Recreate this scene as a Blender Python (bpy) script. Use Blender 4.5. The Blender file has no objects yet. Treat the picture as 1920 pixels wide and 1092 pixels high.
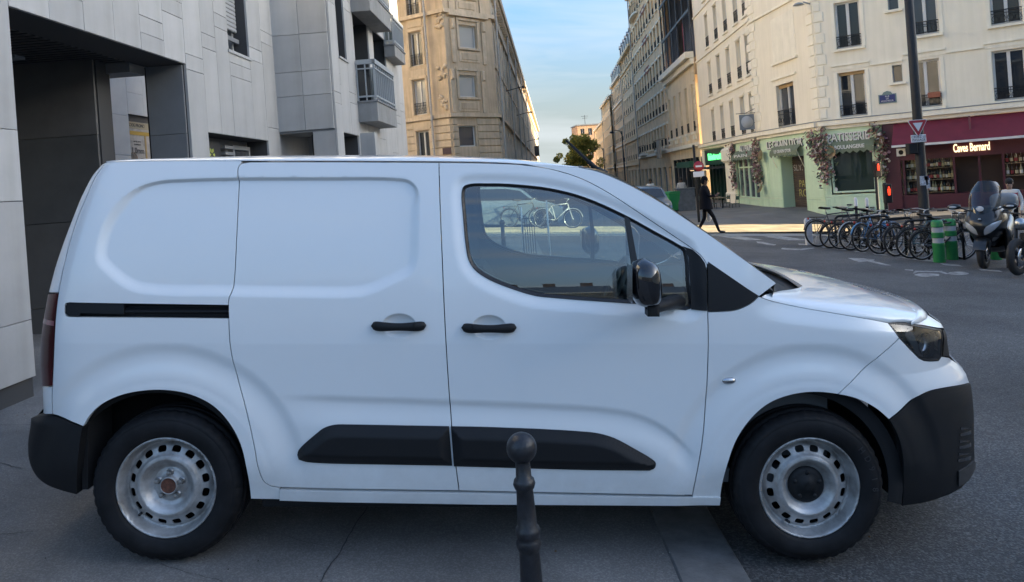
import bpy, bmesh, math, random
import numpy as np
from mathutils import Vector, Matrix, geometry
random.seed(7); RNG = np.random.default_rng(7)
SC = bpy.context.scene
COL = SC.collection
# ---------------------------------------------------------------- camera, sky, sun, exposure
F, CX, CY, H = 1386.0, 960.0, 340.0, 1.635      # focal length and principal point of the photograph (1920 px wide), eye height
cam_d = bpy.data.cameras.new('camera'); cam = bpy.data.objects.new('camera', cam_d); COL.objects.link(cam)
cam.location = (0, 0, H); cam.rotation_euler = (math.radians(90), 0, 0)
cam_d.sensor_width = 36.0; cam_d.lens = 36.0 * F / 1920.0
cam_d.shift_y = -(546.0 - CY) / 1920.0
cam_d.clip_start = 0.05; cam_d.clip_end = 3000
SC.camera = cam
SUN_EL, SUN_AZ = math.radians(14.0), math.radians(97.0)   # azimuth clockwise from +Y: the sun stands low to the right
SKY_STRENGTH, SUN_STRENGTH, EXPOSURE = 0.15, 5.0, 1.95
world = bpy.data.worlds.new('World'); SC.world = world; world.use_nodes = True
wn, wl = world.node_tree.nodes, world.node_tree.links; wn.clear()
w_out = wn.new('ShaderNodeOutputWorld'); w_bg = wn.new('ShaderNodeBackground')
w_sky = wn.new('ShaderNodeTexSky'); w_sky.sky_type = 'NISHITA'; w_sky.sun_disc = False
w_sky.sun_elevation = SUN_EL; w_sky.sun_rotation = SUN_AZ
w_sky.air_density = 1.15; w_sky.dust_density = 6.0; w_sky.ozone_density = 4.8
w_tc = wn.new('ShaderNodeTexCoord'); w_map = wn.new('ShaderNodeMapping'); w_map.inputs['Scale'].default_value = (1.3, 1.3, 9.0)
w_map.inputs['Rotation'].default_value = (0, math.radians(6), 0)
w_n = wn.new('ShaderNodeTexNoise'); w_n.inputs['Scale'].default_value = 2.6; w_n.inputs['Detail'].default_value = 7; w_n.inputs['Distortion'].default_value = 0.5
w_r = wn.new('ShaderNodeValToRGB'); w_r.color_ramp.elements[0].position = 0.46; w_r.color_ramp.elements[1].position = 0.72
w_r.color_ramp.elements[1].color = (0.55, 0.55, 0.55, 1)
w_mix = wn.new('ShaderNodeMix'); w_mix.data_type = 'RGBA'
w_mix.inputs[7].default_value = (1.55, 1.68, 1.76, 1)        # thin cloud, same radiance units as the sky texture
wl.new(w_tc.outputs['Generated'], w_map.inputs['Vector']); wl.new(w_map.outputs['Vector'], w_n.inputs['Vector'])
wl.new(w_n.outputs['Fac'], w_r.inputs['Fac']); wl.new(w_r.outputs['Color'], w_mix.inputs[0])
w_hz = wn.new('ShaderNodeMix'); w_hz.data_type = 'RGBA'; w_hz.inputs[7].default_value = (1.22, 1.36, 1.36, 1)   # pale haze lying along the whole horizon
w_sep = wn.new('ShaderNodeSeparateXYZ'); w_mr = wn.new('ShaderNodeMapRange'); w_mr.interpolation_type = 'SMOOTHSTEP'
w_mr.inputs['From Min'].default_value = 0.0; w_mr.inputs['From Max'].default_value = 0.22; w_mr.inputs['To Min'].default_value = 0.9; w_mr.inputs['To Max'].default_value = 0.0
wl.new(w_tc.outputs['Generated'], w_sep.inputs[0]); wl.new(w_sep.outputs['Z'], w_mr.inputs['Value']); wl.new(w_mr.outputs['Result'], w_hz.inputs[0])
wl.new(w_sky.outputs['Color'], w_hz.inputs[6]); wl.new(w_hz.outputs[2], w_mix.inputs[6]); wl.new(w_mix.outputs[2], w_bg.inputs['Color'])
w_bg.inputs['Strength'].default_value = SKY_STRENGTH
wl.new(w_bg.outputs['Background'], w_out.inputs['Surface'])
sun_d = bpy.data.lights.new('sun', 'SUN'); sun_d.energy = SUN_STRENGTH; sun_d.angle = math.radians(0.5); sun_d.color = (1.0, 0.80, 0.52)
sun = bpy.data.objects.new('sun', sun_d); COL.objects.link(sun)
to_sun = Vector((math.sin(SUN_AZ) * math.cos(SUN_EL), math.cos(SUN_AZ) * math.cos(SUN_EL), math.sin(SUN_EL)))
sun.rotation_euler = to_sun.to_track_quat('Z', 'Y').to_euler(); sun.location = (60, -10, 40)
SC.view_settings.view_transform = 'Standard'; SC.view_settings.look = 'None'
SC.view_settings.exposure = EXPOSURE; SC.view_settings.gamma = 1.0; SC.view_settings.use_curve_mapping = False
SC.cycles.max_bounces = 10; SC.cycles.transparent_max_bounces = 24

# ---------------------------------------------------------------- helpers
def P(u, v, Y):                                  # a point of the photograph at distance Y
    return Vector(((u - CX) / F * Y, Y, H - (v - CY) / F * Y))
def sst(a, b, t):
    t = np.clip((t - a) / (b - a), 0, 1); return t * t * (3 - 2 * t)
G0 = -0.033                                      # level of the pavement under the van
def gz(x, y):                                    # height of the ground: level near the van, climbing towards the far right corner
    return G0 + 0.125 * max(0.0, min(x, 20.0) - 10.0) * float(sst(15.0, 24.0, y))
TILT = -math.atan(0.074)                         # the street falls to the right: true vertical leans by this in our ground-aligned frame
RT = Matrix.Rotation(TILT, 4, 'Y')
UP = (RT @ Vector((0, 0, 1))).normalized()

MATS = {}
def mat(name, col, rough=0.6, metal=0.0, var=0.0, vscale=4.0, bump=0.0, bscale=60.0, coat=0.0, spec=0.5, emit=None, estr=0.0, col2=None, stretch=None, trans=0.0, alpha=1.0, streak=0.0):
    if name in MATS: return MATS[name]
    m = bpy.data.materials.new(name); m.use_nodes = True; MATS[name] = m
    nt = m.node_tree; b = nt.nodes['Principled BSDF']
    b.inputs['Base Color'].default_value = (*col, 1); b.inputs['Roughness'].default_value = rough
    b.inputs['Metallic'].default_value = metal; b.inputs['Specular IOR Level'].default_value = spec
    b.inputs['Coat Weight'].default_value = coat; b.inputs['Coat Roughness'].default_value = 0.03
    b.inputs['Transmission Weight'].default_value = trans
    if emit: b.inputs['Emission Color'].default_value = (*emit, 1); b.inputs['Emission Strength'].default_value = estr
    if var or bump or streak:
        tc = nt.nodes.new('ShaderNodeTexCoord'); mp = nt.nodes.new('ShaderNodeMapping')
        if stretch: mp.inputs['Scale'].default_value = stretch
        nt.links.new(tc.outputs['Object'], mp.inputs['Vector'])
    if var or streak:
        n = nt.nodes.new('ShaderNodeTexNoise'); n.inputs['Scale'].default_value = vscale; n.inputs['Detail'].default_value = 8; n.inputs['Roughness'].default_value = 0.62
        nt.links.new(mp.outputs['Vector'], n.inputs['Vector'])
        r = nt.nodes.new('ShaderNodeValToRGB')
        c2 = col2 or tuple(c * (1 - var) for c in col); c1 = tuple(min(1, c * (1 + var * 0.5)) for c in col)
        r.color_ramp.elements[0].position = 0.32; r.color_ramp.elements[0].color = (*c2, 1)
        r.color_ramp.elements[1].position = 0.68; r.color_ramp.elements[1].color = (*c1, 1)
        nt.links.new(n.outputs['Fac'], r.inputs['Fac']); out = r.outputs['Color']
        if streak:                                # rain streaks and grime running down the wall
            mp2 = nt.nodes.new('ShaderNodeMapping'); mp2.inputs['Scale'].default_value = (6, 6, 0.35)
            nt.links.new(tc.outputs['Object'], mp2.inputs['Vector'])
            n2 = nt.nodes.new('ShaderNodeTexNoise'); n2.inputs['Scale'].default_value = 1.0; n2.inputs['Detail'].default_value = 6
            nt.links.new(mp2.outputs['Vector'], n2.inputs['Vector'])
            r2 = nt.nodes.new('ShaderNodeValToRGB'); r2.color_ramp.elements[0].position = 0.35; r2.color_ramp.elements[1].position = 0.62
            d = 1 - streak; r2.color_ramp.elements[0].color = (d, d, d * 0.98, 1); r2.color_ramp.elements[1].color = (1, 1, 1, 1)
            nt.links.new(n2.outputs['Fac'], r2.inputs['Fac'])
            mx = nt.nodes.new('ShaderNodeMix'); mx.data_type = 'RGBA'; mx.blend_type = 'MULTIPLY'; mx.inputs[0].default_value = 1.0
            nt.links.new(out, mx.inputs[6]); nt.links.new(r2.outputs['Color'], mx.inputs[7]); out = mx.outputs[2]
        nt.links.new(out, b.inputs['Base Color'])
    if bump:
        n = nt.nodes.new('ShaderNodeTexNoise'); n.inputs['Scale'].default_value = bscale; n.inputs['Detail'].default_value = 4
        nt.links.new(mp.outputs['Vector'], n.inputs['Vector'])
        bp = nt.nodes.new('ShaderNodeBump'); bp.inputs['Strength'].default_value = bump; bp.inputs['Distance'].default_value = 0.01
        nt.links.new(n.outputs['Fac'], bp.inputs['Height']); nt.links.new(bp.outputs['Normal'], b.inputs['Normal'])
    return m
def glass_mat(name, tint=(0.75, 0.85, 0.85), rough=0.0, ior=1.5, dark=None, boost=1.0):
    if name in MATS: return MATS[name]
    m = bpy.data.materials.new(name); m.use_nodes = True; MATS[name] = m
    nt = m.node_tree; nt.nodes.clear()
    o = nt.nodes.new('ShaderNodeOutputMaterial'); mx = nt.nodes.new('ShaderNodeMixShader'); fr = nt.nodes.new('ShaderNodeFresnel'); fr.inputs['IOR'].default_value = ior
    g = nt.nodes.new('ShaderNodeBsdfGlossy'); g.inputs['Roughness'].default_value = rough
    if dark:
        t = nt.nodes.new('ShaderNodeBsdfDiffuse'); t.inputs['Color'].default_value = (*dark, 1)
    else:
        t = nt.nodes.new('ShaderNodeBsdfTransparent'); t.inputs['Color'].default_value = (*tint, 1)
    ml = nt.nodes.new('ShaderNodeMath'); ml.operation = 'MULTIPLY'; ml.inputs[1].default_value = boost; ml.use_clamp = True
    nt.links.new(fr.outputs[0], ml.inputs[0]); nt.links.new(ml.outputs[0], mx.inputs[0])
    nt.links.new(t.outputs[0], mx.inputs[1]); nt.links.new(g.outputs[0], mx.inputs[2]); nt.links.new(mx.outputs[0], o.inputs['Surface'])
    return m

def tag(o, label=None, cat=None, group=None, kind=None):
    if label: o['label'] = label
    if cat: o['category'] = cat
    if group: o['group'] = group
    if kind: o['kind'] = kind
    return o
def empty(name, label=None, cat=None, M=None, group=None):
    o = bpy.data.objects.new(name, None); COL.objects.link(o); o.empty_display_size = 0.2
    if M is not None: o.matrix_world = M
    return tag(o, label, cat, group)
def link(name, me, parent=None, M=None, material=None):
    o = bpy.data.objects.new(name, me); COL.objects.link(o)
    if parent is not None: o.parent = parent
    if M is not None: o.matrix_basis = M
    if material is not None:
        if len(me.materials) == 0: me.materials.append(material)
        elif me.materials[0] is not material:
            o.material_slots[0].link = 'OBJECT'; o.material_slots[0].material = material
    return o
def copy_tree(o, parent=None, recol=None):
    c = o.copy(); COL.objects.link(c); c.parent = parent
    if recol and c.type == 'MESH' and c.data.materials and c.data.materials[0].name in recol:
        c.material_slots[0].link = 'OBJECT'; c.material_slots[0].material = recol[c.data.materials[0].name]
    for ch in list(o.children): copy_tree(ch, c, recol)
    return c
def catmull(pts, step=None, n=8, closed=False):
    pts = [Vector(p) for p in pts]; out = []; N = len(pts)
    rng = range(N if closed else N - 1)
    for i in rng:
        if closed: p0, p1, p2, p3 = pts[i - 1], pts[i], pts[(i + 1) % N], pts[(i + 2) % N]
        else: p0, p1, p2, p3 = pts[max(i - 1, 0)], pts[i], pts[i + 1], pts[min(i + 2, N - 1)]
        k = n if step is None else max(1, int((p2 - p1).length / step))
        for j in range(k):
            t = j / k
            a = (p1 - p0).length ** .5 or 1e-6; b = (p2 - p1).length ** .5 or 1e-6; c = (p3 - p2).length ** .5 or 1e-6
            m1 = (p2 - p1) + b * ((p1 - p0) / a - (p2 - p0) / (a + b)) if (p1 - p0).length > 1e-9 else (p2 - p1)
            m2 = (p2 - p1) + b * ((p3 - p2) / c - (p3 - p1) / (b + c)) if (p3 - p2).length > 1e-9 else (p2 - p1)
            t2, t3 = t * t, t * t * t
            out.append((2 * t3 - 3 * t2 + 1) * p1 + (t3 - 2 * t2 + t) * m1 + (-2 * t3 + 3 * t2) * p2 + (t3 - t2) * m2)
    if not closed: out.append(pts[-1].copy())
    return out

class MB:                                        # collects shapes, then links them as ONE mesh object
    def __init__(s, M=None): s.v = []; s.f = []; s.M = M or Matrix(); s.sm = []
    def add(s, vs, fs, smooth=False):
        o = len(s.v); s.v += [s.M @ Vector(p) for p in vs]; s.f += [[i + o for i in f] for f in fs]; s.sm += [smooth] * len(fs); return s
    def box(s, x0, x1, y0, y1, z0, z1):
        return s.add([(x0, y0, z0), (x1, y0, z0), (x1, y1, z0), (x0, y1, z0), (x0, y0, z1), (x1, y0, z1), (x1, y1, z1), (x0, y1, z1)],
                     [(0, 3, 2, 1), (4, 5, 6, 7), (0, 1, 5, 4), (1, 2, 6, 5), (2, 3, 7, 6), (3, 0, 4, 7)])
    def bev(s, x0, x1, y0, y1, z0, z1, b=0.01):   # box whose front (low y) edges are chamfered
        return s.add([(x0, y1, z0), (x1, y1, z0), (x1, y1, z1), (x0, y1, z1), (x0, y0 + b, z0), (x1, y0 + b, z0), (x1, y0 + b, z1), (x0, y0 + b, z1),
                      (x0 + b, y0, z0 + b), (x1 - b, y0, z0 + b), (x1 - b, y0, z1 - b), (x0 + b, y0, z1 - b)],
                     [(3, 2, 1, 0), (0, 1, 5, 4), (1, 2, 6, 5), (2, 3, 7, 6), (3, 0, 4, 7), (4, 5, 9, 8), (5, 6, 10, 9), (6, 7, 11, 10), (7, 4, 8, 11), (8, 9, 10, 11)])
    def prism(s, poly, y0, y1, axis='y'):         # outline in (x,z) pushed along y (or (x,y) along z)
        n = len(poly)
        if axis == 'y': vs = [(a, y0, b) for a, b in poly] + [(a, y1, b) for a, b in poly]
        elif axis == 'z': vs = [(a, b, y0) for a, b in poly] + [(a, b, y1) for a, b in poly]
        else: vs = [(y0, a, b) for a, b in poly] + [(y1, a, b) for a, b in poly]
        return s.add(vs, [list(range(n)), list(range(2 * n - 1, n - 1, -1))] + [(i, i + n, (i + 1) % n + n, (i + 1) % n) for i in range(n)])
    def lathe(s, prof, seg=24, axis='z', c=(0, 0, 0), smooth=True, arc=None):     # prof: (r, h)
        vs = []; fs = []; n = len(prof); full = arc is None; a0, a1 = arc or (0, 2 * math.pi); K = seg if full else seg + 1
        for k in range(K):
            a = a0 + (a1 - a0) * k / seg; ca, sa = math.cos(a), math.sin(a)
            for r, h in prof:
                if axis == 'z': vs.append((c[0] + r * ca, c[1] + r * sa, c[2] + h))
                elif axis == 'y': vs.append((c[0] + r * ca, c[1] + h, c[2] + r * sa))
                else: vs.append((c[0] + h, c[1] + r * ca, c[2] + r * sa))
        for k in range(seg):
            k2 = (k + 1) % K
            for i in range(n - 1): fs.append((k * n + i, k2 * n + i, k2 * n + i + 1, k * n + i + 1))
        return s.add(vs, fs, smooth)
    def tube(s, pts, r, seg=8, closed=False, smooth=True, flat=1.0):
        pts = [Vector(p) for p in pts]; n = len(pts); rs = r if isinstance(r, (list, tuple)) else [r] * n
        vs = []; fs = []; prev = None
        for i, p in enumerate(pts):
            if closed: d = pts[(i + 1) % n] - pts[i - 1]
            else: d = pts[min(i + 1, n - 1)] - pts[max(i - 1, 0)]
            d = d.normalized() if d.length > 1e-9 else Vector((0, 0, 1))
            if prev is None:
                a = Vector((0, 0, 1)) if abs(d.z) < 0.9 else Vector((1, 0, 0)); e1 = d.cross(a).normalized()
            else:
                e1 = prev - d * prev.dot(d); e1 = e1.normalized() if e1.length > 1e-6 else d.orthogonal().normalized()
            prev = e1; e2 = d.cross(e1)
            for k in range(seg):
                t = 2 * math.pi * k / seg; vs.append(p + e1 * (rs[i] * math.cos(t)) + e2 * (rs[i] * math.sin(t) * flat))
        m = n if closed else n - 1
        for i in range(m):
            j = (i + 1) % n
            for k in range(seg): fs.append((i * seg + k, i * seg + (k + 1) % seg, j * seg + (k + 1) % seg, j * seg + k))
        if not closed: fs.append(list(range(seg - 1, -1, -1))); fs.append([(n - 1) * seg + k for k in range(seg)])
        return s.add(vs, fs, smooth)
    def grid(s, rows, smooth=True, close=False):  # rows of equal length
        n = len(rows[0]); vs = [p for r in rows for p in r]; fs = []
        for i in range(len(rows) - 1):
            for j in range(n if close else n - 1): fs.append((i * n + j, i * n + (j + 1) % n, (i + 1) * n + (j + 1) % n, (i + 1) * n + j))
        return s.add(vs, fs, smooth)
    def ball(s, c, rx, ry=None, rz=None, seg=14, rings=9, e=1.0):
        ry = ry or rx; rz = rz or rx; rows = []
        pw = lambda t: math.copysign(abs(t) ** e, t)
        for i in range(rings + 1):
            th = -math.pi / 2 + math.pi * i / rings
            rows.append([(c[0] + rx * pw(math.cos(th)) * pw(math.cos(2 * math.pi * k / seg)), c[1] + ry * pw(math.cos(th)) * pw(math.sin(2 * math.pi * k / seg)), c[2] + rz * pw(math.sin(th))) for k in range(seg)])
        return s.grid(rows, True, True)
    def mesh(s, name):
        me = bpy.data.meshes.new(name); me.from_pydata([tuple(p) for p in s.v], [], s.f); me.validate()
        if any(s.sm) and len(me.polygons) == len(s.sm): me.polygons.foreach_set('use_smooth', s.sm)
        me.update(); return me
    def build(s, name, material, parent=None, M=None, fix=True):
        me = s.mesh(name)
        if fix:
            bm = bmesh.new(); bm.from_mesh(me); bmesh.ops.recalc_face_normals(bm, faces=bm.faces); bm.to_mesh(me); bm.free()
        return link(name, me, parent, M, material)
def text_mesh(txt, size, depth=0.0, align='CENTER', spacing=1.0, bold=0.0):
    cu = bpy.data.curves.new('text', 'FONT'); cu.body = txt; cu.size = size; cu.align_x = align; cu.align_y = 'CENTER'
    cu.extrude = depth; cu.space_character = spacing; cu.offset = bold; cu.resolution_u = 4
    o = bpy.data.objects.new('text', cu); COL.objects.link(o)
    dg = bpy.context.evaluated_depsgraph_get(); me = bpy.data.meshes.new_from_object(o.evaluated_get(dg))
    bpy.data.objects.remove(o); bpy.data.curves.remove(cu)
    return me
RX90 = Matrix.Rotation(math.radians(90), 4, 'X')  # text lying in XY stands up, facing -Y
# ================================================================ the van
M_PAINT = mat('white_van_paint', (0.80, 0.815, 0.815), 0.34, coat=1.0, spec=0.4)
def road_film(m):                                 # faint dust thrown up along the lower panels
    nt = m.node_tree; b = nt.nodes['Principled BSDF']; tc = nt.nodes.new('ShaderNodeTexCoord'); sp_ = nt.nodes.new('ShaderNodeSeparateXYZ'); nt.links.new(tc.outputs['Object'], sp_.inputs[0])
    mr = nt.nodes.new('ShaderNodeMapRange'); mr.inputs['From Min'].default_value = 0.62; mr.inputs['From Max'].default_value = 0.22; nt.links.new(sp_.outputs['Z'], mr.inputs['Value'])
    n = nt.nodes.new('ShaderNodeTexNoise'); n.inputs['Scale'].default_value = 5; n.inputs['Detail'].default_value = 9; n.inputs['Roughness'].default_value = 0.7; nt.links.new(tc.outputs['Object'], n.inputs['Vector'])
    r = nt.nodes.new('ShaderNodeMapRange'); r.inputs['From Min'].default_value = 0.38; r.inputs['From Max'].default_value = 0.75; nt.links.new(n.outputs['Fac'], r.inputs['Value'])
    ad = nt.nodes.new('ShaderNodeMath'); ad.operation = 'MULTIPLY_ADD'; ad.inputs[1].default_value = 0.30; ad.inputs[2].default_value = 0.02; nt.links.new(mr.outputs[0], ad.inputs[0])
    ml = nt.nodes.new('ShaderNodeMath'); ml.operation = 'MULTIPLY'; nt.links.new(ad.outputs[0], ml.inputs[0]); nt.links.new(r.outputs[0], ml.inputs[1])
    mx = nt.nodes.new('ShaderNodeMix'); mx.data_type = 'RGBA'; mx.inputs[6].default_value = b.inputs['Base Color'].default_value; mx.inputs[7].default_value = (0.36, 0.33, 0.29, 1); nt.links.new(ml.outputs[0], mx.inputs[0]); nt.links.new(mx.outputs[2], b.inputs['Base Color'])
    rr_ = nt.nodes.new('ShaderNodeMath'); rr_.operation = 'MULTIPLY_ADD'; rr_.inputs[1].default_value = 0.8; rr_.inputs[2].default_value = 0.03; nt.links.new(ml.outputs[0], rr_.inputs[0]); nt.links.new(rr_.outputs[0], b.inputs['Coat Roughness'])
road_film(M_PAINT)
M_BLK = mat('black_plastic', (0.010, 0.0105, 0.012), 0.55, bump=0.15, bscale=500, spec=0.3)
M_GLOSSBLK = mat('gloss_black', (0.008, 0.008, 0.010), 0.06, coat=1.0)
M_RUB = mat('rubber_seal', (0.012, 0.012, 0.014), 0.45)
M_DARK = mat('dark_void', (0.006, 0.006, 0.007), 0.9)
M_TYRE = mat('tyre_rubber', (0.012, 0.012, 0.0135), 0.65, var=0.5, vscale=9, bump=0.1, bscale=200, spec=0.25)
M_RIM = mat('silver_wheel_paint', (0.44, 0.44, 0.44), 0.44, metal=0.5, var=0.5, vscale=11, bump=0.05, bscale=120, col2=(0.24, 0.225, 0.21))
M_RUST = mat('rusty_hub', (0.13, 0.05, 0.03), 0.8, var=0.5, vscale=60)
M_STEEL = mat('bright_steel', (0.55, 0.55, 0.56), 0.25, metal=1.0)
M_VGLASS = glass_mat('van_window_glass', (0.70, 0.84, 0.84), 0.0, 1.5, boost=4.6)
M_LENS = glass_mat('clear_lens', (0.80, 0.82, 0.84), 0.0, 1.5, boost=1.5)
M_RED = mat('red_lamp_plastic', (0.06, 0.004, 0.007), 0.22, coat=0.15, spec=0.35, var=0.5, vscale=12)
M_TRIM = mat('interior_plastic', (0.085, 0.09, 0.095), 0.6)
M_SEAT = mat('seat_fabric', (0.035, 0.037, 0.042), 0.9, var=0.3, vscale=30)
YC, YS = 4.105, 3.195
XW_R, XW_F, ZW = (309 - CX) / F * 3.2, (1520 - CX) / F * 3.2, 0.302
VAN = empty('panel_van', 'white panel van parked across the pavement, side on, with black bumpers and steel wheels', 'van', Matrix.Translation((-0.05, YC, 0)))
VO = Vector((-0.05, YC, 0))
def tumble(z):
    t = np.maximum(z - 0.93, 0); lo = np.maximum(0.42 - z, 0)
    return 0.07 * t + 0.17 * t * t + 0.9 * lo * lo
P_F, X0F, P_R, X0R = 2.3, 1.40, 3.4, -1.78
def plan(x, z, xf, xr):
    base = YS + tumble(z); w = YC - base
    q = np.clip((x - X0F) / (xf - X0F), 0, 0.995); r = np.clip((X0R - x) / (X0R - xr), 0, 0.995)
    w = w * (1 - q ** P_F) ** (1 / P_F) * (1 - r ** P_R) ** (1 / P_R)
    return YC - w
def solve_end(sil, front):
    tab = []
    for u, v in sil:
        Yt = 3.55; k = abs(u - CX) / F
        for _ in range(4):
            z = H - (v - CY) / F * Yt
            lo, hi = (1.45, 3.2) if front else (1.8, 3.2)
            for _ in range(40):
                m = (lo + hi) / 2
                if front: xs = X0F + (m - X0F) * np.sin(np.linspace(0, 1.54, 300)); ys = plan(xs, np.full(300, z), m, -2.3)
                else: xs = X0R + (-m - X0R) * np.sin(np.linspace(0, 1.54, 300)); ys = plan(xs, np.full(300, z), 2.3, -m)
                rr = np.abs(xs) / ys; i = int(np.argmax(rr))
                if rr[i] > k: hi = m
                else: lo = m
            Yt = float(ys[i])
        tab.append((z, m if front else -m))
    tab.sort(); return np.array(tab)
FR_T = solve_end([(1722, 578), (1745, 592), (1768, 607), (1777, 625), (1781, 650), (1784, 670), (1800, 685), (1812, 698), (1820, 716), (1825, 735), (1829, 770), (1830, 830), (1831, 862), (1831, 875), (1824, 893), (1812, 908), (1800, 918), (1770, 932), (1740, 942)], True)
RE_T = solve_end([(205, 302), (190, 309), (172, 330), (152, 368), (135, 410), (118, 455), (103, 500), (95, 530), (90, 550), (83, 590), (77, 630), (75, 680), (78, 722), (80, 770), (60, 782), (57, 800), (53, 825), (53, 850), (58, 872), (70, 893), (90, 908), (110, 916)], False)
def xf_of(z): return np.interp(z, FR_T[:, 0], FR_T[:, 1])
def xr_of(z): return np.interp(z, RE_T[:, 0], RE_T[:, 1])
def base_y(x, z): return plan(x, z, xf_of(z), xr_of(z))
def pxz(pts, fn=base_y, it=8):                    # photograph -> (x, z) on the van's flank
    a = np.array([(p[0], p[1]) for p in pts], float); Y = np.full(len(a), 3.25)
    for _ in range(it):
        x = (a[:, 0] - CX) / F * Y; z = H - (a[:, 1] - CY) / F * Y; Y = np.asarray(fn(x, z))*0.6 + Y*0.4
    return np.stack([x, z], 1)
def seg_dist(px, pz, poly, closed=True):
    d = np.full(px.shape, 1e9); n = len(poly)
    for i in range(n if closed else n - 1):
        a = poly[i]; b = poly[(i + 1) % n]; ab = b - a; L = (ab ** 2).sum() + 1e-12
        t = np.clip(((px - a[0]) * ab[0] + (pz - a[1]) * ab[1]) / L, 0, 1)
        d = np.minimum(d, np.hypot(px - a[0] - t * ab[0], pz - a[1] - t * ab[1]))
    return d
def inside(px, pz, poly):
    c = np.zeros(px.shape, bool); n = len(poly)
    for i in range(n):
        x1, z1 = poly[i]; x2, z2 = poly[(i + 1) % n]
        if z1 == z2: continue
        k = ((z1 > pz) != (z2 > pz)) & (px < (x2 - x1) * (pz - z1) / (z2 - z1) + x1); c ^= k
    return c
def cur(pts, n=6, closed=False): return [(p[0], p[1]) for p in catmull([(a, b, 0) for a, b in pts], n=n, closed=closed)]
REC = pxz(cur([(176, 478), (183, 440), (200, 402), (226, 372), (260, 350), (300, 338.5), (350, 335), (445, 332.5), (600, 332), (740, 333), (768, 338), (784, 354), (789, 385), (788, 440), (785, 492), (774, 514), (735, 536), (700, 552), (670, 559), (560, 560), (440, 558), (262, 552), (228, 539), (196, 514), (180, 496)], 5, True))
CREASE = pxz(cur([(500, 738), (560, 739), (640, 741), (840, 748), (1000, 754), (1140, 763), (1200, 775), (1250, 800), (1300, 845)], 5))
WIN_PX = [(865, 362), (869, 350), (881, 345), (915, 344), (955, 345), (1031, 353), (1097, 370), (1174, 404), (1225, 432), (1272, 458), (1286, 468), (1291, 484), (1294, 530), (1296, 580), (1240, 575), (1178, 570), (1089, 564), (1040, 560), (1004, 556), (960, 543), (916, 525), (890, 507), (878, 488), (872, 455), (868, 410)]
WINO = pxz(cur(WIN_PX, 4, True))
CUPS = [pxz([(748, 611)])[0], pxz([(917, 614)])[0]]
def side_y(x, z):
    x = np.asarray(x, float); z = np.asarray(z, float); y = base_y(x, z)
    for xw in (XW_R, XW_F):                       # flared wheel arches
        r = np.hypot(x - xw, z - ZW); w = sst(-0.05, 0.35, (z - ZW) / np.maximum(r, 1e-6))
        y = y + w * (0.0085 * sst(0.64, 0.585, r) - 0.019 * sst(0.585, 0.47, r) - 0.004 * sst(0.475, 0.44, r))
    m = (x > -1.95) & (x < -0.3) & (z > 1.05)     # pressed panel of the load bay
    if m.any():
        d = seg_dist(x[m], z[m], REC); ins = inside(x[m], z[m], REC)
        top = sst(1.5, 1.62, z[m]); wd = 0.052 - 0.034 * top
        y[m] += np.where(ins, 0.019 * sst(0, 1, d / wd), 0)
    zc = np.interp(x, CREASE[:, 0], CREASE[:, 1]); on = sst(-1.06, -0.75, x) * (1 - sst(0.70, 0.84, x))
    t_ = zc - z; y = y + on * (0.0085 * sst(0.0, 0.036, t_) - 0.0165 * sst(0.036, 0.15, t_))
    m = (x > -0.4) & (x < 1.1) & (z > 0.9)        # window surround falls in towards the glass
    if m.any():
        d = seg_dist(x[m], z[m], WINO); y[m] += 0.012 * (1 - sst(0.0, 0.055, d))
    for c in CUPS:
        d = ((x - c[0]) / 0.078) ** 2 + ((z - c[1]) / 0.054) ** 2
        y = y + 0.026 * np.where(d < 1, (1 - d) ** 0.8 * sst(0, 0.35, 1 - d), 0)
    sh = sst(0.0, 0.10, z - (1.02 - 0.12 * (x - 1.1))) * sst(1.0, 1.25, x)   # shoulder of the front wing
    return y + 0.022 * sh
def polyclean(pts, tol=1e-4):
    out = []
    for p in pts:
        if not out or np.hypot(p[0] - out[-1][0], p[1] - out[-1][1]) > tol: out.append((float(p[0]), float(p[1])))
    if np.hypot(out[0][0] - out[-1][0], out[0][1] - out[-1][1]) < tol: out.pop()
    return np.array(out)
def area(p): x, z = p[:, 0], p[:, 1]; return 0.5 * float(np.sum(x * np.roll(z, -1) - np.roll(x, -1) * z))
def inset(p, d):
    if d == 0: return p
    if area(p) < 0: p = p[::-1]
    e = np.roll(p, -1, 0) - p; L = np.hypot(e[:, 0], e[:, 1])[:, None]; nrm = np.stack([-e[:, 1], e[:, 0]], 1) / L
    m = nrm + np.roll(nrm, 1, 0); m /= np.maximum(np.hypot(m[:, 0], m[:, 1])[:, None], 1e-6)
    dot = np.maximum((m * nrm).sum(1), 0.45)[:, None]
    return p + m / dot * d
def resample(p, step):
    out = []; n = len(p)
    for i in range(n):
        a, b = p[i], p[(i + 1) % n]; L = np.hypot(*(b - a)); k = max(1, int(round(L / step)))
        for j in range(k): out.append(a + (b - a) * j / k)
    return np.array(out)
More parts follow.
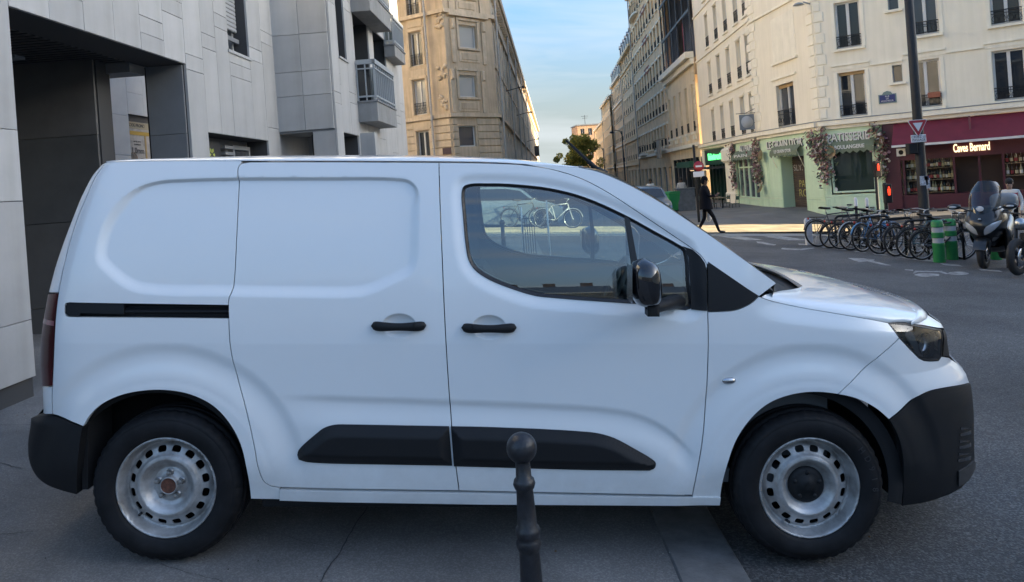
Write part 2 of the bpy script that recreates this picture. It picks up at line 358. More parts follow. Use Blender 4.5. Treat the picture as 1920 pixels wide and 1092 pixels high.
def rings():                                      # extra sample points along the creases, so that they stay crisp
    out = []
    for d in (0.0, 0.004, 0.009, 0.014, 0.019, 0.03, 0.042, 0.054): out.append(resample(inset(REC, d + 1e-5), 0.012))
    for d in (-0.004, 0.006, 0.018, 0.030, 0.042): out.append(np.array([(a, b - d) for a, b in zip(np.arange(-1.06, 0.86, 0.014), np.interp(np.arange(-1.06, 0.86, 0.014), CREASE[:, 0], CREASE[:, 1]))]))
    for c in CUPS:
        for k in (1.03, 0.99, 0.95, 0.9, 0.82, 0.7, 0.55): out.append(np.array([(c[0] + 0.078 * k * math.cos(a), c[1] + 0.054 * k * math.sin(a)) for a in np.linspace(0, 2 * math.pi, 56, endpoint=False)]))
    for xw in (XW_R, XW_F):
        for k in (0.645, 0.63, 0.61, 0.59, 0.57): out.append(np.array([(xw + k * math.cos(a), ZW + k * math.sin(a)) for a in np.linspace(0, math.pi, 150)]))
    return np.concatenate(out)
def panel(name, outline, material, parent=VAN, holes=(), fn=side_y, sp=0.014, gap=0.0022, flange=0.022, off=0.0, edge=0.003, org=VO):
    """a body panel: outline in (x, z), lifted onto the surface y = fn(x, z), with a rolled edge going inwards"""
    o = resample(polyclean(inset(polyclean(outline), gap)), sp)
    if area(o) < 0: o = o[::-1]
    hs = []
    for h in holes:
        h = resample(polyclean(h), sp)
        if area(h) < 0: h = h[::-1]
        hs.append(h)
    x0, z0 = o.min(0); x1, z1 = o.max(0)
    gx, gy = np.meshgrid(np.arange(x0, x1, sp), np.arange(z0, z1, sp * 0.88)); gx = gx + (np.arange(gx.shape[0]) % 2)[:, None] * sp * 0.5
    gx, gy = gx.ravel(), gy.ravel()
    if fn is side_y and sp >= 0.012 and material is M_PAINT:
        ex = rings(); nr = np.ones(len(gx), bool)
        for c in range(0, len(gx), 2000): nr[c:c + 2000] = ((gx[c:c + 2000, None] - ex[None, :, 0]) ** 2 + (gy[c:c + 2000, None] - ex[None, :, 1]) ** 2).min(1) > (0.35 * sp) ** 2
        gx = np.concatenate([gx[nr], ex[:, 0]]); gy = np.concatenate([gy[nr], ex[:, 1]])
    k = inside(gx, gy, o)
    for h in hs: k &= ~inside(gx, gy, h)
    gx, gy = gx[k], gy[k]
    allb = np.concatenate([o] + hs)
    keep = np.ones(len(gx), bool)
    for c in range(0, len(gx), 4000):
        d2 = ((gx[c:c + 4000, None] - allb[None, :, 0]) ** 2 + (gy[c:c + 4000, None] - allb[None, :, 1]) ** 2).min(1); keep[c:c + 4000] = d2 > (0.55 * sp) ** 2
    gx, gy = gx[keep], gy[keep]
    pts = [Vector((a, b)) for a, b in allb] + [Vector((a, b)) for a, b in zip(gx, gy)]
    edges = []; st = 0
    for l in [o] + hs:
        edges += [(st + i, st + (i + 1) % len(l)) for i in range(len(l))]; st += len(l)
    r = geometry.delaunay_2d_cdt(pts, edges, [], 0, 1e-7)
    V = np.array([(p.x, p.y) for p in r[0]]); T = np.array([f for f in r[2] if len(f) == 3])
    c = V[T].mean(1); k = inside(c[:, 0], c[:, 1], o)
    for h in hs: k &= ~inside(c[:, 0], c[:, 1], h)
    T = T[k]
    a = V[T]; ar = (a[:, 1, 0] - a[:, 0, 0]) * (a[:, 2, 1] - a[:, 0, 1]) - (a[:, 2, 0] - a[:, 0, 0]) * (a[:, 1, 1] - a[:, 0, 1])
    T[ar < 0] = T[ar < 0][:, ::-1]
    dist = seg_dist(V[:, 0], V[:, 1], o) if edge else None
    def dep(x, z):
        y = fn(x, z) + off
        return y
    y = dep(V[:, 0], V[:, 1]); e = 0.002
    nx = (dep(V[:, 0] + e, V[:, 1]) - dep(V[:, 0] - e, V[:, 1])) / (2 * e); nz = (dep(V[:, 0], V[:, 1] + e) - dep(V[:, 0], V[:, 1] - e)) / (2 * e)
    N = np.stack([nx, -np.ones(len(V)), nz], 1); N /= np.linalg.norm(N, axis=1)[:, None]
    verts = np.stack([V[:, 0], y, V[:, 1]], 1) - np.array(org); faces = T.tolist(); nv = len(verts)
    loopn = [tuple(N[i]) for f in faces for i in f]; extra = []
    ec = {}
    for f in faces:
        for i in range(3): ec[(f[i], f[(i + 1) % 3])] = 1
    if flange:
        mp = {}
        for (i, j) in list(ec):
            if (j, i) in ec: continue
            for q in (i, j):
                if q not in mp:
                    mp[q] = nv + len(extra); extra.append(verts[q] + np.array((0, flange, 0)))
            faces.append((j, i, mp[i], mp[j]))
            dx = verts[j] - verts[i]; fn_ = np.array((dx[2], 0.0, -dx[0])); fn_ /= (np.linalg.norm(fn_) + 1e-9); loopn += [tuple(fn_)] * 4
    av = verts.tolist() + [list(q) for q in extra]
    me = bpy.data.meshes.new(name); me.from_pydata(av, [], faces)
    me.polygons.foreach_set('use_smooth', [True] * len(faces)); me.update()
    if len(me.loops) == len(loopn): me.normals_split_custom_set(loopn)
    return link(name, me, parent, None, material)
def far_copy(o):                                  # the same piece on the far flank
    c = o.copy(); COL.objects.link(c); c.parent = o.parent
    c.matrix_basis = Matrix.Scale(-1, 4, (0, 1, 0)) @ o.matrix_basis
    for ch in o.children:
        d = ch.copy(); COL.objects.link(d); d.parent = c
    return c
# --- seams of the photograph
S_TAIL = cur([(199, 304), (180, 330), (161, 372), (143, 416), (128, 466), (117, 512), (110, 549), (105, 590), (102, 640), (100, 690), (98, 735), (97, 778)], 5)
S_SLIDE = cur([(453, 306.5), (447, 314), (446, 340), (441, 440), (437, 520), (434, 546), (429, 562), (429, 600), (432, 650), (444, 708), (462, 765), (478, 830), (487, 880), (496, 903), (508, 911), (525, 914)], 5)
S_B = cur([(823, 305), (825, 380), (829, 480), (834, 600), (841, 720), (850, 830), (861, 919)], 6)
S_TOP = cur([(823, 305), (900, 306), (985, 310), (1040, 319), (1090, 335), (1140, 361), (1200, 400), (1260, 440), (1298, 466), (1315, 480), (1324, 494), (1325, 505)], 5)
S_FD = cur([(1325, 505), (1327, 585), (1328, 640), (1326, 710), (1321, 790), (1311, 860), (1298, 928)], 6)
A_REAR = cur([(160, 798), (172, 778), (190, 760), (222, 743), (262, 733), (312, 730.5), (360, 739), (402, 760), (432, 792), (453, 832), (464, 880), (470, 936)], 5)
A_FRONT = cur([(1664, 785), (1640, 765), (1608, 748), (1568, 738), (1524, 734), (1482, 739), (1440, 755), (1407, 783), (1380, 822), (1363, 868), (1354, 910), (1350, 946)], 5)
S_BUMP = cur([(97, 778), (125, 786), (160, 798)], 4)
ROOFV = cur([(199, 304), (260, 302), (360, 301.5), (453, 301.5), (600, 301.5), (823, 302.5)], 5)
def X(*ls):
    out = []
    for l in ls: out += list(l)
    return pxz(out)
RAIL = pxz(cur([(121, 575), (123, 569), (131, 567)], 3) + [(428, 572), (428, 598)] + cur([(135, 595), (125, 594), (121, 588)], 3))
van_q = panel('rear_quarter_panel', X(S_TAIL[::-1], ROOFV[:ROOFV.index(min(ROOFV, key=lambda p: abs(p[0] - 453))) + 1], S_SLIDE, [(525, 937)], A_REAR[::-1], S_BUMP[::-1][1:]), M_PAINT, holes=[RAIL])
van_d = panel('sliding_door', X(S_SLIDE, S_B[::-1], [(453, 306.5)][:0], [(640, 304), (470, 304)]), M_PAINT)
van_f = panel('front_door', X(S_B[::-1], S_TOP[1:], S_FD[1:]), M_PAINT, holes=[WINO])
van_s = panel('sill', X([(508, 914.5), (525, 917.5), (861, 922.5), (1298, 931.5), (1350, 933), (1349, 947), (900, 943), (474, 937), (472, 925), (490, 908)][:0] + [(525, 917.5), (861, 922.5), (1298, 931.5), (1351, 932.5), (1349, 947), (900, 944), (525, 938)]), M_PAINT, off=-0.006, flange=0.06, gap=0.0005)
TRI = cur([(1423.5, 556), (1410, 568), (1395, 576), (1378, 582), (1350, 584.5), (1327, 585)], 4)
S_HOOD = cur([(1424, 557), (1450, 565.5), (1500, 577), (1570, 589), (1640, 601), (1668, 606.5)], 5)
S_FB = [(1686, 634), (1645, 671), (1605, 706), (1568, 738)]
iF = min(range(len(A_FRONT)), key=lambda i: abs(A_FRONT[i][0] - 1568) + abs(A_FRONT[i][1] - 738))
van_w = panel('front_wing', X([(1327, 585)], TRI[::-1][1:], S_HOOD[1:], S_FB, A_FRONT[iF + 1:], [(1298, 947)], S_FD[::-1][:-6]), M_PAINT)
LENS = [(1668, 608), (1677, 605.5), (1702, 607.5), (1735, 613), (1768, 619), (1768, 645), (1767, 669), (1761, 677), (1745, 678), (1733, 677), (1723, 672), (1705, 654), (1686, 634)]
S_BLK = cur([(1823, 720), (1800, 723.5), (1770, 728), (1742, 734), (1718, 746), (1692, 766), (1664, 785)], 4)
van_b = panel('front_bumper_cover', X([(1686, 634), (1705, 654), (1723, 672), (1733, 677), (1745, 678), (1761, 677), (1767, 669), (1783, 672)], cur([(1783, 672), (1800, 685), (1812, 698), (1821, 718)], 4), S_BLK, A_FRONT[1:iF], [(1568, 738)], S_FB[::-1][1:-1]), M_PAINT, sp=0.010, flange=0.010)
van_bb = panel('front_bumper', X(S_BLK[::-1], cur([(1826, 735), (1829, 770), (1830, 830), (1831, 865), (1828, 885), (1815, 905), (1800, 917), (1770, 931), (1740, 941), (1690, 949)], 4), cur([(1692, 900), (1688, 850), (1678, 812), (1664, 785)], 4)), M_BLK, sp=0.012, off=-0.004, flange=0.03)
van_a = panel('windscreen_pillar', X([(1324, 494), (1325, 488)][:1], [(1424, 556), (1457, 533)], cur([(1455, 530), (1410, 498), (1350, 455), (1290, 414), (1240, 381), (1200, 358), (1160, 338), (1120, 322), (1085, 314.5)], 4), [(1040, 311), (985, 308)], S_TOP[12:-1]), M_PAINT, gap=0.001)
# black pieces
panel('black_quarter_trim', X([(1326.5, 489), (1423.5, 555.5)], TRI[1:]), M_BLK, off=-0.002)
sail = panel('mirror_sail', X([(1278, 461), (1299, 467.5), (1313, 480), (1322, 493), (1325, 505), (1326, 584), (1296, 582), (1294, 530), (1291, 484), (1286, 468)]), M_BLK, off=-0.006)
# window: rubber, glass, divider
def shrink(poly, d): return inset(polyclean(poly), d)
WIN_I = shrink(WINO, 0.017)
panel('window_seal', WINO, M_RUB, holes=[WIN_I], fn=lambda x, z: base_y(x, z) + 0.010 + 0.022 * sst(0.0, 0.018, seg_dist(np.asarray(x), np.asarray(z), WINO)), gap=0.0, flange=0.03, sp=0.009)
glass = panel('door_window', WIN_I, M_VGLASS, fn=lambda x, z: base_y(x, z) + 0.026, gap=-0.003, flange=0, sp=0.03)
dv = pxz([(1172, 404), (1181, 408), (1196, 488), (1199, 570), (1188, 569), (1185, 492)])
panel('window_divider', dv, M_RUB, fn=lambda x, z: base_y(x, z) + 0.016, gap=0, sp=0.02)
# lower mouldings
def moulding(name, px):
    ol = pxz(px); pc = polyclean(ol)
    def fy(x, z):
        d = seg_dist(np.asarray(x), np.asarray(z), pc); ztop = z - np.interp(x, CREASE[:, 0], CREASE[:, 1])
        return side_y(x, z) - 0.006 - 0.024 * sst(0.0, 0.05, d) - 0.006 * sst(0, 0.012, d)
    return panel(name, ol, M_BLK, fn=fy, gap=0.0015, sp=0.009, flange=0.02)
moulding('door_moulding', cur([(557, 853), (560, 843), (592, 813), (608, 801), (628, 795), (660, 794.5)], 4) + [(843, 798), (849, 872)] + cur([(620, 868), (575, 865.5), (560, 862)], 3))
moulding('door_moulding', [(845, 798), (900, 799)] + cur([(1000, 802.5), (1080, 807), (1120, 811), (1152, 820), (1190, 840), (1222, 859), (1229, 866), (1227, 876), (1217, 881)], 4) + [(1100, 880), (851, 873)])
# slide rail
rr = panel('slide_rail', RAIL, M_BLK, fn=lambda x, z: base_y(x, z) + 0.02 + 0.012 * np.cos((z - 1.05) * 180), gap=0, flange=0.0, sp=0.006)
panel('rail_cover', pxz([(122, 575), (125, 569), (135, 568), (232, 570.5), (232, 590), (150, 588), (148, 594), (128, 593), (122, 588)]), M_BLK, fn=lambda x, z: base_y(x, z) + 0.002, gap=0.001, flange=0.02, sp=0.01)
# tail lamp, tailgate edge, rear bumper
panel('tail_lamp', X([(110, 549.5), (105, 590), (102, 640), (100, 690), (98.5, 724), (78, 724), (75, 680), (77, 632), (83, 590), (90, 551)]), M_RED, off=-0.004, sp=0.012)
panel('lamp_band', X([(104, 601), (103, 612), (80, 606), (83, 596)]), mat('pink_lamp', (0.25, 0.09, 0.10), 0.2, coat=1.0), off=-0.006, sp=0.012, flange=0)
panel('tailgate_edge', X(S_TAIL[:31], cur([(90, 549), (95, 530), (103, 500), (118, 455), (135, 410), (152, 368), (172, 330), (190, 309)], 5)), M_PAINT, sp=0.012)
panel('tailgate_corner', X([(98, 725), (97, 778), (80, 776), (79, 725)]), M_PAINT, sp=0.012)
panel('rear_bumper', X([(97, 779), (125, 787), (160, 799), (155, 830), (150, 880), (146, 927)], cur([(110, 917), (90, 909), (70, 894), (58, 873), (53, 850), (53, 825), (57, 800), (60, 783), (80, 778)], 4)), M_BLK, off=-0.006, flange=0.05, sp=0.012)
# headlamp: dark housing, reflectors, lens
lx = pxz(LENS)
panel('headlamp', lx, mat('headlamp_housing', (0.03, 0.032, 0.036), 0.35), fn=lambda x, z: base_y(x, z) + 0.06, gap=0.001, flange=0, sp=0.02)
for c, r in (((1712, 638), 0.050), ((1742, 648), 0.055)):
    q = pxz([c])[0]; yb = float(base_y(q[0], q[1]))
    mb = MB(Matrix.Translation(Vector((q[0], yb + 0.028, q[1])) - VO) @ Matrix.Rotation(math.radians(38), 4, 'Z'))
    mb.lathe([(r, 0), (r * 0.95, 0.012), (r * 0.7, 0.028), (r * 0.3, 0.036), (0.0, 0.037)], 20, 'y'); mb.build('reflector', M_STEEL, VAN)
panel('headlamp_trim', pxz([(1690, 612), (1708, 611), (1738, 673), (1727, 670)]), mat('grey_lamp_trim', (0.22, 0.23, 0.24), 0.3, metal=0.6), fn=lambda x, z: base_y(x, z) + 0.03, gap=0, flange=0.01, sp=0.02)
panel('headlamp_lens', lx, M_LENS, off=0.002, gap=0.001, flange=0.0, sp=0.015)
panel('grille_end', X([(1769, 618), (1776, 622), (1780, 645), (1784, 671), (1768, 669)]), M_BLK, sp=0.012, off=-0.003)
panel('lamp_border', lx, M_RUB, holes=[shrink(lx, 0.006)], off=-0.001, gap=0.0, sp=0.012, flange=0.03)
panel('bonnet_front', X([(1702, 607)], cur([(1713, 599), (1720, 591), (1723, 581)], 3), [(1745, 592), (1768, 607), (1775, 618), (1735, 612)]), M_PAINT, sp=0.010)
# front bumper's fog grille
for k in range(6):
    v0 = 800 + k * 12
    panel('grille_slat', X([(1800 - k, v0), (1822, v0 - 6 if k % 2 else v0 + 2), (1822, v0 + 3), (1800 - k, v0 + 7)]), M_GLOSSBLK, off=-0.008, sp=0.01, flange=0.01)
panel('bumper_lip', X([(1795, 882), (1826, 864), (1832, 868), (1830, 880), (1815, 902), (1795, 912)]), mat('scuffed_plastic', (0.04, 0.04, 0.042), 0.7, var=0.4, vscale=30), off=-0.014, sp=0.012)
# lofts: roof, windscreen, bonnet
def p3(px, fn=side_y, off=0.0):
    q = pxz(px); y = fn(q[:, 0], q[:, 1]) + off
    return [Vector((a, b, c)) for a, b, c in zip(q[:, 0], y, q[:, 1])]
def loft(S, C, e, n, t1=1.0):
    rows = []
    for s, c in zip(S, C):
        r = []
        for k in range(n + 1):
            t = k / n * math.pi / 2 * t1; co, si = math.cos(t) ** (2 / e), math.sin(t) ** (2 / e)
            r.append(Vector((s.x + (c.x - s.x) * si, YC - (YC - s.y) * co, s.z + (c.z - s.z) * si)) - VO)
        rows.append(r)
    return rows
def mirror_rows(rows): return [r + [Vector((p.x, -p.y, p.z)) for p in r[-2::-1]] for r in rows]
SIL = np.array([(150, 312), (205, 300.5), (250, 297.5), (350, 294.5), (480, 292), (700, 290.5), (850, 292.5), (950, 297), (1020, 303), (1085, 314), (1120, 324), (1160, 342)])
roof_px = [p for p in ROOFV] + [(900, 303.5), (950, 305.5), (985, 308), (1040, 311), (1085, 314.5)]
RS = p3(roof_px); RC = []
for s, (u, v) in zip(RS, roof_px):
    vs = float(np.interp(u, SIL[:, 0], SIL[:, 1])); lo, hi = s.z - 0.05, s.z + 0.30; best = hi
    for _ in range(30):
        m = (lo + hi) / 2; t = np.linspace(0, math.pi / 2, 60); yy = YC - (YC - s.y) * np.cos(t) ** (2 / 2.3); zz = s.z + (m - s.z) * np.sin(t) ** (2 / 2.3)
        if (340 + (H - zz) * F / yy).min() < vs: hi = m
        else: lo = m
    RC.append(Vector((s.x + 0.05 * float(sst(0.3, 0.0, (s.x + 1.9))) * -1, YC, max(m, s.z + 0.012))))
roof = MB().grid(mirror_rows(loft(RS, RC, 2.3, 14))).build('roof', M_PAINT, VAN)
w_px = cur([(1085, 314.5), (1120, 322), (1160, 338), (1200, 358), (1240, 381), (1290, 414), (1350, 455), (1410, 498), (1455, 530)], 4)
WS = p3(w_px, off=0.004); WC = [Vector((s.x + 0.075 + 0.02 * i / len(WS), YC, s.z + 0.02 * (1 - i / len(WS)))) for i, s in enumerate(WS)]
def sheet(S, C, n):
    out = []
    for s, c in zip(S, C):
        r = []
        for k in range(n + 1):
            t = (k / n) ** 1.3; g = 1 - (1 - t) ** 2; r.append(Vector((s.x + (c.x - s.x) * g, s.y + (YC - s.y) * t, s.z + (c.z - s.z) * g)) - VO)
        out.append(r)
    return out
wr = sheet(WS, WC, 14)
MB().grid(mirror_rows([r[2:] for r in wr])).build('windscreen', M_VGLASS, VAN)
for sgn in (1, -1):
    MB().grid([[Vector((p.x, p.y * sgn, p.z)) for p in r[:4]] for r in wr]).build('windscreen_border', M_RUB, VAN)
# roof leading edge strip between roof and windscreen
rw = [loft(RS[-1:], RC[-1:], 2.3, 14)[0], wr[0]]
MB().grid(mirror_rows(rw)).build('windscreen_header', M_RUB, VAN)
hood_px = [p for p in S_HOOD] + [(1685, 605.5), (1703, 606)]
HS = p3(hood_px); HC = []
HSIL = np.array([(1380, 500), (1440, 505), (1490, 509), (1560, 521), (1620, 538), (1680, 557), (1715, 573), (1730, 590)])
for i, s in enumerate(HS):
    f = i / (len(HS) - 1); dx = 0.13 + 0.06 * f; lo, hi = s.z, s.z + 0.3
    for _ in range(30):
        m = (lo + hi) / 2; t = np.linspace(0, math.pi / 2, 80); si, co = np.sin(t) ** (2 / 2.1), np.cos(t) ** (2 / 2.1)
        yy = YC - (YC - s.y) * co; zz = s.z + (m - s.z) * si; xx = s.x + dx * si
        uu = CX + xx * F / yy; vv = CY + (H - zz) * F / yy
        if (vv - np.interp(uu, HSIL[:, 0], HSIL[:, 1])).min() < 0: hi = m
        else: lo = m
    HC.append(Vector((s.x + dx, YC, m)))
hr = loft(HS, HC, 2.1, 18)
for r in hr:                                      # rear edge of the bonnet curves forward, leaving the cowl open
    for p in r: p.x = max(p.x, float(np.interp(p.y - r[0].y, [0, 0.05, 0.09, 0.13, 0.2, 0.7], [1.09, 1.16, 1.21, 1.30, 1.345, 1.40])) - VO.x)
MB().grid(mirror_rows(hr)).build('bonnet', M_PAINT, VAN)
# gap under the bonnet edge, cowl
MB().grid([[p + Vector((0.0, 0.004, -0.03)) for p in (r[0], r[1])] for r in hr]).build('bonnet_gap', M_DARK, VAN)
cw = []
for k in range(15):
    a = wr[-1][k] + Vector((0, 0, -0.015)); b = hr[0][min(18, round(k * 18 / 14))] + Vector((0.03, 0, -0.035)); cw.append([a, (a + b) / 2 + Vector((0, 0, -0.02)), b])
MB().grid(mirror_rows([[c[j] for c in cw] for j in range(3)])).build('cowl', M_BLK, VAN)
# front closing strip: bonnet tip down to bumper, across the van's nose
rows = []
for z in np.linspace(FR_T[0, 0] + 0.005, FR_T[-1, 0] - 0.005, 26):
    xf = float(xf_of(z)); r = []
    for q in np.sin(np.linspace(math.radians(60), math.pi / 2, 14)):
        x = X0F + (xf - X0F) * min(q, 0.9999); y = float(plan(np.array(x), np.array(z), xf, -2.3)); r.append(Vector((x - 0.012, y, z)) - VO)
    r.append(Vector((xf - 0.012, YC, z)) - VO); rows.append(r)
cut = [i for i in range(26)]
zs = np.linspace(FR_T[0, 0], FR_T[-1, 0], 26); kb = int(np.searchsorted(zs, 0.70)); kg = int(np.searchsorted(zs, 0.82))
MB().grid(mirror_rows(rows[:kb + 1])).build('front_bumper_middle', M_BLK, VAN)
MB().grid(mirror_rows(rows[kb:kg + 1])).build('front_bumper_crossbar', M_PAINT, VAN)
kp = int(np.searchsorted(zs, 0.925)); MB().grid(mirror_rows(rows[kg:kp + 1])).build('radiator_grille', M_BLK, VAN); kt = int(np.searchsorted(zs, 0.955)); MB().grid(mirror_rows(rows[kp:kt + 1])).build('bonnet_nose', M_PAINT, VAN); zn = float(zs[kt]); xfn = float(xf_of(zn)); Wn = YC - YS - float(tumble(np.array(zn))); lipr = []
for p in hr[-1]:
    wn_ = min(1.0, max(0.0, -p.y) / Wn); lipr.append(Vector((X0F + (xfn - X0F) * (1 - wn_ ** P_F) ** (1 / P_F) - 0.014, 0, zn)) - Vector((VO.x, 0, 0)) + Vector((0, p.y, 0)))
MB().grid(mirror_rows([hr[-1], [a.lerp(b_, 0.5) + Vector((0.012, 0, 0.012)) for a, b_ in zip(hr[-1], lipr)], lipr])).build('bonnet_lip', M_PAINT, VAN)
# rear closing
rows = []
for z in np.linspace(0.30, RE_T[-1, 0] - 0.004, 30):
    xr = float(xr_of(z)); r = []
    for q in np.sin(np.linspace(math.radians(62), math.pi / 2, 12)):
        x = X0R + (xr - X0R) * min(q, 0.9999); y = float(plan(np.array(x), np.array(z), 2.3, xr)); r.append(Vector((x + 0.012, y, z)) - VO)
    r.append(Vector((xr + 0.012, YC, z)) - VO); rows.append(r)
MB().grid(mirror_rows(rows[:7])).build('rear_bumper_middle', M_BLK, VAN)
MB().grid(mirror_rows(rows[6:])).build('tailgate', M_PAINT, VAN)
MB().grid([mirror_rows(rows)[-1], [p for p in mirror_rows(loft(RS, RC, 2.3, 12))[0]][:25]]).build('tailgate_top', M_PAINT, VAN) if len(mirror_rows(rows)[-1]) == 25 else None
# far flank
for o in [c for c in VAN.children if c.name.split('.')[0] in ('rear_quarter_panel', 'sliding_door', 'front_door', 'sill', 'front_wing', 'front_bumper_cover', 'front_bumper', 'windscreen_pillar', 'black_quarter_trim', 'window_seal', 'door_window', 'window_divider', 'tail_lamp', 'headlamp', 'headlamp_lens', 'tailgate_edge', 'tailgate_corner', 'rear_bumper', 'bonnet_front', 'grille_end')]:
    far_copy(o)
# underbody, wheel housings, bulkhead
def vb(x0, x1, y0, y1, z0, z1, name, m): return MB(Matrix.Translation(-VO)).box(x0, x1, y0, y1, z0, z1).build(name, m, VAN)
ub = MB(Matrix.Translation(-VO)); ub.box(-1.10, 0.90, 3.26, 4.95, 0.20, 0.27); ub.box(-2.05, -1.95, 3.35, 4.86, 0.30, 0.40); ub.box(-0.95, 0.85, 3.23, 3.27, 0.225, 0.262); ub.box(-1.95, 1.7, 3.75, 4.45, 0.24, 0.30); ub.build('underbody', M_DARK, VAN)
MB(Matrix.Translation(-VO)).prism([(3.24,0.3),(3.24,1.0),(3.30,1.35),(3.40,1.66),(4.81,1.66),(4.91,1.35),(4.97,1.0),(4.97,0.3)],-0.36,-0.33,'x').build('bulkhead', M_TRIM, VAN)
vb(-0.33, 1.20, 3.28, 4.93, 0.30, 0.36, 'cab_floor', M_TRIM)
for xw in (XW_R, XW_F):
    for s in (1, -1):
        mb = MB(Matrix.Scale(s, 4, (0, 1, 0)))
        prof = [(0.405, YS + 0.040 - YC), (0.465, YS + 0.034 - YC), (0.465, YS + 0.36 - YC), (0.0, YS + 0.36 - YC)]
        mb.lathe(prof, 28, 'y', (xw, 0, ZW + 0.002), arc=(math.radians(2 if xw < 0 else -10), math.radians(176 if xw < 0 else 184))); mb.build('wheel_housing', M_DARK, VAN)
mb = MB(Matrix.Translation(-VO)); mb.box(-1.875, -1.85, 3.225, 3.42, 0.29, 0.60); mb.build('wheel_arch_liner', M_DARK, VAN); mb = MB(Matrix.Translation(-VO)); mb.box(1.685, 1.70, 3.235, 3.5, 0.25, 0.62); mb.build('wheel_arch_liner', M_DARK, VAN)
# doors' inner trim, dashboard, steering wheel, seats
ib = pxz([(868, 500), (900, 520), (960, 545), (1040, 562), (1178, 572), (1296, 582)])
for s in (1, -1):
    mb = MB(Matrix.Scale(s, 4, (0, 1, 0)) @ Matrix.Translation(-VO))
    mb.grid([[(a, YS + 0.05 + float(tumble(np.array(b))), b + 0.0), (a, YS + 0.13, b - 0.01), (a, YS + 0.15, b - 0.25), (a, YS + 0.12, 0.34)] for a, b in ib]); mb.build('door_trim', M_TRIM, VAN)
mb = MB(Matrix.Translation(-VO))
dash = [(1.42, 1.02), (1.10, 1.09), (0.92, 1.08), (0.82, 1.03), (0.80, 0.90), (0.95, 0.72), (1.05, 0.4), (1.42, 0.4)]
mb.prism(dash, 3.33, 4.88); mb.build('dashboard', M_TRIM, VAN)
mb = MB(Matrix.Translation(Vector((0.62, 4.50, 1.00)) - VO) @ Matrix.Rotation(math.radians(-64), 4, 'Y'))
mb.tube([(0.185 * math.cos(a), 0.185 * math.sin(a), 0) for a in np.linspace(0, 2 * math.pi, 36, endpoint=False)], 0.017, 8, True)
for a in (0, 2.2, -2.2): mb.tube([(0, 0, -0.03), (0.17 * math.cos(a + math.pi), 0.17 * math.sin(a + math.pi), 0)], 0.02, 6)
mb.ball((0, 0, -0.02), 0.06, 0.07, 0.03); mb.tube([(0, 0, -0.03), (0, 0, -0.25)], 0.035, 8); mb.build('steering_wheel', M_TRIM, VAN)
for yy in (3.62, 4.52):
    mb = MB(Matrix.Translation(Vector((0, yy, 0)) - VO))
    mb.bev(-0.12, 0.42, -0.24, 0.24, 0.50, 0.66, 0.04); mb.prism([(-0.12, 0.6), (0.03, 0.62), (-0.08, 1.0), (-0.17, 1.14), (-0.27, 1.14), (-0.24, 0.9)], -0.22, 0.22); mb.build('seat', M_SEAT, VAN)
mb = MB(Matrix.Translation(Vector((0.66, YC, 1.50)) - VO)); mb.box(-0.012, 0.012, -0.12, 0.12, -0.035, 0.035); mb.build('rear_view_mirror', M_GLOSSBLK, VAN)
# door mirror
md = Vector((0, 0, 0)); mc = P(1209, 533, 3.00)
mb = MB(Matrix.Translation(mc - VO)); rows = []
for i in range(13):
    t = -1 + 2 * i / 12; z = 0.103 * t; wv = (1 - abs(t) ** 3.2) ** 0.5; xs = -0.008 * t
    rows.append([(xs + (0.064 * wv) * math.copysign(abs(math.cos(a)) ** 0.8, math.cos(a)) + 0.008, 0.03 + (0.095 * wv) * math.copysign(abs(math.sin(a)) ** 0.85, math.sin(a)), z) for a in np.linspace(0, 2 * math.pi, 22, endpoint=False)])
mb.grid(rows, True, True); mir = mb.build('door_mirror', M_GLOSSBLK, VAN)
mb = MB(Matrix.Translation(-VO)); b0, b1, b2 = P(1225, 578, 3.03), P(1243, 572, 3.09), P(1268, 566, 3.22)
mb.tube([P(1220, 572, 3.0), b0, b1, b2], [0.030, 0.032, 0.034, 0.045], 12, flat=0.75); mb.bev(b0.x - 0.03, b0.x + 0.018, 2.98, 3.06, b0.z - 0.028, b0.z + 0.02, 0.01); mb.build('mirror_arm', M_BLK, VAN)
mb = MB(Matrix.Translation(mc - VO)); mb.grid([[(-0.054, 0.03 + 0.07 * a, 0.075 * b) for a in (-1, -.5, 0, .5, 1)] for b in (-1, -.8, 0, .8, 1)]); mb.build('mirror_glass', M_STEEL, mir, Matrix.Translation((-0.003, 0, 0)))
far_copy(mir)
# handles
for (u, v, s) in ((748, 610.5, 1), (917, 614, -1)):
    q = pxz([(u, v)])[0]; yb = float(base_y(q[0], q[1])); rows = []
    for t in np.linspace(-1, 1, 25):
        hw = 0.119; w = 0.0185 * (1 - 0.16 * math.cos(t * math.pi)) * (1 - abs(t) ** 9) ** 0.5 + 0.001; d = 0.034 - 0.018 * abs(t) ** 4; bow = -0.003 * (1 - t * t)
        rows.append([(q[0] + hw * t, yb - d + 0.014 * (1 - math.cos(a)), q[1] + w * math.sin(a) + bow) for a in np.linspace(-2.2, 2.2, 9)])
    mb = MB(Matrix.Translation(-VO)); mb.grid(rows); 
    h = mb.build('door_handle', M_BLK, VAN)
    mb = MB(Matrix.Translation(-VO)); xx = q[0] + s * 0.070; mb.box(xx - 0.0012, xx + 0.0012, yb - 0.0352, yb - 0.015, q[1] - 0.016, q[1] + 0.016); mb.build('handle_joint', M_DARK, h)
q = pxz([(1367.5, 715)])[0]; yb = float(side_y(np.array([q[0]]), np.array([q[1]]))[0])
mb = MB(Matrix.Translation(Vector((q[0], yb, q[1])) - VO)); mb.ball((0, 0, 0), 0.031, 0.012, 0.0145, 20, 10); mb.build('side_indicator', M_STEEL, VAN)
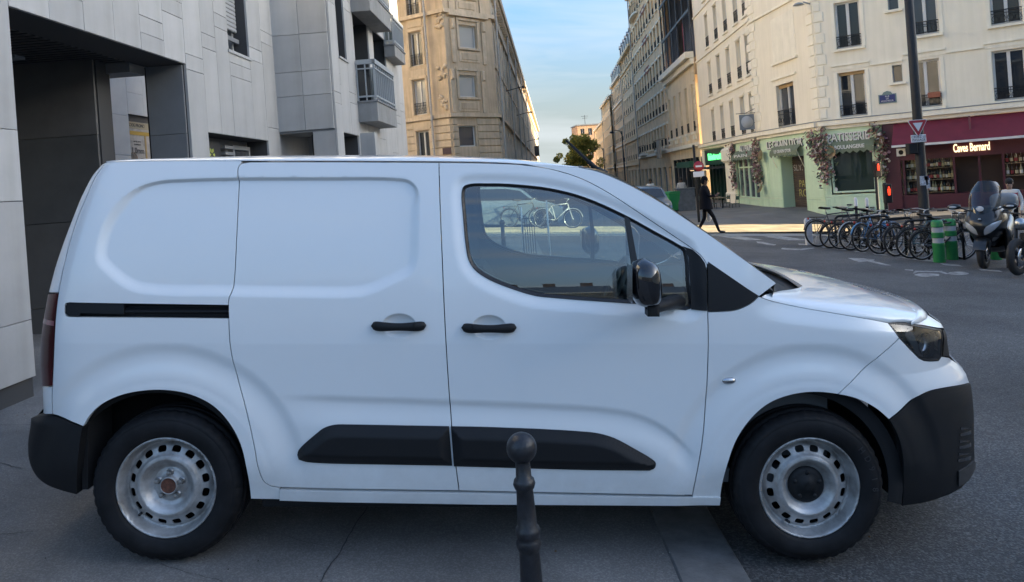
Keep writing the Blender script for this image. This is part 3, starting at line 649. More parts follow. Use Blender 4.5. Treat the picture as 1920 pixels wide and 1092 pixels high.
mb = MB(Matrix.Translation(Vector((q[0], yb, q[1])) - VO)); mb.ball((0, 0.003, 0), 0.035, 0.008, 0.018, 20, 10); mb.build('indicator_rim', mat('grey_plastic', (0.25, 0.26, 0.27), 0.4), VAN)
mb = MB(Matrix.Translation(-VO)); a0, a1 = P(1119, 318, YC), P(1061, 263, YC)
mb.tube([a0, a0.lerp(a1, 0.25), a0.lerp(a1, 0.27), a1], [0.016, 0.013, 0.009, 0.006], 8); mb.tube([a0 + Vector((0.05, 0, -0.03)), a0 + Vector((0.0, 0, 0.0)), a0.lerp(a1, 0.12)], [0.03, 0.022, 0.012], 10, flat=0.8); mb.build('aerial', M_BLK, VAN)
# --- wheels
NH = 16
def rim_y(r):
    return np.interp(r, [0, 0.045, 0.062, 0.072, 0.085, 0.100, 0.113, 0.126, 0.137, 0.150, 0.164, 0.172, 0.178, 0.186, 0.194, 0.199, 0.205, 0.209], [0.050, 0.050, 0.050, 0.054, 0.045, 0.025, 0.014, 0.018, 0.030, 0.036, 0.043, 0.052, 0.062, 0.060, 0.030, 0.008, 0.002, 0.008])
def rim_fn(x, z): return rim_y(np.hypot(x, z))
hole_list = []
for k in range(NH):
    a = 2 * math.pi * (k + 0.5) / NH; pts = []
    for j in range(16):
        b = 2 * math.pi * j / 16; cx, sx = math.cos(b), math.sin(b); ex = 0.0185 * math.copysign(abs(cx) ** 0.6, cx); ez = 0.0125 * math.copysign(abs(sx) ** 0.6, sx)
        r = 0.1545 + ez; pts.append((r * math.cos(a + ex / r), r * math.sin(a + ex / r)))
    hole_list.append(np.array(pts))
circ = np.array([(0.209 * math.cos(t), 0.209 * math.sin(t)) for t in np.linspace(0, 2 * math.pi, 96, endpoint=False)])
def make_wheel(xw, front):
    t = Vector((xw, 3.203, ZW)) - VO
    mb = MB(); W = 0.205
    prof = [(0.208, 0.012), (0.212, 0.004), (0.222, -0.004), (0.245, -0.009), (0.262, -0.010), (0.280, -0.006), (0.283, -0.004), (0.285, -0.005), (0.297, 0.004), (0.307, 0.016), (0.313, 0.030)]
    prof += [(0.314, 0.040), (0.306, 0.042), (0.306, 0.050), (0.316, 0.052), (0.317, 0.082), (0.308, 0.084), (0.308, 0.092), (0.318, 0.094), (0.318, 0.112), (0.308, 0.114), (0.308, 0.122), (0.317, 0.124), (0.314, 0.168), (0.307, 0.190), (0.280, 0.206), (0.22, 0.20), (0.2, 0.19)]
    seg = 132; rows = []
    for k in range(seg):
        a = 2 * math.pi * k / seg; r_ = []
        for r, h in prof:
            if r > 0.296 and h < 0.05: r = r - (0.0045 if k % 3 == 0 else 0)
            sq = 0.004 * max(0.0, -math.sin(a) - 0.93) / 0.07 * (1 if r > 0.28 else 0)
            r_.append(((r - sq) * math.cos(a), h, (r - sq) * math.sin(a)))
        rows.append(r_)
    rows.append(rows[0]); mb.grid(rows); wh = empty('wheel', None, None); wh.parent = VAN; wh.matrix_basis = Matrix.Translation(t) @ Matrix.Scale(1.05, 4)
    mb.build('tyre', M_TYRE, wh)
    panel('rim', circ, M_RIM, wh, holes=hole_list, fn=rim_fn, sp=0.0058, gap=0, flange=0.006, org=Vector((0, 0, 0)))
    mb = MB(); mb.lathe([(0.2, 0.06), (0.19, 0.16), (0.05, 0.17), (0, 0.17)], 32, 'y'); mb.build('brake_drum', M_DARK, wh)
    if front:
        mb = MB(); mb.lathe([(0.0, 0.026), (0.03, 0.025), (0.034, 0.031), (0.055, 0.033), (0.072, 0.038), (0.076, 0.050)], 32, 'y')
        for k in range(5):
            a = math.radians(90 + 72 * k); mb.ball((0.053 * math.cos(a), 0.036, 0.053 * math.sin(a)), 0.011, 0.008, 0.011, 10, 6)
        # lion-like raised mark in the middle of the cap
        mb.add([(x * 0.9, 0.022, z * 0.9) for x, z in [(-0.012, -0.016), (-0.004, -0.018), (0.0, -0.008), (0.008, -0.016), (0.014, -0.014), (0.008, -0.002), (0.014, 0.006), (0.006, 0.008), (0.004, 0.018), (-0.006, 0.019), (-0.010, 0.010), (-0.004, 0.004), (-0.012, -0.002)]], [list(range(13))])
        mb.build('hub_cap', M_BLK, wh)
    else:
        mb = MB(); mb.lathe([(0.030, 0.03), (0.034, 0.026), (0.037, 0.03), (0.040, 0.046), (0.062, 0.05)], 32, 'y'); mb.build('hub_ring', M_RIM, wh)
        mb = MB(); mb.lathe([(0.0, 0.030), (0.022, 0.032), (0.0345, 0.0275)], 24, 'y'); mb.build('hub_centre', M_RUST, wh)
        for k in range(5):
            a = math.radians(90 + 72 * k); mb = MB(); mb.lathe([(0.0, 0.024), (0.009, 0.026), (0.0105, 0.046)], 6, 'y', (0.052 * math.cos(a), 0, 0.052 * math.sin(a)), smooth=False)
            mb.lathe([(0.0105, 0.042), (0.016, 0.047)], 12, 'y', (0.052 * math.cos(a), 0, 0.052 * math.sin(a))); mb.build('wheel_nut', mat('dull_nut', (0.33, 0.32, 0.31), 0.4, metal=0.8), wh)
    a = math.radians(242 if front else 225); mb = MB(); mb.tube([(0.172 * math.cos(a), 0.055, 0.172 * math.sin(a)), (0.168 * math.cos(a), 0.025, 0.168 * math.sin(a))], 0.006, 8); mb.build('valve', M_RUB, wh)
    return wh
wr_ = make_wheel(XW_R, False); wf_ = make_wheel(XW_F, True)
for w in (wr_, wf_):
    c = copy_tree(w, VAN); c.matrix_basis = Matrix.Translation((w.location.x, -w.location.y, w.location.z)) @ Matrix.Rotation(math.pi, 4, 'Z') @ Matrix.Scale(1.05, 4)
# raised figures on the front tyre's sidewall
for i, ch in enumerate('HD918'):
    a = math.radians(38 - i * 9.5); me = text_mesh(ch, 0.034, 0.0012)
    link('tyre_lettering', me, wf_, Matrix.Translation((0.263 * math.cos(a), -0.0105, 0.263 * math.sin(a))) @ Matrix.Rotation(a - math.pi / 2, 4, 'Y').inverted() @ RX90, mat('tyre_letter', (0.03, 0.03, 0.033), 0.5))
# ================================================================ ground
M_ROAD = mat('asphalt_road', (0.096, 0.094, 0.092), 0.85, var=0.4, vscale=0.6, bump=0.9, bscale=90)
def speckle(m, scale, lo, hi, amt):              # fine aggregate of the asphalt
    nt = m.node_tree; b = nt.nodes['Principled BSDF']; src = b.inputs['Base Color'].links[0].from_socket
    tc = nt.nodes.new('ShaderNodeTexCoord'); n = nt.nodes.new('ShaderNodeTexVoronoi'); n.inputs['Scale'].default_value = scale
    r = nt.nodes.new('ShaderNodeValToRGB'); r.color_ramp.elements[0].position = 0.0; r.color_ramp.elements[0].color = (hi, hi, hi, 1); r.color_ramp.elements[1].position = 0.55; r.color_ramp.elements[1].color = (lo, lo, lo, 1)
    mx = nt.nodes.new('ShaderNodeMix'); mx.data_type = 'RGBA'; mx.blend_type = 'MULTIPLY'; mx.inputs[0].default_value = amt
    nt.links.new(tc.outputs['Object'], n.inputs['Vector']); sp = nt.nodes.new('ShaderNodeSeparateColor'); nt.links.new(n.outputs['Color'], sp.inputs[0]); nt.links.new(sp.outputs[0], r.inputs['Fac'])
    nt.links.new(src, mx.inputs[6]); nt.links.new(r.outputs['Color'], mx.inputs[7]); nt.links.new(mx.outputs[2], b.inputs['Base Color'])
speckle(M_ROAD, 110, 0.7, 1.7, 1.0)
M_PAVE = mat('asphalt_pavement', (0.185, 0.178, 0.17), 0.9, var=0.42, vscale=0.9, bump=0.5, bscale=120); speckle(M_PAVE, 160, 0.85, 1.3, 1.0)
M_KERB = mat('granite_kerb', (0.17, 0.165, 0.16), 0.8, var=0.35, vscale=9, bump=0.4, bscale=80)
M_CRACK = mat('crack_dark', (0.055, 0.054, 0.053), 0.95)
M_LINE = mat('worn_road_paint', (0.30, 0.30, 0.29), 0.8, var=0.7, vscale=7, bump=0.3)
xs = [-80, -40, -20, -10, -5, 0, 4, 8] + list(np.arange(9, 24, 1.0)) + [28, 40, 80]
ys = [-80, -40, -10, 0, 5, 10] + list(np.arange(13, 27, 1.0)) + [30, 40, 60, 90, 140, 220, 330]
GO = -0.012                                     # the carriageway lies this much below the pavement
MB().grid([[(x, y, gz(x, y) + GO) for x in xs] for y in ys]).build('road', M_ROAD); tag(bpy.data.objects['road'], kind='structure')
pv = MB().grid([[(x, y, G0) for x in (-30, -3.9, -1.5, 0.70)] for y in (-12, 0, 6, 12, 24)]).build('pavement', M_PAVE); tag(pv, kind='structure')
def ground_px(u, v, z=G0):
    Y = (H - z) * F / (v - CY); return ((u - CX) / F * Y, Y)
def strip(name, pts, w, z, m, parent):
    mb = MB(); rows = []
    for i, p in enumerate(pts):
        a = pts[max(i - 1, 0)]; b = pts[min(i + 1, len(pts) - 1)]; d = Vector((b[0] - a[0], b[1] - a[1], 0)).normalized(); n = Vector((-d.y, d.x, 0)) * (w[i] if isinstance(w, list) else w) * 0.5
        rows.append([(p[0] - n.x, p[1] - n.y, z), (p[0] + n.x, p[1] + n.y, z)])
    mb.grid(rows); return mb.build(name, m, parent)
def jag(a, b, n, amp):
    out = []
    for i in range(n + 1):
        t = i / n; out.append((a[0] + (b[0] - a[0]) * t + random.uniform(-amp, amp), a[1] + (b[1] - a[1]) * t + random.uniform(-amp, amp)))
    return out
for a, b, n, amp, w in [(ground_px(690, 950), ground_px(596, 1100), 16, 0.006, 0.010), (ground_px(0, 1003), ground_px(62, 998), 6, 0.004, 0.006), (ground_px(300, 1060), ground_px(420, 1092), 8, 0.006, 0.004), (ground_px(0, 868), ground_px(40, 880), 5, 0.006, 0.010), (ground_px(596, 1100), (-0.9, 2.2), 6, 0.006, 0.008), (ground_px(500, 1000), ground_px(640, 1030), 8, 0.008, 0.003), (ground_px(0, 798), ground_px(78, 797), 5, 0.004, 0.012)]:
    strip('crack', jag(a, b, n, amp), [w * random.uniform(0.3, 0.8) for _ in range(n + 1)], G0 + 0.0035, M_CRACK, pv)
rg = random.Random(4)
for nm, cl, cnt in (('pale_grit', (0.30, 0.29, 0.27), 330), ('dark_grit', (0.03, 0.028, 0.026), 240), ('dry_leaf_bits', (0.16, 0.10, 0.05), 60)):
    mb = MB()
    for _ in range(cnt):
        x, y = rg.uniform(-4.0, 4.2), rg.uniform(2.3, 7.5); r = rg.uniform(0.002, 0.0055) * (1.8 if 'leaf' in nm else 1); a = rg.uniform(0, 6.28); z = G0 + (GO if x > 1.0 else 0.0) + (0.004 if 0.7 < x < 1.0 else 0)
        mb.add([(x + r * math.cos(a), y + r * math.sin(a), z), (x + r * math.cos(a + 2.2), y + r * math.sin(a + 2.2), z), (x + r * math.cos(a + 4.1), y + r * math.sin(a + 4.1), z), (x, y, z + r * 0.9)], [(0, 1, 3), (1, 2, 3), (2, 0, 3)])
    tag(mb.build('street_grit', mat(nm, cl, 0.9)), 'fine %s scattered over pavement and road round the van' % nm.replace('_', ' '), 'grit', None, 'stuff')
kb = empty('kerb'); tag(kb, kind='structure')
y = -3.0; k = 0
while y < 16:
    L = random.uniform(0.85, 1.15)
    mb = MB()
    b = 0.008; x0, x1, y0, y1, z1 = 0.702, 0.998, y + 0.004, y + L - 0.004, G0 + 0.004 + random.uniform(-0.003, 0.003)
    mb.add([(x0, y0, -0.2), (x1, y0, -0.2), (x1, y1, -0.2), (x0, y1, -0.2), (x0, y0, z1 - b), (x1, y0, z1 - b), (x1, y1, z1 - b), (x0, y1, z1 - b), (x0 + b, y0 + b, z1), (x1 - b, y0 + b, z1), (x1 - b, y1 - b, z1), (x0 + b, y1 - b, z1)],
           [(0, 1, 5, 4), (1, 2, 6, 5), (2, 3, 7, 6), (3, 0, 4, 7), (4, 5, 9, 8), (5, 6, 10, 9), (6, 7, 11, 10), (7, 4, 8, 11), (8, 9, 10, 11)])
    mb.build('kerb_stone', M_KERB, kb); y += L
# raised pavement of the far corner
cp = [(6.4, 26.7), (9.5, 26.6), (11.0, 26.2), (14.2, 23.4), (19.5, 19.7), (24, 18), (24, 40), (12.3, 60), (20, 200), (15, 200), (7.6, 60)]
def slab(name, poly, h, m, kerb=None):
    vs = [(x, y, gz(x, y) + h) for x, y in poly] + [(x, y, gz(x, y) - 0.3) for x, y in poly]; n = len(poly)
    mb = MB(); mb.add(vs, [list(range(n))] + [(i, i + n, (i + 1) % n + n, (i + 1) % n) for i in range(n)]); return tag(mb.build(name, m), kind='structure')
M_PAVE2 = mat('far_pavement', (0.17, 0.155, 0.135), 0.85, var=0.25, vscale=1.0)
n = len(cp); mb = MB()
inner = [(x, y, gz(x, y) + 0.10) for x, y in cp]
bm = bmesh.new(); vs = [bm.verts.new(p) for p in inner]; lo = [bm.verts.new((p[0], p[1], p[2] - 0.4)) for p in inner]; f = bm.faces.new(vs)
for i in range(n): bm.faces.new((vs[i], lo[i], lo[(i + 1) % n], vs[(i + 1) % n]))
bmesh.ops.triangulate(bm, faces=[f]); bmesh.ops.recalc_face_normals(bm, faces=bm.faces); me = bpy.data.meshes.new('pavement'); bm.to_mesh(me); bm.free()
tag(link('pavement', me, None, None, M_PAVE2), kind='structure')
lp = [(-3.0, 24.5), (-0.6, 24.0), (-0.4, 30), (0.6, 44), (9.0, 200), (0, 200), (-6, 46), (-30, 40), (-30, 26)]
def gz_p(x, y): return gz(x, y)
for poly in ([(-40, 40.5), (-4.2, 38.5), (-2.0, 40.0), (-0.6, 44), (8.2, 200), (0, 200), (-8, 60), (-40, 60)],): slab('pavement', poly, 0.10, M_PAVE2)
# ================================================================ facade tools
def facet(o, dx, dy):
    L = math.hypot(dx, dy); dx /= L; dy /= L
    ex = RT @ Vector((dx, dy, 0)); ey = RT @ Vector((-dy, dx, 0)); M = Matrix.Identity(4)
    for i in range(3): M[i][0] = ex[i]; M[i][1] = ey[i]; M[i][2] = UP[i]; M[i][3] = o[i]
    return M
def hit(M, u, v, q=0.0):                          # photograph -> (along, up) on the facade, q metres behind its face
    I = M.inverted(); c = I @ Vector((0, 0, H)); d = I.to_3x3() @ Vector(((u - CX) / F, 1, -(v - CY) / F)); t = (q - c.y) / d.y; p = c + d * t
    return p.x, p.z
def along(M, s, q=0.0, z=0.0): return M @ Vector((s, q, z))
def holed_wall(M, s0, s1, z0, z1, holes, rev=0.22, thick=None):
    """wall face at local y=0 with rectangular openings and their reveals"""
    S = sorted(set([s0, s1] + [max(s0, min(s1, x)) for h in holes for x in (h[0], h[1])])); Z = sorted(set([z0, z1] + [max(z0, min(z1, x)) for h in holes for x in (h[2], h[3])]))
    mb = MB(M); vid = {}; vs = []; fs = []
    def V(i, j):
        if (i, j) not in vid: vid[(i, j)] = len(vs); vs.append((S[i], 0, Z[j]))
        return vid[(i, j)]
    for j in range(len(Z) - 1):
        for i in range(len(S) - 1):
            cx, cz = (S[i] + S[i + 1]) / 2, (Z[j] + Z[j + 1]) / 2
            if any(h[0] < cx < h[1] and h[2] < cz < h[3] for h in holes): continue
            fs.append((V(i, j), V(i + 1, j), V(i + 1, j + 1), V(i, j + 1)))
    mb.add(vs, fs)
    for a, b, c, d in holes:
        c2 = max(c, z0)
        mb.add([(a, 0, c2), (a, rev, c2), (a, rev, d), (a, 0, d)], [(0, 1, 2, 3)]); mb.add([(b, 0, c2), (b, rev, c2), (b, rev, d), (b, 0, d)], [(3, 2, 1, 0)])
        mb.add([(a, 0, d), (b, 0, d), (b, rev, d), (a, rev, d)], [(3, 2, 1, 0)])
        if c > z0: mb.add([(a, 0, c2), (b, 0, c2), (b, rev, c2), (a, rev, c2)], [(0, 1, 2, 3)])
    return mb
M_FRAME = mat('white_window_frame', (0.62, 0.60, 0.56), 0.5)
M_FRAMEG = mat('grey_window_frame', (0.30, 0.31, 0.32), 0.5)
M_IRON = mat('black_ironwork', (0.012, 0.012, 0.013), 0.6, spec=0.3)
PANES = [glass_mat('pane_dark', dark=(0.022, 0.026, 0.032), boost=1.6), glass_mat('pane_mid', dark=(0.06, 0.065, 0.075), boost=1.6), glass_mat('pane_curtain', dark=(0.42, 0.41, 0.38), boost=1.4), glass_mat('pane_dark2', dark=(0.035, 0.03, 0.028), boost=1.6)]
M_CURT = mat('net_curtain', (0.55, 0.53, 0.50), 0.9, var=0.4, vscale=3, stretch=(8, 1, 0.3))
M_BLIND = mat('wooden_blind', (0.42, 0.27, 0.12), 0.7)
WC_ = {}
def window(root, M, s, z, w, h, rev=0.2, kind='french', rail=None, pane=None, frame=M_FRAME, sill=None, blind=0, detail=True):
    """a window filling the opening whose lower left corner is (s, z); panes and railing are its parts"""
    key = (round(w, 2), round(h, 2), kind, frame.name); M2 = M @ Matrix.Translation((s, rev - 0.05, z))
    if key not in WC_:
        t = min(0.07, w * 0.09); mb = MB()
        mb.box(0, t, -0.03, 0.05, 0, h); mb.box(w - t, w, -0.03, 0.05, 0, h); mb.box(t, w - t, -0.03, 0.05, h - t, h); mb.box(t, w - t, -0.03, 0.05, 0, t)
        if kind == 'french': mb.box(w / 2 - t * 0.75, w / 2 + t * 0.75, -0.04, 0.048, t, h - t)
        if kind == 'transom': mb.box(w / 2 - t * 0.6, w / 2 + t * 0.6, -0.035, 0.048, t, h - t); mb.box(t, w - t, -0.034, 0.047, h * 0.72, h * 0.72 + t)
        pb = MB()
        if kind in ('french', 'transom'): pb.add([(t, 0.02, t), (w / 2, 0.02, t), (w / 2, 0.02, h - t), (t, 0.02, h - t)], [(0, 1, 2, 3)]); 
        else: pb.add([(t, 0.02, t), (w - t, 0.02, t), (w - t, 0.02, h - t), (t, 0.02, h - t)], [(0, 1, 2, 3)])
        p2 = None
        if kind in ('french', 'transom'): q = MB(); q.add([(w / 2, 0.02, t), (w - t, 0.02, t), (w - t, 0.024, h - t), (w / 2, 0.024, h - t)], [(0, 1, 2, 3)]); p2 = q.mesh('pane')
        WC_[key] = (mb.mesh('window'), pb.mesh('pane'), p2)
    me, pm, p2 = WC_[key]
    o = link('window', me, root, root_inv(root) @ M2, frame)
    pn = pane or random.choice(PANES); link('pane', pm, o, None, pn)
    if p2: link('pane', p2, o, None, pn)
    if rail: railing(o, w, rail, rev)
    if blind: MB().box(0.03, w - 0.03, -0.07, -0.035, h - blind, h - 0.005).build('blind', M_BLIND, o)
    return o
def root_inv(root): return ROOTM[root.name].inverted()
ROOTM = {}
RAILC = {}
def railing(o, w, h, rev, fancy=True):
    key = (round(w, 2), round(h, 2), round(rev, 2))
    if key not in RAILC:
        mb = MB(); y = -rev + 0.06
        mb.box(0.0, w, y - 0.02, y + 0.02, h - 0.03, h); mb.box(0.0, w, y - 0.012, y + 0.012, 0.07, 0.095); mb.box(0.0, w, y - 0.012, y + 0.012, h * 0.74, h * 0.74 + 0.02)
        n = max(4, int(w / 0.11))
        for k in range(n + 1): x = w * k / n; mb.box(max(0, x - 0.008), min(w, x + 0.008), y - 0.008, y + 0.008, 0.09, h - 0.03)
        for k in range(max(2, n // 2)):
            cx = w * (k + 0.5) / max(2, n // 2); r = min(0.09, w / n * 0.9); mb.tube([(cx + r * math.cos(a), y, h * 0.42 + r * 1.2 * math.sin(a)) for a in np.linspace(0, 2 * math.pi, 8, endpoint=False)], 0.009, 4, True, False)
        RAILC[key] = mb.mesh('railing')
    return link('railing', RAILC[key], o, None, M_IRON)
def building(name, label, M, group=None, cat='building'):
    r = empty(name, label, cat, M, group); ROOTM[r.name] = M.copy(); return r
def part(root, mb_, name, m, parent=None, fix=True):   # mb_ holds world coordinates
    I = ROOTM[root.name].inverted(); mb_.v = [I @ v for v in mb_.v]; return mb_.build(name, m, parent or root, None, fix)
def wall_part(root, *a, m=None, **k):
    return part(root, holed_wall(*a, **k), 'wall', m, fix=False)
# ================================================================ modern stone-clad building on the left
M_STONE = [mat('pale_stone_panel_%d' % i, c, 0.62, var=0.12, vscale=1.6, streak=0.09, bump=0.05, bscale=200) for i, c in enumerate([(0.42, 0.415, 0.405), (0.385, 0.382, 0.375), (0.45, 0.445, 0.435), (0.40, 0.395, 0.385)])]
M_JOINT = mat('dark_joint', (0.055, 0.055, 0.056), 0.9)  # dark backing behind the cladding, visible in the joints
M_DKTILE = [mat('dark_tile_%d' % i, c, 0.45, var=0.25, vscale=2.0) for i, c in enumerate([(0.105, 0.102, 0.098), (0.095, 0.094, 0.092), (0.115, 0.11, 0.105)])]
FA = facet((-3.72, 5.6, 0), 0.035, 1)
MOD = building('modern_building', 'pale stone clad modern building with dark passage and balconies on the left', FA)
def tile(root, M, s0, s1, z0, z1, openings, colw, course, mats, stagger=True, proud=0.03, gap=0.005, name='stone_panel', cols=None, rows=None):
    brk = {s0, s1}
    for o in openings:
        for x in o[:2]:
            if s0 < x < s1: brk.add(x)
    brk = sorted(brk); C = []
    for a, b in zip(brk, brk[1:]):
        n = max(1, int(round((b - a) / colw)))
        C += [(a + (b - a) * i / n, a + (b - a) * (i + 1) / n) for i in range(n)]
    I = ROOTM[root.name].inverted(); bx = {}
    for ci, (a, b) in enumerate(C):
        free = [(z0, z1)]
        for o in openings:
            if o[0] < (a + b) / 2 < o[1]:
                nf = []
                for f0, f1 in free:
                    if o[2] > f0: nf.append((f0, min(f1, o[2])))
                    if o[3] < f1: nf.append((max(f0, o[3]), f1))
                free = [f for f in nf if f[1] - f[0] > 0.03]
        off = (ci * 0.37 % 1) * course if stagger else 0
        for f0, f1 in free:
            cuts = [f0] + [z for z in ([r for r in rows] if rows else [z0 + off + k * course * (1 if k % 2 else 0.8) for k in range(-1, int((z1 - z0) / course * 1.3) + 3)]) if f0 + 0.15 < z < f1 - 0.15] + [f1]
            cuts = sorted(set(cuts))
            for c0, c1 in zip(cuts, cuts[1:]):
                if c1 - c0 < 0.02: continue
                key = (round(b - a, 3), round(c1 - c0, 3))
                if key not in bx: bx[key] = MB().bev(gap / 2, b - a - gap / 2, -proud, 0.0, gap / 2, c1 - c0 - gap / 2, 0.003).mesh(name)
                link(name, bx[key], root, I @ M @ Matrix.Translation((a, random.uniform(-0.0015, 0.0015), c0)), random.choice(mats))
OA = [(0.14, 3.03, -1, 3.0), (3.49, 5.52, -1, 2.23), (4.30, 5.02, 3.40, 5.2)]
wa = holed_wall(FA, -3.5, 6.04, -0.4, 8.4, OA, rev=0.30)
# return faces of the passage
for a, b in ((0.14, 0.14), (3.03, 3.03)): wa.add([(a, 0.30, -0.4), (a, 0.45, -0.4), (a, 0.45, 3.0), (a, 0.30, 3.0)], [(0, 1, 2, 3)])
wa.add([(0.14, 0.30, 3.0), (3.03, 0.30, 3.0), (3.03, 0.45, 3.0), (0.14, 0.45, 3.0)], [(0, 1, 2, 3)])
part(MOD, wa, 'wall', M_JOINT, fix=False)
tile(MOD, FA, -2.4, 6.04, 0.12, 5.6, OA, 0.50, 0.92, M_STONE)
tile(MOD, FA, -2.4, 6.04, 5.6, 8.4, [], 1.0, 1.2, M_STONE)
# plinth of the near column
mb = MB(FA); mb.box(-2.4, 0.10, 0.02, 0.4, -0.1, 0.11); part(MOD, mb, 'plinth', mat('concrete_plinth', (0.22, 0.21, 0.2), 0.9, var=0.4, vscale=6))
# inside face of the column and passage: dark tiles, facing the camera
FCOL = facet(along(FA, 3.03), -1, 0.035)
FC2 = FA @ Matrix.Translation((3.03, 0, 0)) @ Matrix.Rotation(math.radians(-90), 4, 'Z')
mb = MB(FA); mb.box(3.035, 3.08, 0.0, 0.45, -0.2, 3.0); part(MOD, mb, 'column_core', M_JOINT)
M_GREYP = mat('grey_metal_panel', (0.20, 0.205, 0.21), 0.5, var=0.1, vscale=3)
for z0, z1 in ((-0.1, 0.95), (0.955, 2.19), (2.195, 2.995)):
    mb = MB(FA); mb.box(3.005, 3.034, 0.012, 0.44, z0, z1); part(MOD, mb, 'column_panel', M_GREYP)
mb = MB(FA); mb.box(3.03, 3.06, 0.45, 0.47, -0.1, 3.0); part(MOD, mb, 'column_edge', M_IRON)
# far end wall of the passage (dark tiles), ceiling slats, lintel
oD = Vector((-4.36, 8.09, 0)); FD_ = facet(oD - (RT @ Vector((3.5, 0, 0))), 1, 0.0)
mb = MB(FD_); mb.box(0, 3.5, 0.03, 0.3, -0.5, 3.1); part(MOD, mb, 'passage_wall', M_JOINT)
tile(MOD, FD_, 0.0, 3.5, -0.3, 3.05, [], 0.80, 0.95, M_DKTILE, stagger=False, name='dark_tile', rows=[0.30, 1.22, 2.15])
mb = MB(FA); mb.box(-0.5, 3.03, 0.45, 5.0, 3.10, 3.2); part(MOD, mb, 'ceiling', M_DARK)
I_ = ROOTM[MOD.name].inverted(); sl = MB().box(0, 0.075, 0.45, 4.5, 3.02, 3.085).mesh('ceiling_slat')
for k in range(27): link('ceiling_slat', sl, MOD, Matrix.Translation((0.16 + k * 0.106, 0, 0)), mat('dark_slat', (0.05, 0.051, 0.055), 0.4))
mb = MB(FA); mb.box(2.70, 3.02, 0.46, 5.0, 2.90, 3.015); part(MOD, mb, 'ceiling_beam', M_GREYP)
mb = MB(FA); mb.box(1.9, 2.05, 1.2, 1.5, 2.99, 3.018); part(MOD, mb, 'ceiling_lamp', mat('lamp_glass', (0.25, 0.27, 0.3), 0.3))
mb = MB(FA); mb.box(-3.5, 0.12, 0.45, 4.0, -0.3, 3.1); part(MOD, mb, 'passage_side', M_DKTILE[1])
# wall across the court behind, with a poster window
FW = facet((-8.6, 15.0, 0), 0.035, 1)
M_WHT = [mat('white_court_panel', (0.62, 0.61, 0.59), 0.6, var=0.08, vscale=2)]
OW = [hit(FW, 238, 215)[0], hit(FW, 300, 240)[0]]
OPW = [(OW[0], OW[1] + 0.6, 0.3, hit(FW, 240, 214)[1])]
part(MOD, holed_wall(FW, -2, 6, -0.4, 7, OPW, rev=0.12), 'court_wall', M_JOINT, fix=False)
tile(MOD, FW, -2, 6, 0, 7, OPW, 0.8, 1.5, M_WHT)
ps = [OW[0], 0.3, OPW[0][1] - OW[0], OPW[0][3] - 0.3]
mb = MB(FW); mb.box(ps[0], ps[0] + ps[2], 0.10, 0.12, ps[1], ps[1] + ps[3]); pst = part(MOD, mb, 'poster', mat('poster_paper', (0.48, 0.44, 0.40), 0.5, var=0.3, vscale=5))
z1 = ps[1] + ps[3]; a = ps[0]
for (b0, b1, c0, c1, cm) in ((0.0, 1.9, -0.14, -0.0, (0.10, 0.10, 0.11)), (0.02, 1.9, -0.30, -0.15, (0.42, 0.36, 0.25)), (0.0, 1.9, -0.45, -0.36, (0.55, 0.34, 0.06)), (0.0, 0.10, -1.6, -0.45, (0.55, 0.34, 0.06)), (0.86, 0.93, -1.6, -0.45, (0.45, 0.30, 0.12))):
    mb = MB(FW); mb.box(a + b0, min(a + b1, a + ps[2]), 0.092 - 0.001 * b0, 0.0985, z1 + c0, z1 + c1); part(MOD, mb, 'poster_band', mat('poster_%d' % int(cm[0] * 100 + c0 * -100), cm, 0.6))
for tx, sz, zz in (('CODE PROMO', 0.11, -0.225), ('1,0mm', 0.20, -0.82), ('sur les verres', 0.06, -0.60), ('et montures', 0.06, -0.67)):
    link('poster_lettering', text_mesh(tx, sz, 0.001), MOD, ROOTM[MOD.name].inverted() @ FW @ Matrix.Translation((a + 0.52, 0.088, z1 + zz)) @ RX90, mat('poster_ink', (0.05, 0.05, 0.06), 0.6))
mb = MB(FW); mb.ball((a + 0.30, 0.095, z1 - 1.02), 0.22, 0.006, 0.16, 16, 8); mb.ball((a + 0.72, 0.095, z1 - 1.10), 0.20, 0.006, 0.12, 16, 8); part(MOD, mb, 'poster_picture', mat('poster_brown', (0.20, 0.16, 0.13), 0.5, var=0.6, vscale=9))
# shop under the facade: recessed front with a dark sign, louvres and a small window
mb = MB(FA); mb.box(3.49, 5.52, 0.30, 0.36, -0.3, 2.3); part(MOD, mb, 'shop_front', mat('shop_grey', (0.13, 0.135, 0.14), 0.5))
mb = MB(FA); mb.bev(3.52, 4.35, 0.20, 0.30, 1.45, 2.19, 0.006); sg = part(MOD, mb, 'shop_sign', mat('shop_sign_dark', (0.035, 0.037, 0.042), 0.4))
M_LEAF = mat('sign_yellow_green', (0.42, 0.47, 0.10), 0.6)
link('sign_lettering', text_mesh('on Ad', 0.16, 0.002, bold=0.004), sg, Matrix.Translation((3.80, 0.197, 1.97)) @ RX90, M_LEAF)
mb = MB(Matrix.Translation((4.06, 0.196, 1.99)))
for k in range(6):
    a = k * math.pi / 3; mb.add([(0.02 * math.cos(a), 0, 0.02 * math.sin(a)), (0.07 * math.cos(a + 0.35), 0, 0.07 * math.sin(a + 0.35)), (0.10 * math.cos(a), 0, 0.10 * math.sin(a)), (0.07 * math.cos(a - 0.35), 0, 0.07 * math.sin(a - 0.35))], [(0, 1, 2, 3)])
mb.build('sign_leaf', M_LEAF, sg); MB().box(3.60, 4.0, 0.194, 0.198, 1.80, 1.84).build('sign_line', M_LEAF, sg)
for k in range(6):
    mb = MB(FA); mb.box(4.40, 4.72, 0.16, 0.29, 1.66 + k * 0.085, 1.70 + k * 0.085); part(MOD, mb, 'louvre', M_GREYP)
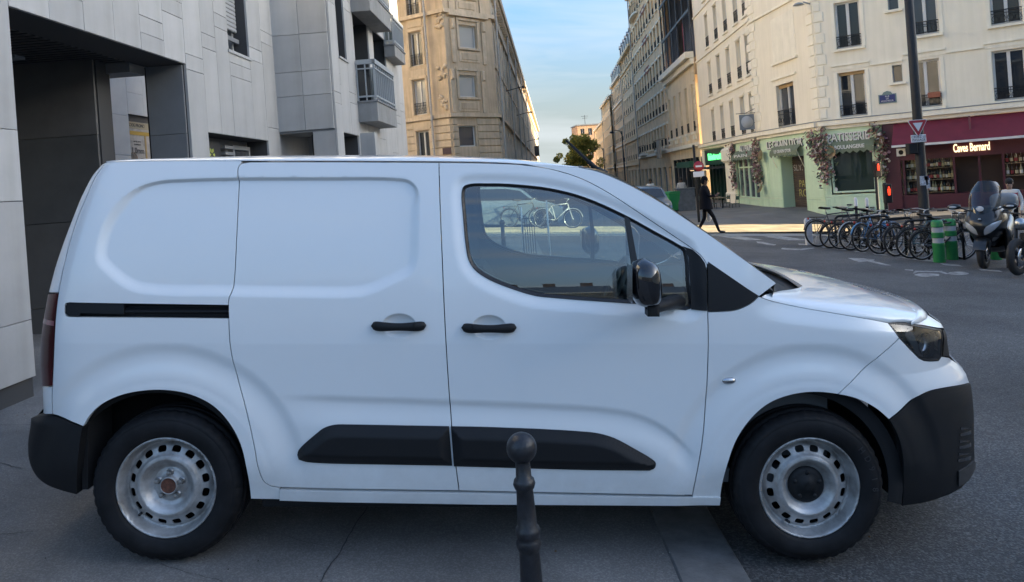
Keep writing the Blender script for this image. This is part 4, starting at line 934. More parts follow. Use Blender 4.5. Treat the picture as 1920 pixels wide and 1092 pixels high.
window(MOD, FA, 4.80, 1.75, 0.62, 0.40, 0.30, 'single', pane=PANES[1], frame=M_GREYP)
# window with a roller shutter
w = window(MOD, FA, 4.32, 3.42, 0.68, 1.76, 0.26, 'french', pane=PANES[0], frame=M_FRAMEG)
sl = MB().bev(0, 0.68, 0, 0.03, 0, 0.058, 0.012).mesh('shutter_slat')
for k in range(24): link('shutter_slat', sl, w, Matrix.Translation((0.0, -0.09, 0.34 + k * 0.06)), mat('shutter_grey', (0.34, 0.345, 0.35), 0.5))
mb = MB(FA); mb.box(4.26, 5.06, -0.05, 0.02, 3.355, 3.395); part(MOD, mb, 'window_sill', M_STONE[1])
mb = MB(FA); mb.box(4.32, 5.0, 0.10, 0.14, 3.60, 3.66); mb.box(4.32, 5.0, 0.10, 0.13, 3.45, 3.47); part(MOD, mb, 'window_guard', M_GREYP)
# projecting bay
oB = along(FA, 6.04); FB = facet(oB, 1, -0.035); WB = 0.91
part(MOD, holed_wall(FB, 0, WB, 2.39, 8.4, [], 0.1), 'wall', M_JOINT, fix=False)
tile(MOD, FB, 0.0, WB, 2.39, 8.4, [], 0.455, 0.6, M_STONE, stagger=False, rows=[2.935, 3.315, 3.90, 4.55, 5.3, 6.2, 7.1])
FCm = facet(along(FB, WB), 0.035, 1)
OC = [(0.40, 1.42, -1, 2.35), (0.45, 0.97, 3.60, 4.95), (1.58, 2.78, 2.95, 4.6), (1.58, 2.78, 5.2, 7.2), (3.2, 4.4, 2.95, 4.6)]
part(MOD, holed_wall(FCm, 0, 6.3, -0.4, 8.4, OC, rev=0.5), 'wall', M_JOINT, fix=False)
tile(MOD, FCm, 0.0, 6.3, 0.1, 8.4, OC, 0.62, 0.9, M_STONE)
mb = MB(FB); mb.box(0.0, WB, 0.0, 0.9, 2.36, 2.388); part(MOD, mb, 'bay_soffit', M_GREYP)
mb = MB(FB); mb.box(0.55, WB - 0.004, 0.03, 0.35, -0.3, 2.36); part(MOD, mb, 'column', M_JOINT)
for z0, z1 in ((0, 1.1), (1.105, 1.8), (1.805, 2.36)):
    mb = MB(FB); mb.bev(0.552, WB - 0.002, 0.0, 0.03, z0, z1, 0.004); part(MOD, mb, 'column_panel', M_STONE[1])
FBB = FB @ Matrix.Translation((0, 1.5, 0)); mb = MB(FBB); mb.box(-0.8, 1.2, 0, 0.2, -0.3, 2.4); part(MOD, mb, 'porch_wall', M_STONE[0])
window(MOD, FCm, 0.45, 3.60, 0.52, 1.35, 0.5, 'single', pane=PANES[0], frame=M_FRAMEG)
mb = MB(FCm); mb.box(0.42, 1.0, -0.06, 0.02, 3.565, 3.597); part(MOD, mb, 'window_sill', M_STONE[1])
for s, z in ((1.58, 2.95), (1.58, 5.2), (3.2, 2.95)):
    window(MOD, FCm, s, z, 1.2, 1.65 if z < 5 else 2.0, 0.5, 'french', pane=PANES[0], frame=M_FRAMEG)
M_BALC = mat('balcony_concrete', (0.27, 0.27, 0.265), 0.7, var=0.18, vscale=3, streak=0.15)
M_BGLASS = glass_mat('balcony_glass', (0.25, 0.30, 0.32), boost=2.0)
M_WHITEM = mat('white_metal', (0.34, 0.36, 0.37), 0.35)
def balcony(s0, s1, z0, out=0.38, h=0.34, rail=0.70):
    mb = MB(FCm); mb.bev(s0, s1, -out, -0.03, z0, z0 + h, 0.006); b = part(MOD, mb, 'balcony', M_BALC)
    mb = MB(FCm); mb.box(s0 - 0.02, s1 + 0.02, -out - 0.02, -0.02, z0 + h + 0.002, z0 + h + 0.03); part(MOD, mb, 'balcony_edge', M_GREYP, b)
    z = z0 + h + 0.03; mb = MB(FCm)
    mb.box(s0, s0 + 0.05, -out, -0.05, z + rail - 0.05, z + rail + 0.03); mb.box(s0, s1, -out - 0.01, -out + 0.05, z + rail - 0.05, z + rail + 0.031)
    mb.box(s0 + 0.005, s0 + 0.03, -out + 0.01, -0.05, z + 0.06, z + 0.09); mb.box(s0, s1, -out + 0.005, -out + 0.03, z + 0.06, z + 0.09); mb.box(s0, s1, -out + 0.005, -out + 0.03, z + rail * 0.8, z + rail * 0.8 + 0.02); mb.box(s0 + 0.005, s0 + 0.03, -out + 0.01, -0.05, z + rail * 0.8, z + rail * 0.8 + 0.02)
    n = int((s1 - s0) / 0.16)
    for k in range(n + 1): x = s0 + 0.01 + (s1 - s0 - 0.04) * k / n; mb.box(x, x + 0.02, -out + 0.004, -out + 0.032, z, z + rail)
    for k in range(3): y = -out + 0.02 + (out - 0.08) * k / 2; mb.box(s0 + 0.004, s0 + 0.032, y, y + 0.02, z, z + rail)
    part(MOD, mb, 'balcony_railing', M_WHITEM, b)
    mb = MB(FCm); mb.add([(s0 + 0.04, -out + 0.02, z + 0.08), (s0 + 0.04, -0.05, z + 0.08), (s0 + 0.04, -0.05, z + rail * 0.8), (s0 + 0.04, -out + 0.02, z + rail * 0.8)], [(0, 1, 2, 3)]); mb.add([(s0, -out + 0.05, z + 0.08), (s1, -out + 0.05, z + 0.08), (s1, -out + 0.05, z + rail * 0.8), (s0, -out + 0.05, z + rail * 0.8)], [(0, 1, 2, 3)]); part(MOD, mb, 'balcony_glass', M_BGLASS, b)
balcony(1.50, 3.25, 2.60); balcony(1.50, 3.4, 4.56); balcony(4.3, 5.5, 4.22, 0.26, 0.24, 0.6); balcony(4.3, 5.5, 6.1, 0.26, 0.24, 0.6)
# closing walls and the end with a round canopy
FE = facet(along(FCm, 6.3), -1, 0.035)
mb = MB(FCm); mb.box(6.3, 6.34, 0.0, 1.6, -0.3, 8.4); part(MOD, mb, 'end_wall', M_STONE[2])
mb = MB(FCm); mb.lathe([(0.0, 6.05), (0.95, 6.05), (0.98, 6.1), (0.98, 6.3), (0, 6.3)], 32, 'z', (5.95, 0.45, 0)); part(MOD, mb, 'round_canopy', mat('cream_canopy', (0.60, 0.55, 0.42), 0.6))
mb = MB(FA); mb.box(-3.5, 3.4, 0.46, 1.0, 3.2, 8.38); mb.box(3.4, 6.9, 0.46, 0.6, 2.4, 8.38); part(MOD, mb, 'core', M_STONE[3])
mb = MB(FCm); mb.box(0.0, 6.3, 0.9, 1.6, -0.3, 8.38); part(MOD, mb, 'core', M_STONE[3])
# ================================================================ tan corner building beyond the crossroads
M_TAN = mat('tan_limestone', (0.60, 0.46, 0.31), 0.85, var=0.22, vscale=0.7, streak=0.16, bump=0.2, bscale=12)
M_TAN2 = mat('tan_limestone_trim', (0.64, 0.50, 0.345), 0.85, var=0.2, vscale=1.5, streak=0.14)
M_TAN3 = mat('tan_limestone_dark', (0.70, 0.59, 0.45), 0.85, var=0.3, vscale=0.8, streak=0.3, bump=0.3, bscale=6)
M_PIPE = mat('drainpipe_grey', (0.45, 0.41, 0.36), 0.6, var=0.2, vscale=3)
def foot(u, v, Y):                                # ground point below what is seen at (u, v)
    p = P(u, v, Y); k = p.z / UP.z; q = p - UP * k; return Vector((q.x, q.y, 0))
K1 = foot(845, 216, 46.0); FT2 = facet(K1, 1, 1.0); L2 = hit(FT2, 934, 217)[0]
FT1 = facet(K1 - (RT @ Vector((1.65, -1, 0)).normalized()) * 14, 1.65, -1); L1 = 14.0
FT3 = facet(along(FT2, L2), 0.0563, 1)
TAN = building('corner_apartment_building', 'tan limestone corner apartment building beyond the crossroads, left of the street', FT2)
def px_rect(M, u0, v0, u1, v1):
    um, vm = (u0 + u1) / 2, (v0 + v1) / 2
    return hit(M, u0, vm)[0], hit(M, u1, vm)[0], hit(M, um, v1)[1], hit(M, um, v0)[1]
def put(root, M, name, m, s0, s1, z0, z1, out, back=0.0, bev=0.0, parent=None):
    mb = MB(M)
    if bev: mb.bev(s0, s1, -out, back, z0, z1, bev)
    else: mb.box(s0, s1, -out, back, z0, z1)
    return part(root, mb, name, m, parent)
zl = hit(FT2, 890, 216)[1]; zl2 = hit(FT2, 890, 28)[1]; FH = (zl2 - zl) / 2
w2 = [px_rect(FT2, 861, a, 893, b) for a, b in ((48, 90), (141, 182), (236, 275))]
w2 += [(w2[0][0], w2[0][1], w2[0][2] + FH, w2[0][3] + FH)]
w1 = [px_rect(FT1, a, b, c, d) for a, b, c, d in ((769, 60, 792, 124), (776, 150, 799, 216), (783, 246, 806, 296))]
w1 += [(w1[0][0], w1[0][1], w1[0][2] + FH, w1[0][3] + FH)]
dx1 = 2.9; w1b = [(a - dx1 * k, b - dx1 * k, c, d) for a, b, c, d in w1 for k in (1, 2, 3) if a - dx1 * k > 0.3]
TH = 14.6
part(TAN, holed_wall(FT2, 0, L2, -0.5, TH + 1.5, w2, 0.25), 'wall', M_TAN, fix=False)
part(TAN, holed_wall(FT1, 0, L1, -0.5, TH + 1.5, w1 + w1b, 0.25), 'wall', M_TAN, fix=False)
LT3 = 150.0
w3 = []
for k in range(40):
    s = 1.6 + k * 2.7
    for f in range(4):
        z0 = 0.9 + f * FH + (0.25 if f else 0); w3.append((s, s + 1.1, z0, z0 + FH * (0.66 if f else 0.55)))
part(TAN, holed_wall(FT3, 0, LT3, -0.5, TH, w3, 0.25), 'wall', M_TAN3, fix=False)
for i, (a, b, c, d) in enumerate(w2): window(TAN, FT2, a, c, b - a, d - c, 0.25, 'single', pane=[PANES[2], PANES[2], PANES[1], PANES[2]][i])
for (a, b, c, d) in w1 + w1b: window(TAN, FT1, a, c, b - a, d - c, 0.25, 'french', rail=(d - c) * 0.34 if d - c > 1.9 else None)
for i, (a, b, c, d) in enumerate(w3):
    if i < 100: window(TAN, FT3, a, c, b - a, d - c, 0.25, 'single')
for z in (zl, zl2):
    put(TAN, FT2, 'string_course', M_TAN2, -0.14, L2 + 0.14, z - 0.14, z + 0.10, 0.20); put(TAN, FT1, 'string_course', M_TAN2, 0, L1 + 0.06, z - 0.14, z + 0.10, 0.20); put(TAN, FT3, 'string_course', M_TAN2, -0.05, LT3, z - 0.14, z + 0.10, 0.20)
put(TAN, FT3, 'cornice', M_TAN2, -0.3, LT3, TH - 0.5, TH + 0.05, 0.5); put(TAN, FT2, 'cornice', M_TAN2, -0.5, L2 + 0.5, TH - 0.5, TH + 0.05, 0.5); put(TAN, FT1, 'cornice', M_TAN2, 0, L1, TH - 0.5, TH + 0.05, 0.5)
for k in range(60): put(TAN, FT3, 'cornice_bracket', M_TAN2, 0.4 + k * 0.95, 0.65 + k * 0.95, TH - 0.95, TH - 0.5, 0.38)
put(TAN, FT3, 'band', M_TAN2, 0, LT3, zl + FH - 0.1, zl + FH + 0.06, 0.10)
for k in range(0, 40, 1):
    s = 0.75 + k * 2.7
    for z in (zl + 0.1, zl + FH + 0.06): put(TAN, FT3, 'pilaster', M_TAN3, s, s + 0.5, z, z + FH - 0.3, 0.10)
# chamfer: frames round the windows, aprons, pilasters, keystones
for i, (a, b, c, d) in enumerate(w2):
    if i == 2: continue
    put(TAN, FT2, 'surround', M_TAN2, a - 0.22, a - 0.04, c - 0.1, d + 0.25, 0.08); put(TAN, FT2, 'surround', M_TAN2, b + 0.04, b + 0.22, c - 0.1, d + 0.25, 0.08); put(TAN, FT2, 'surround', M_TAN2, a - 0.22, b + 0.22, d + 0.26, d + 0.42, 0.10)
    put(TAN, FT2, 'apron', M_TAN2, a - 0.15, b + 0.15, c - 0.95, c - 0.22, 0.05, bev=0.04); put(TAN, FT2, 'apron_panel', M_TAN, a + 0.05, b - 0.05, c - 0.80, c - 0.38, 0.085, bev=0.03)
    put(TAN, FT2, 'window_sill', M_TAN2, a - 0.2, b + 0.2, c - 0.16, c - 0.03, 0.14)
    for s in (a - 0.75, b + 0.42): put(TAN, FT2, 'pilaster', M_TAN2, s, s + 0.30, c - 1.0, d + 0.30, 0.10); put(TAN, FT2, 'console', M_TAN2, s + 0.03, s + 0.27, d - 0.35, d + 0.30, 0.22, bev=0.06)
    put(TAN, FT2, 'lintel', M_TAN2, a - 0.95, b + 0.95, d + 0.48, d + 0.62, 0.26) if i in (0,) else None
for i, (a, b, c, d) in enumerate(w1 + w1b):
    for s0, s1 in ((a - 0.2, a - 0.03), (b + 0.03, b + 0.2)): put(TAN, FT1, 'surround', M_TAN2, s0, s1, c, d + 0.05, 0.07)
    put(TAN, FT1, 'surround', M_TAN2, a - 0.2, b + 0.2, d + 0.06, d + 0.22, 0.09); put(TAN, FT1, 'apron_panel', M_TAN2, a - 0.1, b + 0.1, c - 0.8, c - 0.25, 0.04, bev=0.03)
nz = 12
for k in range(nz):                               # rusticated ground floor
    z0 = zl - 0.16 - (k + 1) * (zl - 0.3) / nz; z1 = z0 + (zl - 0.3) / nz - 0.05
    a, b, c, d = w2[2]
    if z1 < c - 0.6 or z0 > d + 0.1: put(TAN, FT2, 'stone_course', M_TAN2, 0.05, L2 - 0.05, z0, z1, 0.07, bev=0.025)
    else: put(TAN, FT2, 'stone_course', M_TAN2, 0.05, a - 0.12, z0, z1, 0.07, bev=0.025); put(TAN, FT2, 'stone_course', M_TAN2, b + 0.12, L2 - 0.05, z0, z1, 0.07, bev=0.025)
    a, b, c, d = w1[2]
    if z1 < c - 0.6 or z0 > d + 0.1: put(TAN, FT1, 'stone_course', M_TAN2, a - 2.2, L1 - 0.05, z0, z1, 0.07, bev=0.025)
    else: put(TAN, FT1, 'stone_course', M_TAN2, a - 1.6, a - 0.12, z0, z1, 0.07, bev=0.025); put(TAN, FT1, 'stone_course', M_TAN2, b + 0.12, L1 - 0.05, z0, z1, 0.07, bev=0.025)
    put(TAN, FT3, 'stone_course', M_TAN3, 0.05, 1.5, z0, z1, 0.07, bev=0.025)
mb = MB(FT1); sp_ = hit(FT1, 809, 140)[0]; mb.tube([(sp_, -0.32, z) for z in np.linspace(-0.3, TH, 14)], 0.075, 8); part(TAN, mb, 'drainpipe', M_PIPE)
for s in (0.35, 14.0, 27.0, 40.0, 56.0): mb = MB(FT3); mb.tube([(s, -0.30, z) for z in np.linspace(-0.3, TH - 0.4, 8)], 0.07, 8); part(TAN, mb, 'drainpipe', M_PIPE)
for z in (zl + 0.9, zl + FH * 0.85, zl2 - 0.6): # carved ornament by the corner
    mb = MB(FT1); s = (sp_ + L1) / 2 + 0.2
    for k in range(16): mb.ball((s + random.uniform(-0.3, 0.3), -0.04, z + random.uniform(-0.5, 0.4)), random.uniform(0.07, 0.16), 0.10, random.uniform(0.08, 0.16), 8, 5)
    part(TAN, mb, 'carved_ornament', M_TAN2)
s, z = hit(FT2, 848, 281); pl = put(TAN, FT1, 'plaque', mat('plaque_brown', (0.06, 0.03, 0.04), 0.5), L1 - 0.75, L1 - 0.10, z - 0.25, z + 0.15, 0.10)
M_LAMPB = mat('lamp_black', (0.02, 0.02, 0.022), 0.5)
for (u, v, ln) in ((946, 172, 1.5), (968, 217, 1.5), (987, 266, 1.5)):
    s, z = hit(FT3, u, v); mb = MB(FT3); mb.tube([(s, 0, z), (s, -ln, z + 0.28)], 0.035, 6); mb.lathe([(0.0, 0.12), (0.10, 0.08), (0.2, 0.0), (0.16, -0.05), (0.0, -0.05)], 12, 'z', (s, -ln, z + 0.22)); part(TAN, mb, 'wall_lamp', M_LAMPB)
s, z = hit(FT3, 1001, 280); mb = MB(FT3); mb.box(s, s + 0.15, -1.0, -0.1, z - 1.4, z + 0.6); part(TAN, mb, 'shop_sign', M_LAMPB)
mb = MB(FT2); mb.box(0.3, L2, 0.3, 0.5, -0.3, TH); part(TAN, mb, 'core', M_DARK)
mb = MB(FT1); mb.box(0, L1 - 0.4, 0.3, 0.5, -0.3, TH); part(TAN, mb, 'core', M_DARK)
mb = MB(FT3); mb.box(0.4, LT3, 0.3, 9, -0.3, TH - 0.1); part(TAN, mb, 'core', M_DARK)
M_ZINC = mat('zinc_roof', (0.20, 0.215, 0.235), 0.5, var=0.15, vscale=2)
mb = MB(FT3); mb.add([(0, -0.4, TH + 0.06), (LT3, -0.4, TH + 0.06), (LT3, 0.2, TH + 0.8), (0, 0.2, TH + 0.8), (LT3, 9, TH + 1.2), (0, 9, TH + 1.2)], [(0, 1, 2, 3), (3, 2, 4, 5)]); part(TAN, mb, 'roof', M_ZINC)
# ================================================================ right-hand row
OA_ = Vector((11.92, 35.0, 0)); FR = facet(OA_, -0.0563, -1)
def s_at(u): return hit(FR, u, 300)[0]
M_CREAM = mat('cream_render', (0.89, 0.80, 0.635), 0.85, var=0.06, vscale=0.8, streak=0.06)
M_CREAM2 = mat('cream_trim', (0.91, 0.83, 0.67), 0.8, var=0.07, vscale=2, streak=0.06)
def row_building(name, label, u0, u1, top, floors, pitch, m, trim, ww=0.95, wh=1.75, ground=3.6, base=None, rails=True, fh=2.9, out=0.0, roof=None, dormer=False, band=(0,), lit=None):
    s0, s1 = s_at(u0), s_at(u1); M = FR @ Matrix.Translation((s0, -out, 0)); L = s1 - s0
    b = building(name, label, M, 'buildings along the right side of the street'); hs = []; n = max(1, int(round(L / pitch)))
    for f in range(floors):
        for k in range(n):
            c = (k + 0.5) * L / n; z = ground + f * fh + 0.35; hs.append((c - ww / 2, c + ww / 2, z, z + wh))
    gs = []
    ng = max(1, int(L / 3.0))
    for k in range(ng): c = (k + 0.5) * L / ng; gs.append((c - 1.0, c + 1.0, 0.3, 2.75))
    part(b, holed_wall(M, 0, L, -0.5, top, hs + gs, 0.28), 'wall', m, fix=False)
    for (a, c, z0, z1) in hs:
        window(b, M, a, z0, c - a, z1 - z0, 0.28, 'french', rail=0.62 if rails else None, pane=PANES[random.choice((0, 0, 1, 3, 2))])
        put(b, M, 'window_sill', trim, a - 0.10, c + 0.10, z0 - 0.10, z0 - 0.015, 0.12)
        if trim is not m: put(b, M, 'lintel', trim, a - 0.12, c + 0.12, z1 + 0.03, z1 + 0.20, 0.07)
    for (a, c, z0, z1) in gs: window(b, M, a, z0, c - a, z1 - z0, 0.28, 'transom', pane=PANES[random.choice((0, 3))], frame=M_FRAMEG)
    for f in band: put(b, M, 'string_course', trim, -0.02, L + 0.02, ground + f * fh - 0.28, ground + f * fh - 0.05, 0.18)
    put(b, M, 'cornice', trim, -0.05, L + 0.05, top - 0.35, top, 0.40)
    mb = MB(M); mb.box(0.02, L - 0.02, 0.30, 10, -0.4, top - 0.05); part(b, mb, 'core', m)
    for z0 in (0,):
        mb = MB(M); mb.tube([(0.12, -0.12, z) for z in np.linspace(0, top, 5)], 0.06, 6); part(b, mb, 'drainpipe', M_PIPE)
    if roof:
        mb = MB(M); mb.add([(0, -0.2, top + 0.01), (L, -0.2, top + 0.01), (L, 1.2, top + roof), (0, 1.2, top + roof), (L, 10, top + roof + 0.6), (0, 10, top + roof + 0.6)], [(0, 1, 2, 3), (3, 2, 4, 5), (0, 3, 5), (1, 4, 2)]); part(b, mb, 'roof', M_ZINC)
    if dormer:
        for k in range(n):
            c = (k + 0.5) * L / n; mb = MB(M); mb.box(c - 0.5, c + 0.5, -0.05, 1.2, top + 0.1, top + 1.5); mb.prism([(c - 0.6, top + 1.5), (c + 0.6, top + 1.5), (c, top + 1.9)], -0.12, 1.2); d = part(b, mb, 'dormer', M_ZINC); mb = MB(M); mb.box(c - 0.32, c + 0.32, -0.07, -0.052, top + 0.3, top + 1.35); part(b, mb, 'pane', PANES[0], d)
    for k in range(2):
        c = L * (0.25 + 0.5 * k); mb = MB(M); mb.box(c - 0.6, c + 0.6, 3.0, 3.6, top, top + (roof or 0) + 1.6)
        for j in range(4): mb.lathe([(0.11, 0), (0.09, 0.45), (0.0, 0.45)], 8, 'z', (c - 0.42 + j * 0.28, 3.3, top + (roof or 0) + 1.6))
        part(b, mb, 'chimney', mat('chimney_brick', (0.30, 0.17, 0.11), 0.9, var=0.3, vscale=3))
    return b, M, L
M_R2 = mat('ivory_stone', (0.90, 0.72, 0.47), 0.85, var=0.15, vscale=0.8, streak=0.2)
M_R3 = mat('beige_brick', (0.88, 0.64, 0.39), 0.9, var=0.2, vscale=1.2, streak=0.15)
M_R4 = mat('grey_beige_stone', (0.90, 0.69, 0.44), 0.85, var=0.2, vscale=0.8, streak=0.2)
M_R5 = mat('warm_cream_render', (0.92, 0.73, 0.47), 0.85, var=0.14, vscale=0.7, streak=0.15)
row_building('apartment_building', 'low cream apartment building at the far end of the street, beside the tree', 1119, 1141, 12.2, 3, 2.6, M_R5, M_CREAM2, rails=False, roof=1.2)
row_building('apartment_building', 'narrow cream apartment building second from the far end of the street', 1141, 1157, 14.2, 4, 2.5, M_R5, M_CREAM2, rails=False, roof=1.0, out=0.5)
row_building('apartment_building', 'cream apartment building with a steep roof and dormers, middle of the street', 1157, 1176, 15.6, 4, 2.3, M_R4, M_CREAM2, roof=1.3, dormer=True, band=(0, 1, 3))
row_building('apartment_building', 'grey beige apartment building with dormers down the street', 1176, 1200, 17.0, 5, 2.2, M_R4, M_R2, roof=1.6, dormer=True, band=(0, 1, 4))
b3, M3, L3 = row_building('apartment_building', 'brown beige apartment building with rounded balconies and projecting bays', 1200, 1262, 22.0, 6, 2.1, M_R3, M_CREAM2, ww=1.1, rails=True, out=0.0, roof=1.5, band=(0,), ground=4.2)
# bays and balconies of that building
for c0, c1 in ((L3 * 0.10, L3 * 0.34), (L3 * 0.62, L3 * 0.90)):
    for f in (0, 5):
        z = 4.2 + f * 2.9
        mb = MB(M3)
        n = 12; pr = [(c0 + (c1 - c0) * k / n, -0.20 - 0.35 * math.sin(math.pi * k / n) ** 0.6) for k in range(n + 1)]
        mb.prism(pr + [(c1, -0.02), (c0, -0.02)], z - 0.05, z + 0.14, 'z'); bl = part(b3, mb, 'balcony', M_CREAM2)
        mb = MB(M3); mb.tube([(a, b_, z + 0.95) for a, b_ in pr], 0.022, 5)
        for a, b_ in pr: mb.box(a - 0.01, a + 0.01, b_ - 0.01, b_ + 0.01, z + 0.14, z + 0.95)
        part(b3, mb, 'railing', M_IRON, bl)
for f in (2, 3, 4): put(b3, M3, 'brick_panel', mat('red_brick_infill', (0.26, 0.10, 0.07), 0.9, var=0.3, vscale=4), L3 * 0.40, L3 * 0.56, 4.2 + f * 2.9 + 1.95, 4.2 + f * 2.9 + 2.55, 0.03)
mb = MB(M3); mb.box(L3 - 2.6, L3 - 0.6, -0.9, -0.8, 3.5, 5.0); part(b3, mb, 'shop_sign', mat('pale_sign', (0.42, 0.36, 0.28), 0.7, var=0.4, vscale=2))
# louvred building
s0, s1 = s_at(1262), s_at(1319); MLV = FR @ Matrix.Translation((s0, -0.15, 0)); LL = s1 - s0
LV = building('apartment_building', 'pale stone building topped by grey louvred screens next to the cream corner building', MLV, 'buildings along the right side of the street')
zl_ = hit(MLV, 1290, 108)[1]; zs_ = hit(MLV, 1300, 268)[1]; hl = []
for k in range(5):
    c = (k + 0.5) * LL / 5; hl.append((c - 0.42, c + 0.42, zs_ + 0.7, zs_ + 0.7 + (zl_ - zs_) * 0.55))
gl = [(0.5, LL - 0.6, 0.2, zs_ - 1.0)]
part(LV, holed_wall(MLV, 0, LL, -0.5, zl_, hl + gl, 0.3), 'wall', M_R2, fix=False)
for a, b, c, d in hl:
    window(LV, MLV, a, c, b - a, d - c, 0.3, 'french', rail=0.7); put(LV, MLV, 'balcony_slab', M_CREAM2, a - 0.12, b + 0.12, c - 0.16, c - 0.01, 0.22); put(LV, MLV, 'console', M_CREAM2, a + 0.1, b - 0.1, c - 0.5, c - 0.17, 0.14)
for k in range(9): put(LV, MLV, 'stone_course', M_R2, 0.02, hl[0][0] - 0.05, zs_ + 0.5 + k * 0.5, zs_ + 0.94 + k * 0.5, 0.05, bev=0.02); put(LV, MLV, 'stone_course', M_R2, hl[4][1] + 0.05, LL - 0.02, zs_ + 0.5 + k * 0.5, zs_ + 0.94 + k * 0.5, 0.05, bev=0.02)
put(LV, MLV, 'cornice', M_CREAM2, -0.05, LL + 0.05, zl_ - 0.3, zl_ + 0.1, 0.55); put(LV, MLV, 'cornice', M_CREAM2, -0.05, LL + 0.05, zl_ - 0.7, zl_ - 0.32, 0.25); put(LV, MLV, 'string_course', M_CREAM2, 0, LL, zs_ - 0.3, zs_ - 0.05, 0.25)
M_SHOPD = mat('dark_shop_paint', (0.025, 0.03, 0.035), 0.4)
mb = MB(MLV); mb.box(0.5, LL - 0.6, 0.26, 0.3, 0, zs_ - 1.0)
for k in range(7): x = 0.5 + (LL - 1.1) * k / 6; mb.box(x - 0.08, x + 0.08, 0.12, 0.26, 0, zs_ - 1.0)
mb.box(0.5, LL - 0.6, 0.13, 0.255, 2.6, 2.75); part(LV, mb, 'shop_front', M_SHOPD)
mb = MB(MLV); mb.add([(0.55, 0.25, 0.5), (LL - 0.65, 0.25, 0.5), (LL - 0.65, 0.25, zs_ - 1.1), (0.55, 0.25, zs_ - 1.1)], [(0, 1, 2, 3)]); part(LV, mb, 'pane', PANES[0])
put(LV, MLV, 'awning', mat('green_awning', (0.02, 0.09, 0.055), 0.7), LL * 0.55, LL - 0.4, 2.55, 2.95, 0.7)
put(LV, MLV, 'wall', mat('screen_wall', (0.10, 0.10, 0.11), 0.7), 0, LL, zl_ + 0.1, zl_ + 11, -0.6, 9.0)
M_LOUV = mat('grey_louvre', (0.115, 0.125, 0.14), 0.45); M_LOUVF = mat('louvre_frame', (0.05, 0.055, 0.065), 0.45)
for f in range(4):
    z0 = zl_ + 0.15 + f * 2.75
    for k in range(5):
        if (k, f) == (3, 0): continue
        a = LL * k / 5 + 0.05; b = LL * (k + 1) / 5 - 0.05; mb = MB(MLV)
        mb.box(a, a + 0.06, -0.1, 0.0, z0, z0 + 2.65); mb.box(b - 0.06, b, -0.1, 0.0, z0, z0 + 2.65); mb.box(a, b, -0.1, 0.0, z0 + 2.60, z0 + 2.65); mb.box(a, b, -0.1, 0, z0, z0 + 0.05)
        fr = part(LV, mb, 'louvre_screen', M_LOUVF)
        mb = MB(MLV)
        for j in range(18): z = z0 + 0.08 + j * 0.14; mb.add([(a + 0.06, -0.10, z), (b - 0.06, -0.10, z), (b - 0.06, -0.02, z + 0.10), (a + 0.06, -0.02, z + 0.10)], [(0, 1, 2, 3)])
        sl_ = part(LV, mb, 'louvre_slats', M_LOUV, fr); sl_['kind'] = 'stuff'
    put(LV, MLV, 'floor_edge', M_LOUVF, 0, LL, z0 - 0.1, z0 - 0.01, 0.12)
mb = MB(MLV); a = LL * 3 / 5; mb.box(a + 0.5, a + 0.9, 0.2, 0.25, zl_ + 0.2, zl_ + 2.8); part(LV, mb, 'curtain', mat('red_curtain', (0.20, 0.03, 0.04), 0.8))
# ================================================================ the cream corner building with the two shops
A2 = (11.92, 35.0); B2 = (12.35, 29.6)
FK1 = FR; FK2 = facet((A2[0], A2[1], 0), B2[0] - A2[0], B2[1] - A2[1]); LK2 = hit(FK2, 1538, 225)[0]
pB = along(FK2, LK2); FK3 = facet(pB, 1.41, -1); LK3 = hit(FK3, 1968, 200)[0]; S1320 = s_at(1319)
CB = building('corner_shop_building', 'cream rendered corner building with a green bakery and a maroon wine shop', FK2)
k3 = [(1566, 2, 1613, 90, 1), (1573, 134, 1624, 219, 1), (1706, -30, 1758, 66, 1), (1708, 112, 1764, 202, 1), (1855, -60, 1914, 45, 1), (1862, 92, 1925, 188, 1), (1673, 122, 1692, 154, 0), (1664, -14, 1684, 18, 0)]
h3 = [px_rect(FK3, a, b, c, d) + (t,) for a, b, c, d, t in k3]
fl = h3[0][2] - h3[1][2]
h3 += [(a, b, c + 2 * fl, d + 2 * fl, t) for a, b, c, d, t in h3[:6] if c < 9]
h3 = [h for i, h in enumerate(h3)]
zt = hit(FK3, 1600, 222)[1]; TOPK = 17.5; zb = -1.5
part(CB, holed_wall(FK3, 0, LK3, zt - 0.05, TOPK, [h[:4] for h in h3], 0.22), 'wall', M_CREAM, fix=False)
for i, (a, b, c, d, t) in enumerate(h3):
    window(CB, FK3, a, c, b - a, d - c, 0.22, 'french' if t else 'single', rail=(d - c) * 0.27 if t else None, pane=PANES[[0, 0, 1, 0, 3, 0, 0, 1][i % 8]], blind=0.12 if i == 1 else 0, frame=M_FRAME if t else M_FRAMEG)
    put(CB, FK3, 'window_sill', M_CREAM2, a - 0.12, b + 0.12, c - 0.10, c - 0.015, 0.10)
    if t:
        for s0, s1 in ((a - 0.14, a - 0.02), (b + 0.02, b + 0.14)): put(CB, FK3, 'surround', M_CREAM2, s0, s1, c, d + 0.02, 0.022)
for i in (1, 3, 5):                                # moulding stepping over each window
    a, b, c, d, t = h3[i]
    put(CB, FK3, 'moulding', M_CREAM2, a - 0.22, b + 0.22, d + 0.26, d + 0.34, 0.07); put(CB, FK3, 'moulding', M_CREAM2, a - 0.20, b + 0.20, d + 0.10, d + 0.255, 0.02)
    n = h3[i + 2][0] - 0.22 if i < 5 else LK3
    put(CB, FK3, 'moulding', M_CREAM2, b + 0.225, n, d + 0.12, d + 0.19, 0.06)
a, b, c, d = px_rect(FK2, 1457, 156, 1490, 238); bl = px_rect(FK2, 1447, 26, 1491, 112)
